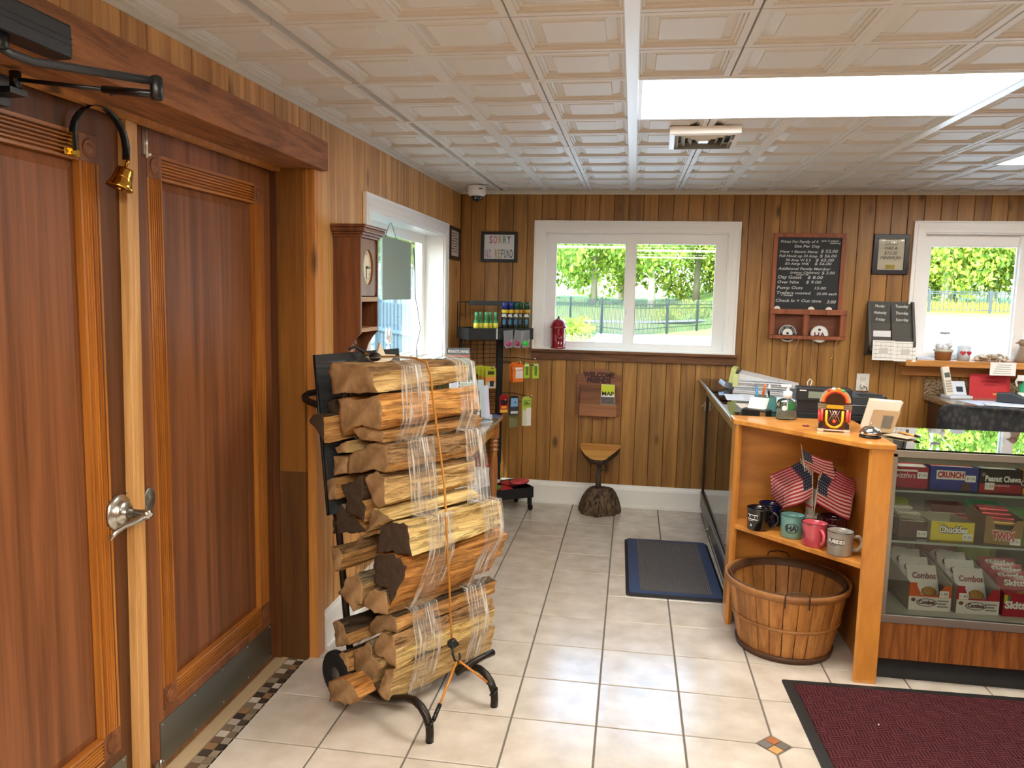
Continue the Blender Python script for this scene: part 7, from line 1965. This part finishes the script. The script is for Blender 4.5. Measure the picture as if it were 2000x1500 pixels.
# ------------------------------------------------------------------ outdoors
def hgt(x, y):
    s = lambda a: max(0, min(1, a))
    return -.16 + 1.25 * s((x - 5) / 6) * s((y - 6) / 26) + max(0, y - 46) * .035
def terrain(name, xs, ys, mat):
    b = B(); vs = [(x, y, hgt(x, y)) for y in ys for x in xs]; nx = len(xs)
    b.add(vs, [(j * nx + i, j * nx + i + 1, (j + 1) * nx + i + 1, (j + 1) * nx + i) for j in range(len(ys) - 1) for i in range(nx - 1)], 0, True)
    return struct(name, b, mat)
XS = [-60, -40, -25, -15, -10, -6, -3, 0, 3, 5, 7, 9, 11, 13, 16, 20, 26, 34, 45, 60]
terrain('pavement', XS, [.16, 3, 6, 10, 14, 18, 22, 26, 30], M('aeb6c0', .8, noise=.06, ns=2))
m = M('5f7a2c', .9, noise=.35, ns=1.2)
terrain('lawn', [-30, -20, -12, -8, -5, -3, -1.6, -.3], [1.2, 3, 6, 10, 14, 18, 22, 26, 29.9], M('47602a', .9, noise=.3, ns=2)).location.z = .012
terrain('lawn', XS, [30, 34, 38, 42, 46, 50, 56, 64, 74, 90, 120], m)
b = B(); vs = []; 
for x in (-22, -12, -4, 2, 6): vs += [(x, 44 + .25 * x, hgt(x, 44) + .03), (x, 47 + .25 * x, hgt(x, 47) + .03)]
b.add(vs, [(2 * k, 2 * k + 2, 2 * k + 3, 2 * k + 1) for k in range(4)]); struct('road', b, M('8f9497', .8))
DKM = M('2a3238', .5, .3); VIN = M('5d7280', .5); VIN2 = M('7f929c', .5)
def fence(label, p0, p1, h, sp, pr, mat, rails, post_every, cat='fence', thick=.02, group=None, tops=None):
    p0, p1 = Vector(p0), Vector(p1); d = p1 - p0; L = math.hypot(d.x, d.y)
    t = thing('fence', label, cat, p0, (0, 0, math.atan2(d.y, d.x)), group)
    slope = d.z / L
    n = int(L / sp)
    b0 = B().box(-pr / 2, -thick / 2, .05, pr / 2, thick / 2, h); b0.add([(-pr / 2, 0, h), (pr / 2, 0, h), (0, 0, h + pr * 1.6)], [(0, 1, 2)])
    pm = b0.mesh('picket', mat)
    for k in range(n):
        link('picket', pm, t, (k * sp, 0, slope * k * sp))
    for z in rails:
        obj('rail', B().add([(0, -thick, z - .02), (L, -thick, z - .02 + d.z), (L, thick, z - .02 + d.z), (0, thick, z - .02), (0, -thick, z + .02), (L, -thick, z + .02 + d.z), (L, thick, z + .02 + d.z), (0, thick, z + .02)], [(0, 3, 2, 1), (4, 5, 6, 7), (0, 1, 5, 4), (2, 3, 7, 6)]), mat, t)
    k = 0
    while k * post_every < L:
        obj('post', B().box(-pr * 1.6, -thick * 2, 0, pr * 1.6, thick * 2, h + .08), mat, t, (k * post_every, 0, slope * k * post_every)); k += 1
    return t
fence('dark metal picket fence crossing the left half of the back window view', (-3.4, 35.5, hgt(-3, 34)), (1.2, 27.2, hgt(1, 27)), 1.55, .12, .035, DKM, (.3, 1.2, 1.36), 3.4)
fence('dark metal picket fence running off to the right in the back window view', (1.2, 27.2, hgt(1, 27)), (10.3, 49, hgt(1, 30)), 1.55, .15, .045, DKM, (.3, 1.2, 1.36), 4.4)
fence('dark metal picket fence in the right window view', (13.2, 36, hgt(13.2, 36)), (23.5, 33.5, hgt(23.5, 33.5)), 1.05, .17, .035, DKM, (.15, .92, 1.02), 2.6)
fence('pale blue-grey picket fence close outside the side window', (-3.3, 5.0, .05), (-.75, 2.3, -.05), 1.42, .095, .055, VIN, (.62, 1.10), 1.1, thick=.03)
fence('second pale picket fence farther outside the side window', (-6.2, 8.6, .2), (-.6, 5.6, .1), 1.75, .12, .07, VIN2, (.75, 1.45), 2.0, thick=.03)
# lattice of leaves shared by the trees
def leaves_mesh(n, rx, ry, rz, size, mats, seed, hollow=.35):
    r_ = random.Random(seed); b = B()
    cl_ = [(r_.gauss(0, .42) * rx, r_.gauss(0, .42) * ry, r_.gauss(0, .42) * rz) for _ in range(26)]
    for k in range(n):
        c = r_.choice(cl_); s = size * r_.uniform(.6, 1.4)
        p = Vector((c[0] + r_.gauss(0, .16) * rx, c[1] + r_.gauss(0, .16) * ry, c[2] + r_.gauss(0, .16) * rz))
        q = Euler((r_.uniform(0, 6.3), r_.uniform(0, 6.3), r_.uniform(0, 6.3))).to_matrix()
        vs = [p + q @ Vector(v) * s for v in ((-.5, 0, 0), (0, -.32, .06), (.6, 0, 0), (0, .32, .06))]
        b.add(vs, [(0, 1, 2), (0, 2, 3)], r_.randrange(len(mats)))
    return b.mesh('foliage', mats)
def leafmat(c): 
    m = M(c, .6, spec=.3); m2 = m.copy(); P = m2.node_tree.nodes['Principled BSDF']
    P.inputs['Subsurface Weight'].default_value = 0
    N, Lk = m2.node_tree.nodes, m2.node_tree.links
    tl = N.new('ShaderNodeBsdfTranslucent'); tl.inputs[0].default_value = srgb(c); mx = N.new('ShaderNodeMixShader'); mx.inputs[0].default_value = .45
    Lk.new(P.outputs[0], mx.inputs[1]); Lk.new(tl.outputs[0], mx.inputs[2]); Lk.new(mx.outputs[0], N['Material Output'].inputs[0])
    return m2
LF = [leafmat(c) for c in ('7f9a3a', '9ab04a', 'b3bf55', '5c7a2e')]
LM = [leaves_mesh(5200, 3.2, 3.2, 2.8, .26, LF, 1), leaves_mesh(5200, 2.6, 2.6, 3.4, .24, LF[1:], 2), leaves_mesh(4600, 4.0, 3.0, 2.4, .27, [LF[0], LF[3]], 3)]
BRK = M('7d7468', .85, noise=.25, ns=6); BRKL = M('b8b0a4', .85, noise=.2, ns=6)
def tree(label, x, y, h, tr, k, cs=1.0, cz_=None, group='trees beyond the fences', light=False):
    z = hgt(x, y) - .05
    t = thing('tree', label, 'tree', (x, y, z), (0, 0, rnd.uniform(0, 6)), group)
    q = rnd.uniform(-.3, .3)
    b = B().tube([(0, 0, 0), (q * .2, .05, h * .25), (q, .1, h * .55), (q * 1.4, .0, h * .95)], [tr * 1.3, tr, tr * .75, tr * .3], 10)
    obj('trunk', b, BRKL if light else BRK, t)
    bb = B()
    for j in range(5):
        a = rnd.uniform(0, 6.3); z0 = h * rnd.uniform(.35, .7)
        bb.tube([(q, .1, z0), (q + math.cos(a) * h * .12, .1 + math.sin(a) * h * .12, z0 + h * .12), (q + math.cos(a) * h * .26, .1 + math.sin(a) * h * .26, z0 + h * .2)], [tr * .4, tr * .28, tr * .08], 6)
    obj('branches', bb, BRKL if light else BRK, t)
    o = link('foliage', LM[k], t, (0, 0, cz_ or h * .78)); o.scale = (cs, cs, cs); o['kind'] = 'stuff'
    return t
tree('big grey trunked tree by the right edge of the back window view', 12.2, 58, 11, .55, 0, 1.3, 9.5)
tree('slim pale tree left of the big trunk in the back window view', 9.6, 64, 10, .28, 1, 1.1, light=True)
for k, (x, y, h, cs) in enumerate([(-8, 66, 9, 1.5), (-2.5, 70, 10, 1.6), (3.0, 68, 9, 1.6), (7.5, 74, 10, 1.7), (14, 76, 10, 1.7), (-14, 60, 9, 1.5), (0, 80, 11, 2.0), (10, 84, 11, 2.0), (20, 80, 11, 2.0), (-10, 84, 11, 2.0)]):
    tree(['bright leafy tree in the distant row behind the back window', 'distant mid-green tree behind the back window', 'pale tree in the far row behind the back window'][k % 3], x, y, h, .3, k % 3, cs, h * .5 if k > 5 else None, light=k % 2 == 0)
for k in range(12):
    x = 12.5 + 1.5 * k; y = 41 + 3.5 * ((k * 5) % 4)
    tree(['slender sunlit tree in the thicket beyond the right window', 'pale barked tree in the thicket beyond the right window', 'low branching tree in the thicket beyond the right window'][k % 3], x, y, 9.5 + (k % 3), .12 + .03 * (k % 3), k % 3, 1.15, 3.6 + 1.6 * (k % 3), 'thicket beyond the right window', light=k % 2 == 0)
for k, (x, y) in enumerate([(17, 62), (23, 64), (29, 60), (34, 66)]):
    tree('tall leafy tree closing the view behind the thicket', x, y, 13, .3, k % 3, 2.1, 6.5 + (k % 2) * 2, 'tall trees behind the thicket', light=k % 2 == 0)
for k, (x, y) in enumerate([(-4.5, 16), (-8, 20), (-3, 26), (-9, 30)]):
    tree('leafy tree seen over the pale fence through the side window', x, y, 6.5, .16, k % 3, .8, 4.6, 'trees beyond the side window')
BM = [leaves_mesh(900, 1.5, 1.2, .6, .16, [LF[1], LF[2]], 9), leaves_mesh(900, .9, .8, .35, .09, [leafmat('9c7a5a'), leafmat('b39a72'), LF[0]], 10)]
for k, (x, y, s, j, lb) in enumerate([(6.0, 49.5, 1.3, 0, 'yellow-green shrub behind the fence corner'), (3.6, 48.5, 1.0, 0, 'low green shrub left of the yellow-green one'), (.05, 12.5, .9, 1, 'brown leaved shrub low outside the back window'), (.75, 13.2, .8, 1, 'second brown leaved shrub beside the first'), (-.4, 14.0, .8, 1, 'brown leaved shrub nearest the hydrant jar'), (-1.2, 27, .8, 0, 'small green shrub at the fence foot')]):
    t = thing('shrub', lb, 'shrub', (x, y, hgt(x, y)), (0, 0, k))
    obj('stem', B().tube([(0, 0, 0), (.05, 0, .3 * s)], [.05, .03], 6), BRK, t)
    o = link('foliage', BM[j], t, (0, 0, .45 * s)); o.scale = (s, s, s); o['kind'] = 'stuff'
b = B(); r_ = random.Random(5)
for k in range(5200):
    x = r_.uniform(11, 27); y = r_.uniform(36.5, 43); z = hgt(x, y); hh = r_.uniform(.25, .65); a = r_.uniform(0, 6.3)
    b.add([(x - .05 * math.cos(a), y - .05 * math.sin(a), z), (x + .05 * math.cos(a), y + .05 * math.sin(a), z), (x + r_.uniform(-.1, .1), y, z + hh)], [(0, 1, 2)])
o = obj('meadow_grass', b, leafmat('c3b945')); tag(o, 'tall yellow-green grass behind the fence in the right window view', 'grass'); o['kind'] = 'stuff'
o = obj('fence_notice', B().box(-.35, -.02, 0, .35, .02, .9), M('e6e8e6', .5), None, (8.15, 43.0, .75)); tag(o, 'white blank notice board on the fence in the back window view', 'sign')
